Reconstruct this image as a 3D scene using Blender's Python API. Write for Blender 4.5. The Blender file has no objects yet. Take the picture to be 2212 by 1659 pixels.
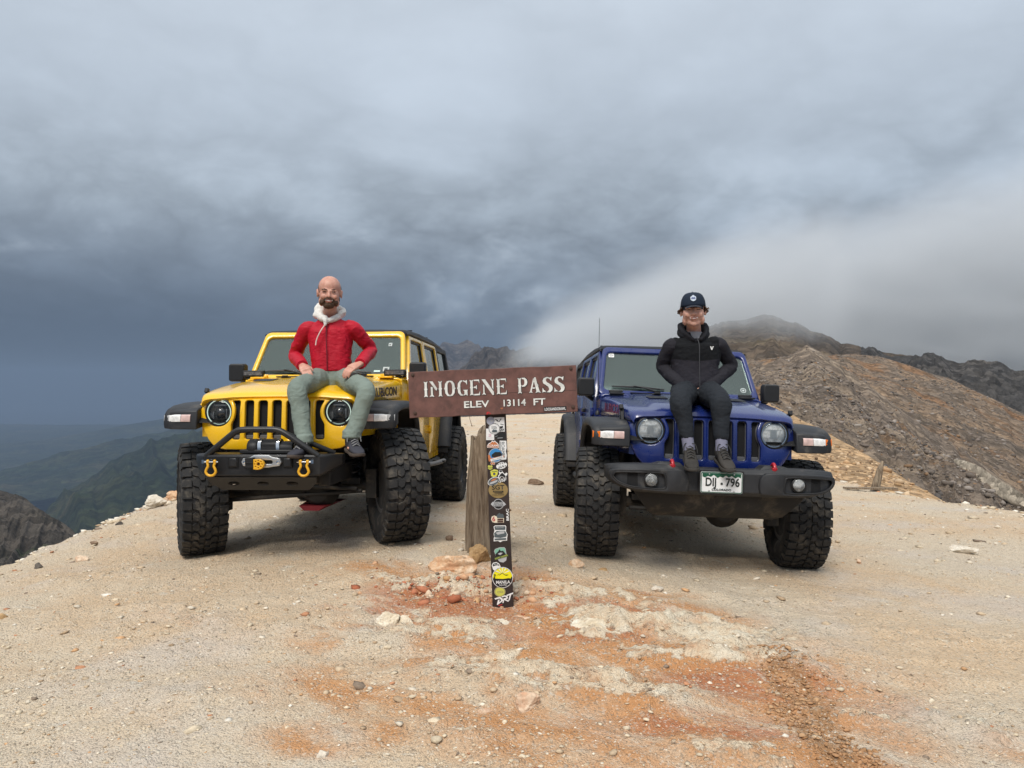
import bpy, bmesh, math, random
import numpy as np
import mathutils
import mathutils.geometry
from mathutils import Vector, Matrix, Euler
random.seed(7); RNG = np.random.default_rng(11)
R_ = math.radians
scene = bpy.context.scene
COL = scene.collection

# ------------------------------------------------------------------ camera
EYE = 1.5                      # eye height above the ground at the sign
FPX, CXD, HOR = 1609.0, 1106.0, 822.0   # focal length and horizon in photo units (2212 wide)
cam_d = bpy.data.cameras.new('camera'); cam = bpy.data.objects.new('camera', cam_d); COL.objects.link(cam)
cam_d.sensor_width = 36.0; cam_d.lens = 36.0*FPX/2212.0; cam_d.clip_start = 0.1; cam_d.clip_end = 60000
cam.location = (0, 0, EYE); cam.rotation_euler = (R_(90 - 0.267), 0, 0)
scene.camera = cam

# ------------------------------------------------------------------ render / exposure
scene.render.engine = 'CYCLES'
cy = scene.cycles
cy.use_denoising = True
try: cy.denoiser = 'OPENIMAGEDENOISE'
except Exception: pass
cy.max_bounces = 8; cy.diffuse_bounces = 3; cy.glossy_bounces = 4; cy.transmission_bounces = 6
cy.transparent_max_bounces = 12; cy.volume_bounces = 1; cy.volume_max_steps = 64; cy.caustics_reflective = False; cy.caustics_refractive = False
cy.sample_clamp_indirect = 6.0
vs = scene.view_settings
vs.view_transform = 'Standard'; vs.look = 'None'; vs.gamma = 1.0; vs.use_curve_mapping = False
vs.exposure = 0.30

SUN_EL, SUN_AZ = 52.0, 200.0     # degrees; azimuth from +Y clockwise
# ------------------------------------------------------------------ world
world = bpy.data.worlds.new('World'); scene.world = world; world.use_nodes = True
W = world.node_tree; W.nodes.clear()

class NT:
    """short-hand for building node trees"""
    def __init__(s, tree): s.t = tree; s.n = tree.nodes; s.l = tree.links
    def node(s, typ, **kw):
        n = s.n.new(typ)
        for k, v in kw.items():
            if k == 'inp':
                for kk, vv in v.items(): s.set(n, kk, vv)
            else: setattr(n, k, v)
        return n
    def set(s, n, key, val):
        sock = n.inputs[key]
        if hasattr(val, 'is_output') or isinstance(val, bpy.types.NodeSocket): s.l.new(val, sock)
        elif isinstance(val, bpy.types.Node): s.l.new(val.outputs[0], sock)
        else: sock.default_value = val
    def math(s, op, a, b=None, c=None, clamp=False):
        n = s.n.new('ShaderNodeMath'); n.operation = op; n.use_clamp = clamp
        s.set(n, 0, a)
        if b is not None: s.set(n, 1, b)
        if c is not None: s.set(n, 2, c)
        return n.outputs[0]
    def vmath(s, op, a, b=None):
        n = s.n.new('ShaderNodeVectorMath'); n.operation = op
        s.set(n, 0, a)
        if b is not None: s.set(n, 1, b)
        return n.outputs[0]
    def sep(s, v):
        n = s.n.new('ShaderNodeSeparateXYZ'); s.set(n, 0, v); return n.outputs
    def comb(s, x, y, z):
        n = s.n.new('ShaderNodeCombineXYZ'); s.set(n, 0, x); s.set(n, 1, y); s.set(n, 2, z); return n.outputs[0]
    def noise(s, vec, scale, detail=4, rough=.55, distort=0.0, dim='3D'):
        n = s.n.new('ShaderNodeTexNoise'); n.noise_dimensions = dim
        if vec is not None: s.set(n, 'Vector', vec)
        n.inputs['Scale'].default_value = scale; n.inputs['Detail'].default_value = detail
        n.inputs['Roughness'].default_value = rough; n.inputs['Distortion'].default_value = distort
        return n.outputs['Fac']
    def voro(s, vec, scale, feature='F1', rand=1.0, out='Distance'):
        n = s.n.new('ShaderNodeTexVoronoi'); n.feature = feature
        if vec is not None: s.set(n, 'Vector', vec)
        n.inputs['Scale'].default_value = scale
        if 'Randomness' in n.inputs: n.inputs['Randomness'].default_value = rand
        return n.outputs[out]
    def ramp(s, fac, stops, interp='LINEAR'):
        n = s.n.new('ShaderNodeValToRGB'); n.color_ramp.interpolation = interp
        e = n.color_ramp.elements
        while len(e) < len(stops): e.new(0.5)
        for i, (p, c) in enumerate(stops):
            e[i].position = p; e[i].color = (*c, 1) if not isinstance(c, float) else (c, c, c, 1)
        s.set(n, 0, fac); return n.outputs[0]
    def mix(s, fac, a, b, blend='MIX'):
        n = s.n.new('ShaderNodeMix'); n.data_type = 'RGBA'; n.blend_type = blend
        s.set(n, 0, fac)
        s.set(n, 6, (*a, 1) if isinstance(a, tuple) and len(a) == 3 else a)
        s.set(n, 7, (*b, 1) if isinstance(b, tuple) and len(b) == 3 else b)
        return n.outputs[2]
    def sstep(s, v, lo, hi):
        n = s.n.new('ShaderNodeMapRange'); n.interpolation_type = 'SMOOTHSTEP'
        s.set(n, 0, v); n.inputs[1].default_value = lo; n.inputs[2].default_value = hi
        n.inputs[3].default_value = 0; n.inputs[4].default_value = 1
        return n.outputs[0]

def build_world():
    N = NT(W)
    tc = N.node('ShaderNodeTexCoord'); d = tc.outputs['Generated']
    x, y, z = N.sep(d)
    zz = N.math('MAXIMUM', z, 0.0)
    den = N.math('ADD', zz, 0.42)
    px = N.math('DIVIDE', x, den); py = N.math('DIVIDE', y, den)
    p = N.comb(px, py, N.math('MULTIPLY', zz, 1.4))
    warp = N.noise(p, 1.6, 3, .5); warp2 = N.noise(N.vmath('ADD', p, (3.7, 1.1, 5.0)), 1.6, 3, .5)
    pw = N.vmath('ADD', p, N.comb(N.math('MULTIPLY', warp, 0.22), N.math('MULTIPLY', warp2, 0.22), N.math('MULTIPLY', warp, .1)))
    n1 = N.noise(pw, 1.25, 4, .50, 0.0)             # big decks
    n2 = N.noise(pw, 2.5, 6, .54, 0.15)              # billows
    n3 = N.noise(pw, 7.5, 5, .56, 0.2)              # torn edges
    base = N.ramp(zz, [(0.0, (.118, .157, .215)), (.05, (.150, .194, .254)), (.12, (.252, .306, .374)), (.22, (.375, .437, .508)),
                       (.34, (.445, .508, .585)), (.48, (.510, .572, .648)), (.75, (.73, .79, .86)), (1.0, (.95, 1.0, 1.05))])
    # the storm thickens towards the west (left), low down
    wst = N.math('MULTIPLY', N.sstep(N.math('MULTIPLY', x, -1.0), -0.15, 0.45), N.math('SUBTRACT', 1.0, N.sstep(zz, 0.03, 0.25)))
    base = N.mix(N.math('MULTIPLY', wst, 0.95), base, (.076, .104, .146))
    # billows: strongest in the middle band of the deck, lost in the rain to the west
    band = N.math('MULTIPLY', N.sstep(zz, 0.01, 0.10), N.math('SUBTRACT', 1.0, N.math('MULTIPLY', N.sstep(zz, 0.16, 0.38), 0.74)))
    band = N.math('MULTIPLY', band, N.math('SUBTRACT', 1.0, N.math('MULTIPLY', wst, .65)))
    c1 = N.math('MULTIPLY', N.math('SUBTRACT', n1, 0.5), .95)
    c2 = N.math('MULTIPLY', N.math('SUBTRACT', N.math('SUBTRACT', 1.0, N.math('ABSOLUTE', N.math('SUBTRACT', N.math('MULTIPLY', n2, 2.0), 1.0))), 0.80), -1.05)
    c3 = N.math('MULTIPLY', N.math('SUBTRACT', N.math('SUBTRACT', 1.0, N.math('ABSOLUTE', N.math('SUBTRACT', N.math('MULTIPLY', n3, 2.0), 1.0))), 0.78), -.30)
    lum = N.math('ADD', 1.0, N.math('MULTIPLY', N.math('ADD', N.math('ADD', c1, c2), c3), band))
    lum = N.math('MAXIMUM', lum, 0.60)
    cl = N.mix(1.0, base, N.comb(lum, lum, lum), 'MULTIPLY')
    # pale torn edges of cloud
    hi = N.math('MULTIPLY', N.sstep(N.math('ADD', N.math('MULTIPLY', n2, .6), N.math('MULTIPLY', n3, .4)), .54, .68), N.math('MULTIPLY', band, .38))
    cl = N.mix(hi, cl, (.47, .53, .60))
    # a little blue sky light through the thin deck
    sky = N.node('ShaderNodeTexSky', sky_type='NISHITA'); sky.sun_disc = False
    sky.sun_elevation = R_(SUN_EL); sky.sun_rotation = R_(SUN_AZ); sky.altitude = 3900
    skyb = N.mix(1.0, sky.outputs[0], (.05, .05, .05), 'MULTIPLY')
    col = N.mix(0.97, skyb, cl)
    bg = N.node('ShaderNodeBackground'); N.set(bg, 0, col); bg.inputs[1].default_value = 1.0
    out = N.node('ShaderNodeOutputWorld'); N.set(out, 0, bg.outputs[0])
build_world()

# ------------------------------------------------------------------ sun (behind the overcast)
sun_d = bpy.data.lights.new('sun', 'SUN'); sun_d.energy = 2.6; sun_d.angle = R_(24); sun_d.color = (1.0, .95, .88)
sun = bpy.data.objects.new('sun', sun_d); COL.objects.link(sun); sun.location = (0, 0, 40)
_e, _a = R_(SUN_EL), R_(SUN_AZ)
sdir = Vector((math.cos(_e)*math.sin(_a), math.cos(_e)*math.cos(_a), math.sin(_e)))
sun.rotation_euler = sdir.to_track_quat('Z', 'Y').to_euler()

# ------------------------------------------------------------------ helpers
def at(xd, yd, Y):
    """a point of the place seen at photo position (xd, yd), Y metres ahead"""
    return Vector(((xd-CXD)/FPX*Y, Y, EYE-(yd-HOR)/FPX*Y))

# value noise in numpy
def _hash(ix, iy, iz):
    h = (ix.astype(np.int64)*374761393 + iy.astype(np.int64)*668265263 + iz.astype(np.int64)*2147483647) & 0xffffffff
    h = ((h ^ (h >> 13))*1274126177) & 0xffffffff
    h = (h ^ (h >> 16)) & 0xffff
    return h/65535.0*2-1
def vnoise(x, y, z):
    x = np.asarray(x, float); y = np.asarray(y, float)+np.zeros_like(x); z = np.asarray(z, float)+np.zeros_like(x)
    ix, iy, iz = np.floor(x), np.floor(y), np.floor(z)
    fx, fy, fz = x-ix, y-iy, z-iz
    u = fx*fx*fx*(fx*(fx*6-15)+10); v = fy*fy*fy*(fy*(fy*6-15)+10); w = fz*fz*fz*(fz*(fz*6-15)+10)
    r = 0
    for dx in (0, 1):
        for dy in (0, 1):
            for dz in (0, 1):
                r = r + _hash(ix+dx, iy+dy, iz+dz)*(u if dx else 1-u)*(v if dy else 1-v)*(w if dz else 1-w)
    return r
def fbm(x, y, z=0.0, oct=5, gain=.5, lac=2.03, ridge=False):
    a, s, t = 1.0, 0, 0
    x = np.asarray(x, float); y = np.asarray(y, float); z = np.asarray(z, float)
    for i in range(oct):
        n = vnoise(x, y, z+i*17.3)
        if ridge: n = 1-2*np.abs(n)
        s = s + a*n; t += a; a *= gain; x = x*lac; y = y*lac; z = z*lac
    return s/t

def new_mesh(name, verts, faces, smooth=True, angle=None):
    me = bpy.data.meshes.new(name)
    me.from_pydata([tuple(v) for v in verts], [], faces)
    me.update()
    if smooth:
        me.polygons.foreach_set('use_smooth', [True]*len(me.polygons))
        if angle is not None:
            try: me.set_sharp_from_angle(angle=R_(angle))
            except Exception: pass
    return me
def grid_mesh(name, P):
    """P: (nu, nv, 3) array -> mesh, fast"""
    nu, nv = P.shape[:2]
    me = bpy.data.meshes.new(name)
    idx = np.arange(nu*nv).reshape(nu, nv)
    q = np.stack([idx[:-1, :-1], idx[1:, :-1], idx[1:, 1:], idx[:-1, 1:]], -1).reshape(-1, 4)
    me.vertices.add(nu*nv); me.vertices.foreach_set('co', P.reshape(-1).astype(np.float32))
    me.loops.add(q.size); me.loops.foreach_set('vertex_index', q.reshape(-1).astype(np.int32))
    me.polygons.add(len(q)); me.polygons.foreach_set('loop_start', np.arange(0, q.size, 4, dtype=np.int32))
    me.polygons.foreach_set('loop_total', np.full(len(q), 4, np.int32))
    me.polygons.foreach_set('use_smooth', np.ones(len(q), bool))
    me.update(calc_edges=True); me.validate()
    return me
def link(name, me, mat=None, parent=None, loc=None, rot=None):
    o = bpy.data.objects.new(name, me); COL.objects.link(o)
    if mat is not None and me is not None:
        for m in (mat if isinstance(mat, (list, tuple)) else [mat]): me.materials.append(m)
    if parent is not None: o.parent = parent
    if loc is not None: o.location = loc
    if rot is not None: o.rotation_euler = rot
    return o
def empty(name, loc=(0, 0, 0), parent=None):
    o = bpy.data.objects.new(name, None); COL.objects.link(o); o.location = loc; o.empty_display_size = .1
    if parent is not None: o.parent = parent
    return o
def tag(o, label=None, cat=None, group=None, kind=None):
    if label: o['label'] = label
    if cat: o['category'] = cat
    if group: o['group'] = group
    if kind: o['kind'] = kind
    return o

class MB:
    """mesh builder: collects verts and faces"""
    def __init__(s): s.v = []; s.f = []; s.mi = []
    def add(s, verts, faces, mi=0):
        b = len(s.v); s.v += [tuple(p) for p in verts]
        s.f += [tuple(b+i for i in f) for f in faces]; s.mi += [mi]*len(faces)
        return s
    def xform(s, M):
        s.v = [tuple(M @ Vector(p)) for p in s.v]; return s
    def merge(s, o, M=None, mi=None):
        s.add([(M @ Vector(p)) if M else p for p in o.v], o.f)
        s.mi[-len(o.f):] = o.mi if mi is None else [mi]*len(o.f)
        return s
    def mirror_x(s):
        m = MB(); m.v = [(-x, y, z) for x, y, z in s.v]; m.f = [tuple(reversed(f)) for f in s.f]; m.mi = list(s.mi); return m
    def box(s, c, d, rot=None, mi=0):
        hx, hy, hz = d[0]/2, d[1]/2, d[2]/2
        v = [Vector((sx*hx, sy*hy, sz*hz)) for sz in (-1, 1) for sy in (-1, 1) for sx in (-1, 1)]
        if rot is not None:
            E = Euler(rot).to_matrix(); v = [E @ p for p in v]
        v = [p+Vector(c) for p in v]
        return s.add(v, [(0, 2, 3, 1), (4, 5, 7, 6), (0, 1, 5, 4), (2, 6, 7, 3), (0, 4, 6, 2), (1, 3, 7, 5)], mi)
    def prism(s, poly, axis, a, b, mi=0):
        """poly: list of 2D points; axis 'x','y','z': extruded from a to b along it"""
        def P(p, t):
            return {'x': (t, p[0], p[1]), 'y': (p[0], t, p[1]), 'z': (p[0], p[1], t)}[axis]
        n = len(poly); v = [P(p, a) for p in poly]+[P(p, b) for p in poly]
        f = [tuple(range(n)), tuple(reversed(range(n, 2*n)))]+[(i, i+n, (i+1) % n+n, (i+1) % n) for i in range(n)]
        ar = sum(poly[i][0]*poly[(i+1) % n][1]-poly[(i+1) % n][0]*poly[i][1] for i in range(n))
        flip = (ar > 0) == (b > a)
        if axis == 'y': flip = not flip
        if not flip: f = [tuple(reversed(q)) for q in f]
        return s.add(v, f, mi)
    def loft(s, rings, closed=True, cap=True, mi=0):
        n = len(rings[0]); v = [p for r in rings for p in r]; f = []
        m = n if closed else n-1
        for i in range(len(rings)-1):
            for j in range(m):
                a = i*n+j; b = i*n+(j+1) % n
                f.append((a, b, b+n, a+n))
        if cap and closed:
            f.append(tuple(reversed(range(n)))); f.append(tuple(range((len(rings)-1)*n, len(rings)*n)))
        return s.add(v, f, mi)
    def tube(s, path, r, n=10, cap=True, mi=0, closed=False):
        path = [Vector(p) for p in path]; k = len(path)
        rs = r if isinstance(r, (list, tuple)) else [r]*k
        rings = []; up = None
        for i, p in enumerate(path):
            if closed: t = path[(i+1) % k]-path[i-1]
            else: t = path[min(i+1, k-1)]-path[max(i-1, 0)]
            t.normalize()
            if up is None:
                up = Vector((0, 0, 1)) if abs(t.z) < .9 else Vector((1, 0, 0))
            a = t.cross(up); a.normalize(); b = a.cross(t); b.normalize(); up = b
            rings.append([p+(a*math.cos(2*math.pi*j/n)+b*math.sin(2*math.pi*j/n))*rs[i] for j in range(n)])
        if closed: rings.append(rings[0]); cap = False
        return s.loft(rings, True, cap, mi)
    def lathe(s, prof, n=32, axis='y', mi=0, closed=False, off=(0, 0, 0)):
        """prof: list of (radius, t) ; revolved about axis"""
        rings = []
        for r, t in prof:
            ring = []
            for j in range(n):
                c, q = r*math.cos(2*math.pi*j/n), r*math.sin(2*math.pi*j/n)
                p = {'x': (t, c, q), 'y': (c, t, -q), 'z': (c, q, t)}[axis]
                ring.append((p[0]+off[0], p[1]+off[1], p[2]+off[2]))
            rings.append(ring)
        if closed: rings.append(rings[0])
        return s.loft(rings, True, not closed, mi)
    def sphere(s, c, r, n=16, m=10, mi=0):
        rx, ry, rz = r if isinstance(r, (tuple, list)) else (r, r, r)
        rings = []
        for i in range(1, m):
            t = math.pi*i/m
            rings.append([(c[0]+rx*math.sin(t)*math.cos(2*math.pi*j/n), c[1]+ry*math.sin(t)*math.sin(2*math.pi*j/n), c[2]-rz*math.cos(t)) for j in range(n)])
        return s.loft(rings, True, True, mi)
    def mesh(s, name='m', smooth=True, angle=40):
        me = new_mesh(name, s.v, s.f, smooth, None)
        bm = bmesh.new(); bm.from_mesh(me); bmesh.ops.recalc_face_normals(bm, faces=bm.faces); bm.to_mesh(me); bm.free()
        if any(s.mi): me.polygons.foreach_set('material_index', s.mi)
        if smooth and angle is not None: me.set_sharp_from_angle(angle=R_(angle))
        return me
    def build(s, name, mat, parent=None, loc=None, bevel=0, seg=2, smooth=True, angle=40, sub=0):
        o = link(name, s.mesh(name, smooth, angle), mat, parent, loc)
        if sub:
            m = o.modifiers.new('sub', 'SUBSURF'); m.levels = sub; m.render_levels = sub
        if bevel:
            m = o.modifiers.new('bev', 'BEVEL'); m.width = bevel; m.segments = seg; m.limit_method = 'ANGLE'; m.angle_limit = R_(35); m.harden_normals = False
        return o

def rrect(x0, y0, x1, y1, r, n=5):
    """rounded rectangle, counter-clockwise; r scalar or 4 radii (bl, br, tr, tl)"""
    rs = r if isinstance(r, (tuple, list)) else (r,)*4
    pts = []
    for (cx, cy_, a0, rr) in ((x0+rs[0], y0+rs[0], 180, rs[0]), (x1-rs[1], y0+rs[1], 270, rs[1]), (x1-rs[2], y1-rs[2], 0, rs[2]), (x0+rs[3], y1-rs[3], 90, rs[3])):
        for k in range(n+1):
            a = R_(a0+90*k/n); pts.append((cx+rr*math.cos(a), cy_+rr*math.sin(a)))
    return pts
def circ(cx, cy_, r, n=28, ry=None):
    return [(cx+r*math.cos(2*math.pi*k/n), cy_+(ry or r)*math.sin(2*math.pi*k/n)) for k in range(n)]
def _area(p): return sum(p[i][0]*p[(i+1) % len(p)][1]-p[(i+1) % len(p)][0]*p[i][1] for i in range(len(p)))/2
def _inset(p, d):
    """move a loop d to its left (inwards for counter-clockwise)"""
    n = len(p); out = []
    for i in range(n):
        a, b, c = p[i-1], p[i], p[(i+1) % n]
        e1 = (b[0]-a[0], b[1]-a[1]); e2 = (c[0]-b[0], c[1]-b[1]); l1 = math.hypot(*e1) or 1e-9; l2 = math.hypot(*e2) or 1e-9
        nx, ny = -(e1[1]/l1+e2[1]/l2), (e1[0]/l1+e2[0]/l2); l = math.hypot(nx, ny) or 1e-9
        k = min(1.6, 2/max(l, .6)); out.append((b[0]+nx/l*d*k, b[1]+ny/l*d*k))
    return out
def _inside(px, py, loops):
    c = False
    for p in loops:
        x1, y1 = p[-1]
        for x2, y2 in p:
            if (y1 > py) != (y2 > py) and px < (x2-x1)*(py-y1)/(y2-y1)+x1: c = not c
            x1, y1 = x2, y2
    return c
def plate(outer, holes=(), thick=.02, bevel=0.0, res=1):
    """flat plate with holes in the XY plane, centred on z=0 (mesh); constrained triangulation, chamfered front edge"""
    outers = outer if isinstance(outer[0][0], (tuple, list)) else [outer]
    loops = []
    for p in outers:
        p = [tuple(map(float, q)) for q in p]; loops.append(p if _area(p) > 0 else p[::-1])
    for p in holes:
        p = [tuple(map(float, q)) for q in p]; loops.append(p if _area(p) < 0 else p[::-1])
    inner = [_inset(p, bevel) if bevel else p for p in loops]
    pts = [Vector(q) for p in inner for q in p]; edges = []; b0 = 0
    for p in inner:
        n = len(p); edges += [(b0+i, b0+(i+1) % n) for i in range(n)]; b0 += n
    V, E_, F, ov, oe, of = mathutils.geometry.delaunay_2d_cdt(pts, edges, [], 0, 1e-7)
    z1, z0 = thick/2, -thick/2
    verts = [(v.x, v.y, z1) for v in V]; faces = []
    for f in F:
        cx = sum(V[i].x for i in f)/len(f); cy_ = sum(V[i].y for i in f)/len(f)
        if _inside(cx, cy_, inner):
            a = _area([(V[i].x, V[i].y) for i in f]); faces.append(tuple(f) if a > 0 else tuple(reversed(f)))
    nf = len(faces); nb = len(verts)
    if thick > .0015:
        steps = max(1, res) if bevel else 0
        for p, q in zip(loops, inner):
            n = len(p); rings = []
            for k in range(steps+1) if bevel else [0]:
                t = (k/steps)*math.pi/2 if bevel else 0
                ins = bevel*(1-math.sin(t)); zz = z1-bevel*(1-math.cos(t))
                rings.append([(a[0]+(b[0]-a[0])*(ins/bevel if bevel else 0), a[1]+(b[1]-a[1])*(ins/bevel if bevel else 0), zz) for a, b in zip(p, q)])
            rings.append([(a[0], a[1], z0) for a in p])
            base = len(verts); verts += [v for r in rings for v in r]
            for k in range(len(rings)-1):
                for i in range(n):
                    a = base+k*n+i; b = base+k*n+(i+1) % n; faces.append((a, a+n, b+n, b))
        o = len(verts); verts += [(v.x, v.y, z0) for v in V]
        faces += [tuple(o+i for i in reversed(f)) for f in faces[:nf]]
    me = bpy.data.meshes.new('plate'); me.from_pydata(verts, [], faces)
    bm = bmesh.new(); bm.from_mesh(me); bmesh.ops.remove_doubles(bm, verts=bm.verts, dist=1e-6); bm.to_mesh(me); bm.free(); me.update()
    return me
def text_mesh(txt, size=1.0, extrude=0.0, align='CENTER', bold=0.0, space=1.0):
    cu = bpy.data.curves.new('tmp', 'FONT'); cu.body = txt; cu.size = size; cu.extrude = extrude
    cu.align_x = align; cu.align_y = 'CENTER'; cu.offset = bold; cu.space_character = space; cu.resolution_u = 3
    ob = bpy.data.objects.new('tmp', cu); me = bpy.data.meshes.new_from_object(ob)
    bpy.data.objects.remove(ob); bpy.data.curves.remove(cu)
    return me
def map_mesh(me, fn, smooth=False, angle=35):
    for v in me.vertices: v.co = fn(v.co)
    me.update()
    if smooth:
        me.polygons.foreach_set('use_smooth', [True]*len(me.polygons)); me.set_sharp_from_angle(angle=R_(angle))
    return me
def smooth_path(pts, n=6, closed=False):
    """Catmull-Rom through points"""
    P = [Vector(p) for p in pts]; k = len(P); out = []
    rng = range(k if closed else k-1)
    for i in rng:
        if closed: p0, p1, p2, p3 = P[i-1], P[i], P[(i+1) % k], P[(i+2) % k]
        else: p0, p1, p2, p3 = P[max(i-1, 0)], P[i], P[i+1], P[min(i+2, k-1)]
        for j in range(n):
            t = j/n
            out.append(.5*((2*p1)+(p2-p0)*t+(2*p0-5*p1+4*p2-p3)*t*t+(3*p1-p0-3*p2+p3)*t**3))
    if not closed: out.append(P[-1])
    return out

# ------------------------------------------------------------------ materials
MATS = {}
def material(name, col=(.5, .5, .5), rough=.5, metal=0.0, spec=.5, coat=0.0, var=0.0, vscale=8.0, bump=0.0, bscale=40.0, bdetail=4,
             trans=0.0, emit=None, estr=0.0, dirt=None, dirt_amt=0.0, dirt_scale=5.0, rvar=0.0, sheen=0.0, alpha=1.0, ior=1.45, coord='Object'):
    if name in MATS: return MATS[name]
    m = bpy.data.materials.new(name); m.use_nodes = True; N = NT(m.node_tree)
    b = m.node_tree.nodes['Principled BSDF']
    b.inputs['Base Color'].default_value = (*col, 1); b.inputs['Roughness'].default_value = rough
    b.inputs['Metallic'].default_value = metal; b.inputs['Specular IOR Level'].default_value = spec
    b.inputs['Coat Weight'].default_value = coat; b.inputs['Coat Roughness'].default_value = .06
    b.inputs['Transmission Weight'].default_value = trans; b.inputs['IOR'].default_value = ior
    b.inputs['Sheen Weight'].default_value = sheen; b.inputs['Alpha'].default_value = alpha
    if emit: b.inputs['Emission Color'].default_value = (*emit, 1); b.inputs['Emission Strength'].default_value = estr
    tc = N.node('ShaderNodeTexCoord').outputs[coord]
    c = None
    if var:
        f = N.noise(tc, vscale, 5, .6)
        lo = tuple(x*(1-var) for x in col); hi = tuple(min(1, x*(1+var)) for x in col)
        c = N.ramp(f, [(.3, lo), (.7, hi)])
    if dirt is not None:
        f = N.noise(tc, dirt_scale, 8, .68, .4)
        f = N.sstep(f, .62-.3*dirt_amt, .82-.25*dirt_amt)
        f = N.math('MULTIPLY', f, min(1, dirt_amt*1.4))
        c = N.mix(f, c if c is not None else (*col, 1), dirt)
        r = N.math('ADD', rough, N.math('MULTIPLY', f, max(0, .85-rough)))
        N.set(b, 'Roughness', r)
    elif rvar:
        f = N.noise(tc, vscale*1.7, 5, .6)
        N.set(b, 'Roughness', N.math('ADD', rough-rvar/2, N.math('MULTIPLY', f, rvar)))
    if c is not None: N.set(b, 'Base Color', c)
    if bump:
        h = N.noise(tc, bscale, bdetail, .6)
        bn = N.node('ShaderNodeBump'); bn.inputs['Strength'].default_value = 1.0; bn.inputs['Distance'].default_value = bump
        N.set(bn, 'Height', h); N.set(b, 'Normal', bn.outputs[0])
    MATS[name] = m
    return m
# ================================================================== the land
def rbf_fit(P, V, smooth=1e-3):
    P = np.array(P, float); V = np.array(V, float); n = len(P)
    d = np.linalg.norm(P[:, None]-P[None], axis=-1)
    A = np.zeros((n+3, n+3)); A[:n, :n] = d+smooth*np.eye(n)
    A[:n, n] = 1; A[:n, n+1:] = P; A[n, :n] = 1; A[n+1:, :n] = P.T
    w = np.linalg.solve(A, np.concatenate([V, np.zeros(3)]))
    def f(x, y):
        x = np.asarray(x, float); y = np.asarray(y, float); r = w[n]+w[n+1]*x+w[n+2]*y
        for i in range(n): r = r+w[i]*np.sqrt((x-P[i, 0])**2+(y-P[i, 1])**2)
        return r
    return f
GCP = [(-.065, 4.93, .0), (-.25, 5.75, .19), (-2.6, 6.15, .055), (-1.0, 6.2, .175), (.68, 6.1, .06), (2.33, 6.1, -.035), (-.95, 9.3, .05), (-2.55, 9.3, .03),
       (.68, 9.2, -.05), (2.3, 9.2, -.11), (0, 3, 0), (-2, 3, .0), (2, 3, -.03), (0, 0, 0), (-3, -3, 0), (3, -3, 0), (-4.6, 6.7, -.08), (-4.6, 10, -.07), (-4.4, 4.2, -.06),
       (5, 6.0, -.1), (6.4, 9.2, -.16), (5.7, 13, -.34), (6.4, 6.5, -.15), (4.5, 3, -.06), (0, 20, -.0), (0, 34, -.02), (-4.5, 20, -.1), (6, 22, -.1), (3, 34, .05), (-8, 34, -.4), (9, 34, 0),
       (-.9, 4.9, .05), (.9, 4.9, .0), (.3, 5.5, .1), (0, 4.2, .0)]
_gf = rbf_fit([(a, b) for a, b, c in GCP], [c for a, b, c in GCP])
def smax0(d, k): return k*np.logaddexp(0, np.asarray(d)/k)
def ground_base(x, y):
    x = np.asarray(x, float); y = np.asarray(y, float)
    z = _gf(x, y)
    wob = .22*vnoise(x*0+3.3, y*.55, 1.7)+.10*vnoise(x*0+1.3, y*1.9, 4.1)
    le = -4.75+wob-.0*y; z = z-.95*smax0(le-x, .16)
    wr = .25*vnoise(x*0+8.3, y*.5, 2.7)+.10*vnoise(x*0+5.1, y*1.8, 6.1)
    re = 6.5+wr+np.clip((9-y)*.12, 0, 2)-.12*np.clip(y-10, 0, 8); z = z-.62*smax0(x-re, .2)
    z = z-.5*smax0(y-35, .6)
    return z
BED = ((.75, 4.45, .85, .30, .075), (1.05, 3.95, .55, .17, .055), (.05, 3.72, .50, .27, .055), (-.55, 4.35, .60, .26, .05), (.58, 3.55, .34, .16, .045), (-.40, 5.08, .60, .28, .085), (.48, 5.02, .55, .2, .045), (1.0, 2.95, .5, .13, .04),
       (1.6, 3.3, .35, .12, .035), (2.6, 4.4, .9, .3, .03), (-2.2, 4.6, .7, .35, .03), (-1.6, 3.5, .5, .2, .025), (2.3, 3.2, .6, .14, .03), (-.25, 3.1, .4, .15, .03), (-3.0, 5.6, .8, .3, .03))
def bedrock(x, y):
    r = fbm(x*2.7+y*.9, y*4.4-x*.6, 6.6, 6, .62, ridge=True); r2 = fbm(x*9+2, y*13, 1.2, 3, .6, ridge=True); z = 0
    keep = 1-np.exp(-((x+.06)/.32)**2-((y-4.84)/.27)**2)
    for cx, cy, rx, ry, h in BED:
        u = ((x-cx)+.5*(y-cy))/rx; v = ((y-cy)+.12*(x-cx))/ry
        z = z+h*np.exp(-(u*u+v*v))*np.clip(.30+1.35*r+.35*r2, -.15, 1.5)
    return z*keep
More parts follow.
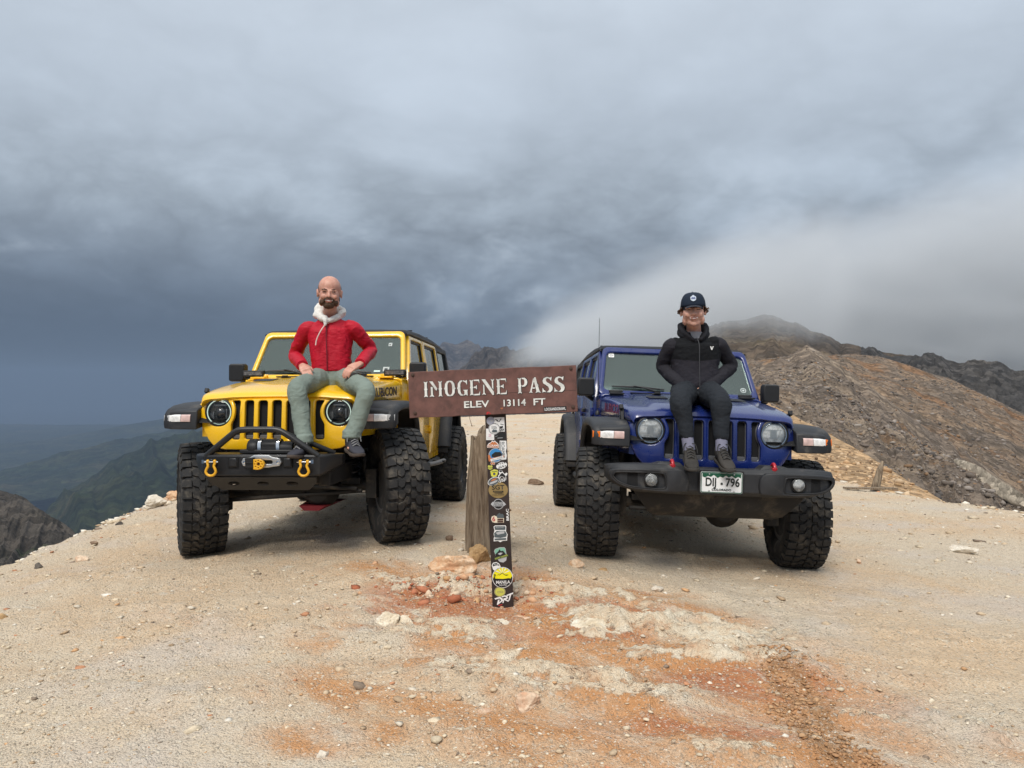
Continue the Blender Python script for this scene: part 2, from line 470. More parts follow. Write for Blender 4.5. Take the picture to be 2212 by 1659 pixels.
def ground_z(x, y, fine=True):
    x = np.asarray(x, float); y = np.asarray(y, float)
    z = ground_base(x, y)
    if not fine: return z
    # bedrock bumps around the sign, loose soil elsewhere
    near = np.exp(-(((x-.5)/2.2)**2+((y-4.3)/1.7)**2))
    rock = fbm(x*1.6+.35*y, y*3.6, .3, 5, .55, ridge=True)
    z = z+near*.045*np.maximum(rock, -.25)*(1-np.exp(-((x+.06)/.30)**2-((y-4.86)/.26)**2))
    z = z+.018*fbm(x*1.1, y*1.1, 5.1, 4)+.016*fbm(x*4.2, y*4.2, 2.2, 4, .62)
    stones = np.maximum(0, fbm(x*13, y*13, 7.7, 3, .6)-.15)
    patch = np.clip(.55+1.2*fbm(x*.9, y*.9, 8.8, 3)+.35*(x < -1.5), .15, 1.4)
    z = z+.030*stones*patch
    z = z+bedrock(x, y)
    # crumbly rims
    rim = np.exp(-((x+4.8)/.55)**2)+np.exp(-((x-6.5)/.6)**2)
    z = z+rim*.08*np.maximum(0, fbm(x*3.1, y*3.1, 9.1, 4, .6))
    # churned wheel track, front right
    tx = track_x(y); tr = np.exp(-((x-tx)/.085)**4)*np.clip((3.98-y)/.25, 0, 1)
    z = z+tr*(-.012+.030*np.abs(fbm(x*26, y*20, 3.3, 3, .6)))
    return z
def track_x(y):
    # D(1690,1370)->(1.44,3.95); D(1745,1500)->(1.31,3.25); D(1830,1659)->(1.33,2.9)
    y = np.asarray(y, float); return 1.30+.12*np.clip(y-3.1, 0, 2)+.02*np.sin(y*7)

def m_ground():
    m = bpy.data.materials.new('pass_soil'); m.use_nodes = True; N = NT(m.node_tree); b = m.node_tree.nodes['Principled BSDF']
    tc = N.node('ShaderNodeTexCoord').outputs['Object']; x, y, z = N.sep(tc)
    # streaked coordinates: the bedrock strikes from upper left to lower right
    st = N.comb(N.math('ADD', N.math('MULTIPLY', x, .75), N.math('MULTIPLY', y, .40)), N.math('SUBTRACT', N.math('MULTIPLY', y, 1.15), N.math('MULTIPLY', x, -.55)), z)
    big = N.noise(tc, .55, 5, .6, .3)
    col = N.ramp(big, [(.26, (.650, .545, .420)), (.44, (.690, .570, .420)), (.60, (.680, .500, .325)), (.76, (.70, .62, .51))])
    grey = N.noise(tc, .9, 4, .55)
    col = N.mix(N.math('MULTIPLY', N.sstep(grey, .50, .66), .6), col, (.645, .570, .495))
    # warm tan to the lower left
    # iron staining: orange, then red, around the sign and to the front right
    def blob(cx, cy_, rx, ry):
        dx = N.math('DIVIDE', N.math('SUBTRACT', x, cx), rx); dy = N.math('DIVIDE', N.math('SUBTRACT', y, cy_), ry)
        return N.math('SUBTRACT', 1.0, N.sstep(N.math('ADD', N.math('MULTIPLY', dx, dx), N.math('MULTIPLY', dy, dy)), .15, 1.0))
    def mx(*a):
        r = a[0]
        for q in a[1:]: r = N.math('MAXIMUM', r, q)
        return r
    o = mx(blob(-.2, 4.9, 1.3, .75), blob(.75, 3.7, 1.5, .85), blob(.1, 4.25, 1.0, .7), blob(1.05, 3.1, .9, .6), blob(.3, 3.2, .9, .5), blob(-.9, 4.2, .5, .3), blob(2.6, 3.05, .8, .28), blob(-.75, 3.1, .45, .2), blob(-1.05, 5.4, .5, .3), blob(.95, 5.15, .45, .12), blob(-.3, 3.6, 1.2, .5), blob(.6, 4.7, 1.2, .5))
    on = N.noise(st, 1.5, 6, .62, .5); on2 = N.noise(tc, 3.2, 6, .62, .3)
    of = N.math('MULTIPLY', o, N.sstep(N.math('ADD', N.math('MULTIPLY', on, .65), N.math('MULTIPLY', on2, .35)), .40, .56))
    of = N.math('MAXIMUM', of, N.math('MULTIPLY', N.sstep(N.noise(tc, .8, 6, .6, .4), .60, .75), .45))
    col = N.mix(N.math('MULTIPLY', of, .88), col, (.60, .275, .100))
    r_ = mx(blob(-.42, 4.95, .75, .35), blob(.45, 4.75, .6, .22), blob(1.15, 3.65, .55, .30), blob(-.3, 4.6, .55, .3), blob(.75, 5.2, .3, .08), blob(-.8, 4.75, .5, .3), blob(.35, 4.3, .6, .2), blob(.9, 3.2, .5, .2))
    rf = N.math('MULTIPLY', r_, N.sstep(N.noise(st, 3.4, 6, .66, .6), .38, .56))
    col = N.mix(N.math('MULTIPLY', rf, .75), col, (.47, .165, .075))
    # pale bedrock breaking through in streaks
    w2 = N.math('MULTIPLY', N.sstep(N.noise(st, 2.6, 7, .70, .7), .60, .66), N.math('MULTIPLY', N.sstep(N.noise(tc, 16, 5, .7), .42, .56), .75))
    col = N.mix(w2, col, (.71, .64, .53))
    # broken fragments bedded in the soil
    v2 = N.node('ShaderNodeTexVoronoi'); N.set(v2, 'Vector', N.vmath('ADD', tc, N.comb(N.math('MULTIPLY', N.noise(tc, 30, 3, .6), .02), 0.0, 0.0))); v2.inputs['Scale'].default_value = 27
    cr, cg, cb2 = N.sep(v2.outputs['Color'])
    frag = N.math('MULTIPLY', N.math('GREATER_THAN', cr, .70), N.math('SUBTRACT', 1.0, N.sstep(v2.outputs['Distance'], .26, .36)))
    frag = N.math('MULTIPLY', frag, N.sstep(N.noise(tc, 1.4, 4, .6), .42, .58))
    col = N.mix(N.math('MULTIPLY', frag, .8), col, N.ramp(cg, [(0., (.50, .38, .26)), (.3, (.66, .56, .42)), (.7, (.73, .66, .54)), (1., (.60, .40, .25))]))
    # brown churned track
    tf = N.math('MULTIPLY', N.math('SUBTRACT', 1.0, N.sstep(N.math('ABSOLUTE', N.math('SUBTRACT', N.math('SUBTRACT', x, 1.30), N.math('MULTIPLY', .12, N.math('MAXIMUM', N.math('SUBTRACT', y, 3.1), 0.0)))), .05, .15)), N.sstep(N.math('MULTIPLY', y, -1.0), -4.05, -3.8))
    col = N.mix(N.math('MULTIPLY', tf, N.math('MULTIPLY', N.sstep(N.noise(tc, 9, 4, .6), .36, .58), .8)), col, (.37, .205, .098))
    # grit: speckles of pale and dark
    v1 = N.node('ShaderNodeTexVoronoi'); N.set(v1, 'Vector', tc); v1.inputs['Scale'].default_value = 105
    sp = N.sep(v1.outputs['Color'])[0]
    col = N.mix(N.math('MULTIPLY', N.math('GREATER_THAN', sp, .90), .40), col, (.74, .68, .57))
    col = N.mix(N.math('MULTIPLY', N.math('LESS_THAN', sp, .10), .55), col, (.33, .26, .19))
    fine = N.noise(tc, 95, 4, .7)
    ba = N.node('ShaderNodeAttribute'); ba.attribute_name = 'bedrock'
    wf = N.sstep(N.math('ADD', ba.outputs['Fac'], N.math('MULTIPLY', N.math('SUBTRACT', N.noise(tc, 11, 6, .68), .5), 1.3)), .70, .90)
    wcol = N.ramp(N.noise(tc, 7, 6, .66), [(.34, (.62, .38, .23)), (.46, (.75, .60, .42)), (.62, (.82, .73, .57))])
    col = N.mix(N.math('MULTIPLY', wf, .92), col, wcol)
    col = N.mix(1.0, col, N.ramp(fine, [(.25, .80), (.75, 1.16)]), 'MULTIPLY')
    N.set(b, 'Base Color', col); b.inputs['Roughness'].default_value = .92; b.inputs['Specular IOR Level'].default_value = .22
    h = N.math('ADD', N.math('MULTIPLY', v1.outputs['Distance'], -.55), N.math('MULTIPLY', fine, .7))
    h = N.math('ADD', h, N.math('MULTIPLY', N.noise(tc, 24, 5, .65), 1.6))
    h = N.math('ADD', h, N.math('MULTIPLY', frag, .7)); h = N.math('ADD', h, N.math('MULTIPLY', wf, .5))
    bn = N.node('ShaderNodeBump'); bn.inputs['Strength'].default_value = 1.0; bn.inputs['Distance'].default_value = .018
    N.set(bn, 'Height', h); N.set(b, 'Normal', bn.outputs[0])
    return m
M_SOIL = m_ground()

def build_ground():
    yr = [-6, -3, -1, 0, .8, 1.4, 1.8]
    y = 2.05
    while y < 40:
        yr.append(y); y += .0062*y**1.12
    yr = np.array(yr+[42, 46, 52, 60]); nx = 620
    u = np.linspace(-1, 1, nx); u = np.sign(u)*np.abs(u)**1.12
    Y, U = np.meshgrid(yr, u, indexing='ij')
    X = U*np.minimum(.78*np.maximum(Y, 0)+2.6, 12+.05*np.abs(Y))
    Z = ground_z(X, Y)
    me = grid_mesh('ground', np.stack([X, Y, Z], -1))
    bd = np.clip(bedrock(X, Y)/.05, 0, 1)
    ca = me.attributes.new('bedrock', 'FLOAT', 'POINT'); ca.data.foreach_set('value', bd.reshape(-1).astype(np.float32))
    o = link('ground', me, M_SOIL)
    tag(o, kind='structure')
    return o
GROUND = build_ground()

# ------------------------------------------------------------------ hills: crest and foot lines swept into terrain
def m_rock(name, cols, stripe=None, scale=1.0, bump=.5, stops=(.30, .45, .58, .72), green=None, vor=1.0):
    m = bpy.data.materials.new(name); m.use_nodes = True; N = NT(m.node_tree); b = m.node_tree.nodes['Principled BSDF']
    tc = N.node('ShaderNodeTexCoord').outputs['Object']
    f = N.noise(tc, .22*scale, 7, .62, .5)
    col = N.ramp(f, list(zip(stops, cols)))
    if stripe:
        sf = N.sstep(N.noise(N.vmath('MULTIPLY', tc, (1.0, .5, .35)), .16*scale, 5, .6, .8), stripe[1], stripe[1]+.10)
        col = N.mix(N.math('MULTIPLY', sf, stripe[2]), col, stripe[0])
    if green:
        gf = N.sstep(N.noise(tc, .30*scale, 6, .62, .3), green[1], green[1]+.14)
        col = N.mix(N.math('MULTIPLY', gf, green[2]), col, green[0])
    v = N.node('ShaderNodeTexVoronoi'); N.set(v, 'Vector', tc); v.inputs['Scale'].default_value = 2.2*scale*vor
    k = N.sep(v.outputs['Color'])[1]
    col = N.mix(1.0, col, N.ramp(k, [(0.0, .62), (.55, 1.0), (1.0, 1.5)]), 'MULTIPLY')
    fine = N.noise(tc, 4.0*scale, 6, .72)
    col = N.mix(1.0, col, N.ramp(fine, [(.28, .68), (.72, 1.34)]), 'MULTIPLY')
    N.set(b, 'Base Color', col); b.inputs['Roughness'].default_value = .95; b.inputs['Specular IOR Level'].default_value = .15
    h = N.math('ADD', N.math('MULTIPLY', v.outputs['Distance'], -.8), N.math('MULTIPLY', fine, 1.3))
    bn = N.node('ShaderNodeBump'); bn.inputs['Strength'].default_value = 1.0; bn.inputs['Distance'].default_value = bump/scale
    N.set(bn, 'Height', h); N.set(b, 'Normal', bn.outputs[0])
    return m

def resample(pts, n):
    P = np.array([tuple(p) for p in pts]); d = np.r_[0, np.cumsum(np.linalg.norm(np.diff(P, axis=0), axis=1))]
    # spacing by picture angle, so detail is even
    t = np.linspace(0, 1, n)*(len(P)-1); i = np.clip(t.astype(int), 0, len(P)-2); fr = (t-i)[:, None]
    lin = P[i]*(1-fr)+P[i+1]*fr
    # light smoothing of kinks
    return lin
def hill(name, crest, foot, mat, nu=220, nv=120, back=.6, amp=1.0, nscale=1.0, gully=0.0, curve=1.0, crest_amp=None, seed=0., oct=6, back_drop=1.0, label=None):
    """terrain between a foot line and a crest line, with a back slope; crest, foot: [(xd, yd, Y)...]"""
    C = resample([at(*p) for p in crest], nu); F = resample([at(*p) for p in foot], nu)
    nb = max(12, nv//4)
    vs_ = np.linspace(0, 1, nv)
    P = np.zeros((nu, nv+nb, 3))
    for k, v in enumerate(vs_):
        w = v**curve
        P[:, k, :2] = F[:, :2]*(1-v)+C[:, :2]*v
        P[:, k, 2] = F[:, 2]*(1-w)+C[:, 2]*w
    dirv = (C-F); dirv[:, 2] = 0; L = np.linalg.norm(dirv, axis=1, keepdims=True); dirv = dirv/np.maximum(L, 1e-6)
    Lm = float(L.mean())
    for k in range(nb):
        t = (k+1)/nb*back*Lm
        P[:, nv+k, :] = C+dirv*t; P[:, nv+k, 2] = C[:, 2]-t*back_drop*(.55+.25*(k/nb))
    x, y, z = P[..., 0], P[..., 1], P[..., 2]
    s = nscale
    n = fbm(x*s, y*s, z*s+seed, oct, .55)
    r = fbm(x*s*.6, y*s*.6, z*s*.6+seed+9, oct, .5, ridge=True)
    vv = np.concatenate([vs_, np.ones(nb)])[None, :]
    env = np.clip(vv*6, 0, 1)
    ce = 1.0 if crest_amp is None else (crest_amp+(1-crest_amp)*np.clip(np.abs(vv-1)*8, 0, 1))
    P[..., 2] += amp*(.6*n+.5*r)*env*ce
    if gully:
        uu = np.linspace(0, 1, nu)[:, None]
        arc = np.r_[0, np.cumsum(np.linalg.norm(np.diff(C, axis=0), axis=1))][:, None]
        g = fbm(arc*s*1.6+3*n*.15/s*0+0*vv, vv*.55+seed, seed+3.3, 4, .55, ridge=True)
        P[..., 2] += gully*g*env*np.clip((1.02-vv)*5, 0, 1)
    o = link(name, grid_mesh(name, P), mat); tag(o, kind='structure')
    o['label'] = label or name.replace('_', ' ')
    return o, P

M_ORANGE = m_rock('orange_scree', [(.29, .20, .12), (.36, .24, .135), (.41, .27, .15), (.47, .36, .24)], scale=3.0, bump=.10)
M_SCREE = m_rock('grey_scree', [(0.177, 0.144, 0.118), (0.248, 0.195, 0.151), (0.313, 0.242, 0.177), (0.354, 0.295, 0.236)], stripe=((.30, .165, .075), .56, .75), scale=1.1, bump=.32)
M_SCREE2 = m_rock('brown_scree', [(0.153, 0.123, 0.099), (0.212, 0.165, 0.124), (0.283, 0.201, 0.136), (0.330, 0.236, 0.153)], stripe=((.29, .150, .070), .54, .65), scale=.7, bump=.32)
M_CLIFF = m_rock('dark_cliff', [(0.075, 0.072, 0.072), (0.112, 0.105, 0.099), (0.150, 0.135, 0.120), (0.225, 0.203, 0.173)], scale=.16, bump=.5)  # rock tones lightened so that haze over the cliff is in the colour
M_MTN = m_rock('slope_brown', [(0.106, 0.083, 0.062), (0.150, 0.115, 0.083), (0.194, 0.144, 0.098), (0.300, 0.237, 0.150)], stripe=((.26, .205, .125), .60, .6), scale=.10, bump=.4)
M_FAR = m_rock('far_rock', [(0.072, 0.065, 0.062), (0.111, 0.096, 0.086), (0.163, 0.137, 0.117), (0.208, 0.176, 0.143)], scale=.028, bump=.4)  # some distance haze is painted in by the lightened tones
M_VAL = m_rock('valley_woods', [(.012, .022, .014), (.022, .036, .018), (.055, .062, .028), (.12, .105, .06)], scale=.016, bump=.4, green=((.045, .062, .022), .5, .7))
M_SPUR = m_rock('left_spur_rock', [(.075, .066, .058), (.10, .088, .075), (.13, .110, .090), (.11, .10, .080)], scale=.10, bump=.4, green=((.040, .058, .022), .55, .7))

def build_hills():
    H = {}
    H['shoulder'] = hill('hillside', [(1300, 895, 44), (1420, 868, 40), (1560, 850, 34), (1657, 869, 30), (1797, 941, 22), (1900, 1000, 17.5), (2000, 1062, 14), (2100, 1120, 12.2), (2260, 1200, 11)],
         [(1300, 935, 24), (1440, 965, 20), (1600, 985, 16), (1740, 1030, 14), (1820, 1068, 12.6), (1900, 1085, 11.6), (1980, 1100, 11), (2100, 1150, 10.4), (2260, 1240, 9.6)], M_ORANGE, 260, 110, back=.8, amp=.10, nscale=.8, crest_amp=.5, label='orange hillside beyond the pass')
    H['scree'] = hill('scree_hill', [(1480, 815, 78), (1560, 800, 68), (1623, 782, 62), (1667, 775, 60), (1700, 772, 60), (1741, 748, 60), (1775, 764, 59), (1830, 800, 58), (1920, 868, 53), (2010, 935, 48), (2110, 1005, 43), (2250, 1095, 38)],
         [(1480, 930, 30), (1600, 905, 27), (1680, 920, 25), (1760, 960, 24), (1800, 985, 23), (1850, 1030, 22), (1900, 1070, 21), (1960, 1100, 20), (2040, 1130, 19), (2110, 1160, 18.5), (2180, 1190, 18), (2290, 1240, 17)],
         M_SCREE, 300, 240, back=.7, amp=.9, nscale=.22, gully=.4, crest_amp=.25, seed=2., curve=1.12)
    H['spur'] = hill('scree_spur', [(1740, 775, 125), (1800, 768, 126), (1850, 768, 128), (1900, 772, 128), (1962, 789, 125), (2046, 818, 120), (2108, 849, 115), (2260, 920, 108)],
         [(1700, 900, 62), (1760, 900, 61), (1830, 920, 60), (1900, 960, 58), (1980, 1010, 56), (2080, 1080, 52), (2160, 1140, 48), (2320, 1260, 42)],
         M_SCREE2, 240, 170, back=.6, amp=1.8, nscale=.10, gully=.6, crest_amp=.35, seed=5.)
    H['cliff'] = hill('cliff', [(1860, 776, 300), (1960, 780, 290), (2040, 786, 270), (2130, 794, 255), (2260, 812, 245)],
         [(1860, 850, 210), (1960, 860, 205), (2040, 900, 200), (2130, 960, 195), (2300, 1050, 190)], M_CLIFF, 240, 130, back=.5, amp=7, nscale=.045, gully=4.5, curve=.65, crest_amp=.12, seed=8.)
    H['mount'] = hill('mountain', [(1330, 812, 430), (1430, 770, 470), (1510, 722, 500), (1570, 694, 520), (1651, 688, 520), (1729, 708, 490), (1788, 736, 460), (1828, 750, 440), (1884, 763, 420), (1968, 776, 400), (2100, 792, 390), (2260, 812, 380)],
         [(1330, 880, 240), (1430, 870, 230), (1510, 865, 225), (1570, 862, 220), (1651, 860, 215), (1729, 860, 215), (1788, 862, 215), (1828, 865, 215), (1884, 870, 220), (1968, 875, 240), (2100, 890, 280), (2260, 900, 300)],
         M_MTN, 280, 150, back=.5, amp=9, nscale=.022, gully=6, curve=1.1, crest_amp=.15, seed=11.)
    H['mesa'] = hill('far_ridge', [(1900, 796, 1150), (1960, 786, 1150), (2031, 774, 1150), (2077, 771, 1150), (2124, 777, 1120), (2183, 787, 1100), (2260, 797, 1080)],
         [(1900, 840, 900), (1960, 840, 900), (2031, 840, 900), (2077, 840, 900), (2124, 845, 880), (2183, 850, 860), (2280, 860, 850)], M_FAR, 200, 60, amp=10, nscale=.02, curve=.6, crest_amp=.3, seed=13., label='dark flat topped ridge far off')
    H['brown'] = hill('cliff_ridge', [(985, 815, 1550), (1010, 797, 1540), (1028, 771, 1530), (1045, 757, 1520), (1071, 755, 1500), (1087, 764, 1480), (1125, 764, 1440), (1180, 758, 1400), (1260, 742, 1350), (1380, 720, 1300), (1500, 745, 1280), (1620, 790, 1280)],
         [(860+i*75, 960, 900) for i in range(12)],
         M_FAR, 280, 140, amp=30, nscale=.008, gully=34, curve=.8, crest_amp=.25, seed=17.)
    H['peak'] = hill('peak', [(840, 815, 3600), (900, 790, 3600), (935, 762, 3600), (953, 748, 3600), (963, 744, 3600), (983, 748, 3600), (997, 741, 3600), (1010, 735, 3600), (1020, 744, 3600), (1035, 758, 3600), (1045, 753, 3600), (1060, 758, 3600), (1100, 785, 3600), (1160, 810, 3600)],
         [(780+i*34, 985, 2300) for i in range(14)], M_FAR, 240, 110, amp=45, nscale=.0045, gully=60, curve=.8, crest_amp=.22, seed=21.)
    # ---- the deep valley on the left
    n = 150; xs = np.linspace(-9000, 2500, n); ys = np.linspace(150, 8600, n)
    X, Y = np.meshgrid(xs, ys, indexing='ij'); Z = -505+22*fbm(X*.0012, Y*.0012, .5, 5)
    o = link('valley', grid_mesh('valley', np.stack([X, Y, Z], -1)), M_VAL); tag(o, 'wooded valley floor far below the pass', kind='structure')
    H['r1'] = hill('valley_ridge', [(760, 862, 7200), (600, 872, 7000), (480, 886, 6800), (360, 905, 6500), (270, 918, 6300), (200, 935, 6200), (100, 952, 6000), (-80, 972, 5800)],
         [(700, 960, 5200), (600, 962, 5100), (480, 966, 5000), (360, 975, 4900), (270, 980, 4850), (200, 985, 4800), (100, 990, 4800), (-80, 1000, 4700)], M_VAL, 200, 70, amp=70, nscale=.0011, gully=25, seed=31., crest_amp=.5)
    H['r2'] = hill('valley_ridge', [(700, 868, 4600), (560, 890, 4400), (440, 912, 4200), (350, 937, 4000), (290, 946, 3900), (240, 962, 3750), (120, 998, 3500), (-60, 1046, 3300)],
         [(640, 1030, 3100), (540, 1040, 3000), (440, 1050, 2900), (350, 1058, 2850), (290, 1062, 2800), (240, 1066, 2800), (120, 1076, 2700), (-60, 1100, 2600)], M_VAL, 220, 90, amp=70, nscale=.0016, gully=40, seed=37., crest_amp=.4)
    H['r3'] = hill('valley_ridge', [(1050, 838, 2650), (900, 846, 2600), (760, 862, 2500), (600, 888, 2450), (480, 920, 2400), (380, 948, 2300), (300, 985, 2200), (240, 1010, 2150), (200, 1032, 2100), (130, 1085, 2000), (85, 1125, 1900), (40, 1180, 1750)],
         [(1050, 1130, 1300), (900, 1140, 1280), (760, 1150, 1250), (620, 1160, 1220), (520, 1165, 1200), (430, 1170, 1180), (350, 1180, 1160), (300, 1190, 1140), (250, 1200, 1120), (190, 1215, 1100), (130, 1235, 1060), (60, 1270, 1000)], M_VAL, 260, 150, amp=55, nscale=.0042, gully=42, seed=41., crest_amp=.4)
    H['ls'] = hill('rocky_spur', [(-160, 990, 330), (-60, 1034, 300), (0, 1062, 285), (35, 1074, 275), (60, 1085, 265), (90, 1104, 255), (115, 1122, 245), (150, 1142, 235), (200, 1185, 220), (260, 1250, 205)],
         [(-260, 1180, 200), (-160, 1215, 190), (-100, 1240, 180), (-60, 1250, 175), (-20, 1260, 170), (20, 1270, 165), (60, 1290, 160), (100, 1310, 155), (160, 1340, 150), (240, 1390, 145)], M_SPUR, 200, 110, amp=5, nscale=.05, gully=2.5, seed=47., crest_amp=.35)
    return H
HILLS = build_hills()
def build_track():
    allP = np.concatenate([HILLS[k][1][:, :int(HILLS[k][1].shape[1]*.8)].reshape(-1, 3) for k in ('scree', 'spur')])
    px, py = CXD+FPX*allP[:, 0]/allP[:, 1], HOR+FPX*(EYE-allP[:, 2])/allP[:, 1]
    pts = []
    for x, y in ((2078, 996), (2100, 1009), (2130, 1029), (2165, 1052), (2200, 1074), (2250, 1106)):
        d = np.hypot(px-x, py-y); m = d < 9; Yh = allP[m, 1].min() if m.any() else 40.
        pts.append((x, y, float(Yh)))
    yy = [p[2] for p in pts]; k = np.polyfit(range(len(yy)), yy, 1); off = min(0, min(yy[i]-np.polyval(k, i) for i in range(len(yy))))
    pts = [at(p[0], p[1], float(np.polyval(k, i)+off-.15)) for i, p in enumerate(pts)]
    pts = smooth_path(pts, 6); b = MB(); rings = []
    for i, p in enumerate(pts):
        w = .05+.16*min(1, i/8); rings.append([p+Vector((-.3*w, 0, -w*.75)), p+Vector((.3*w, -.03, -w*.2)), p+Vector((.3*w, 0, w*.75)), p+Vector((0, .5, w*.4)), p+Vector((-.3*w, .5, -w))])
    b.loft(rings); o = b.build('path', m_rock('pale_path', [(.30, .26, .21), (.38, .33, .26), (.45, .39, .31), (.50, .44, .36)], scale=3., bump=.05), angle=60); tag(o, 'pale strip of path running down the scree hill', kind='structure')
build_track()

# ------------------------------------------------------------------ air
def build_air():
    m = bpy.data.materials.new('valley_haze'); m.use_nodes = True; t = m.node_tree; t.nodes.clear(); N = NT(t)
    pv = N.node('ShaderNodeVolumePrincipled'); pv.inputs['Color'].default_value = (.255, .335, .460, 1); pv.inputs['Density'].default_value = HAZE_D
    pv.inputs['Anisotropy'].default_value = .0
    out = N.node('ShaderNodeOutputMaterial'); N.l.new(pv.outputs[0], out.inputs['Volume'])
    b = MB(); b.box((-3000, 7400, -170), (13000, 15200, 780))
    o = b.build('haze', m, smooth=False); tag(o, 'blue grey rain haze filling the valley air', 'haze', kind='stuff')
HAZE_D = 1.6e-4
build_air()
def build_fog():
    m = bpy.data.materials.new('fog_bank'); m.use_nodes = True; t = m.node_tree; t.nodes.clear(); N = NT(t)
    tc = N.node('ShaderNodeTexCoord').outputs['Object']; x, y, z = N.sep(tc)
    n = N.noise(tc, .011, 5, .58, .4)
    nb = N.noise(N.vmath('MULTIPLY', tc, (1, 1, 2.2)), .020, 6, .62, .3)
    xs = N.math('MAXIMUM', N.math('SUBTRACT', x, -10.0), .5)
    top = N.math('ADD', 24.0, N.math('MULTIPLY', 1.80, N.math('POWER', xs, .75)))
    zt = N.math('ADD', z, N.math('MULTIPLY', N.math('ADD', N.math('SUBTRACT', n, .5), N.math('MULTIPLY', N.math('SUBTRACT', nb, .5), .6)), 75.0))
    a = N.math('DIVIDE', N.math('SUBTRACT', top, zt), N.math('ADD', 12.0, N.math('MULTIPLY', .20, xs)))
    a = N.sstep(a, 0.0, 1.0)
    d1 = N.math('DIVIDE', N.math('SUBTRACT', x, 195.0), 70.0)
    bot = N.math('ADD', 12.0, N.math('MULTIPLY', 6.0, N.math('POWER', 2.718, N.math('MULTIPLY', -1.0, N.math('MULTIPLY', d1, d1)))))
    bot = N.math('SUBTRACT', bot, N.math('MULTIPLY', N.math('MAXIMUM', N.math('SUBTRACT', x, 260.0), 0.0), .10))
    b = N.math('DIVIDE', N.math('SUBTRACT', N.math('ADD', z, N.math('MULTIPLY', N.math('SUBTRACT', nb, .5), 34.0)), bot), 20.0)
    b = N.sstep(b, -.2, 1.0)
    fy = N.math('SUBTRACT', y, N.math('ADD', FOG_Y0, N.math('MULTIPLY', N.sstep(x, 150.0, 230.0), 150.0)))
    e = N.math('MULTIPLY', N.sstep(x, -15.0, 40.0), N.sstep(fy, 0.0, 70.0))
    w = N.math('ADD', .35, N.math('MULTIPLY', N.sstep(nb, .35, .68), .9))
    den = N.math('MULTIPLY', N.math('MULTIPLY', N.math('MULTIPLY', a, b), N.math('MULTIPLY', e, w)), FOG_D)
    pv = N.node('ShaderNodeVolumePrincipled'); pv.inputs['Color'].default_value = (.955, .975, .99, 1); N.set(pv, 'Density', den)
    out = N.node('ShaderNodeOutputMaterial'); N.l.new(pv.outputs[0], out.inputs['Volume'])
    try: m.cycles.volume_step_rate = .45
    except Exception as ex: print('steprate', ex)
    q = MB(); q.box((440, FOG_Y0+225, 130), (940, 450, 270))
    o = q.build('fog_bank', m, smooth=False); tag(o, 'pale fog bank rolling over the mountain top', 'fog', kind='stuff')
FOG_Y0, FOG_D = 330.0, .016
build_fog()
# ================================================================== the two off-road cars
def m_paint(name, col, dust, dust_amt):
    m = bpy.data.materials.new(name); m.use_nodes = True; N = NT(m.node_tree); b = m.node_tree.nodes['Principled BSDF']
    tc = N.node('ShaderNodeTexCoord').outputs['Object']
    f = N.math('MULTIPLY', N.sstep(N.noise(tc, 3.0, 8, .7, .3), .42, .78), dust_amt)
    sp = N.math('MULTIPLY', N.sstep(N.noise(tc, 60, 3, .6), .62, .70), dust_amt*.9)
    f = N.math('MAXIMUM', f, sp)
    c = N.mix(f, (*col, 1), dust); N.set(b, 'Base Color', c)
    N.set(b, 'Roughness', N.math('ADD', .26, N.math('MULTIPLY', f, .5)))
    b.inputs['Coat Weight'].default_value = .7; b.inputs['Coat Roughness'].default_value = .08
    b.inputs['Specular IOR Level'].default_value = .45
    bn = N.node('ShaderNodeBump'); bn.inputs['Strength'].default_value = .25; bn.inputs['Distance'].default_value = .002
    N.set(bn, 'Height', N.noise(tc, 5, 3, .5)); N.set(b, 'Coat Normal', bn.outputs[0])
    return m
def m_glass(name, tint, film, film_col, ior=1.75):
    m = bpy.data.materials.new(name); m.use_nodes = True; t = m.node_tree; t.nodes.clear(); N = NT(t)
    tr = N.node('ShaderNodeBsdfTransparent'); tr.inputs[0].default_value = (*tint, 1)
    gl = N.node('ShaderNodeBsdfGlossy'); gl.inputs['Roughness'].default_value = .03; gl.inputs[0].default_value = (.95, 1, .98, 1)
    fr = N.node('ShaderNodeFresnel'); fr.inputs[0].default_value = ior
    mx = N.node('ShaderNodeMixShader'); N.set(mx, 0, fr.outputs[0]); N.l.new(tr.outputs[0], mx.inputs[1]); N.l.new(gl.outputs[0], mx.inputs[2])
    df = N.node('ShaderNodeBsdfDiffuse'); df.inputs[0].default_value = (*film_col, 1)
    tc = N.node('ShaderNodeTexCoord').outputs['Object']
    fac = N.math('MULTIPLY', N.math('ADD', .75, N.math('MULTIPLY', N.noise(tc, 3.5, 5, .6), .5)), film)
    m2 = N.node('ShaderNodeMixShader'); N.set(m2, 0, fac); N.l.new(mx.outputs[0], m2.inputs[1]); N.l.new(df.outputs[0], m2.inputs[2])
    out = N.node('ShaderNodeOutputMaterial'); N.l.new(m2.outputs[0], out.inputs[0])
    return m
DUST = (.40, .31, .21)
M_YEL = m_paint('yellow_paint', (.86, .49, .008), DUST, .10)
M_BLU = m_paint('blue_paint', (.004, .016, .125), (.16, .155, .155), .16)
M_FLARE = material('flare_plastic', (.020, .021, .0235), .55, var=.25, vscale=6, bump=.0006, bscale=300, dirt=(.16, .145, .125), dirt_amt=.30, dirt_scale=7)
M_BLACK = material('black_plastic', (.012, .012, .013), .5, bump=.0004, bscale=350, dirt=(.10, .09, .08), dirt_amt=.2, dirt_scale=6)
M_SATIN = material('satin_black_steel', (.014, .014, .015), .38, rvar=.2, vscale=9, dirt=(.11, .10, .085), dirt_amt=.18, dirt_scale=5)
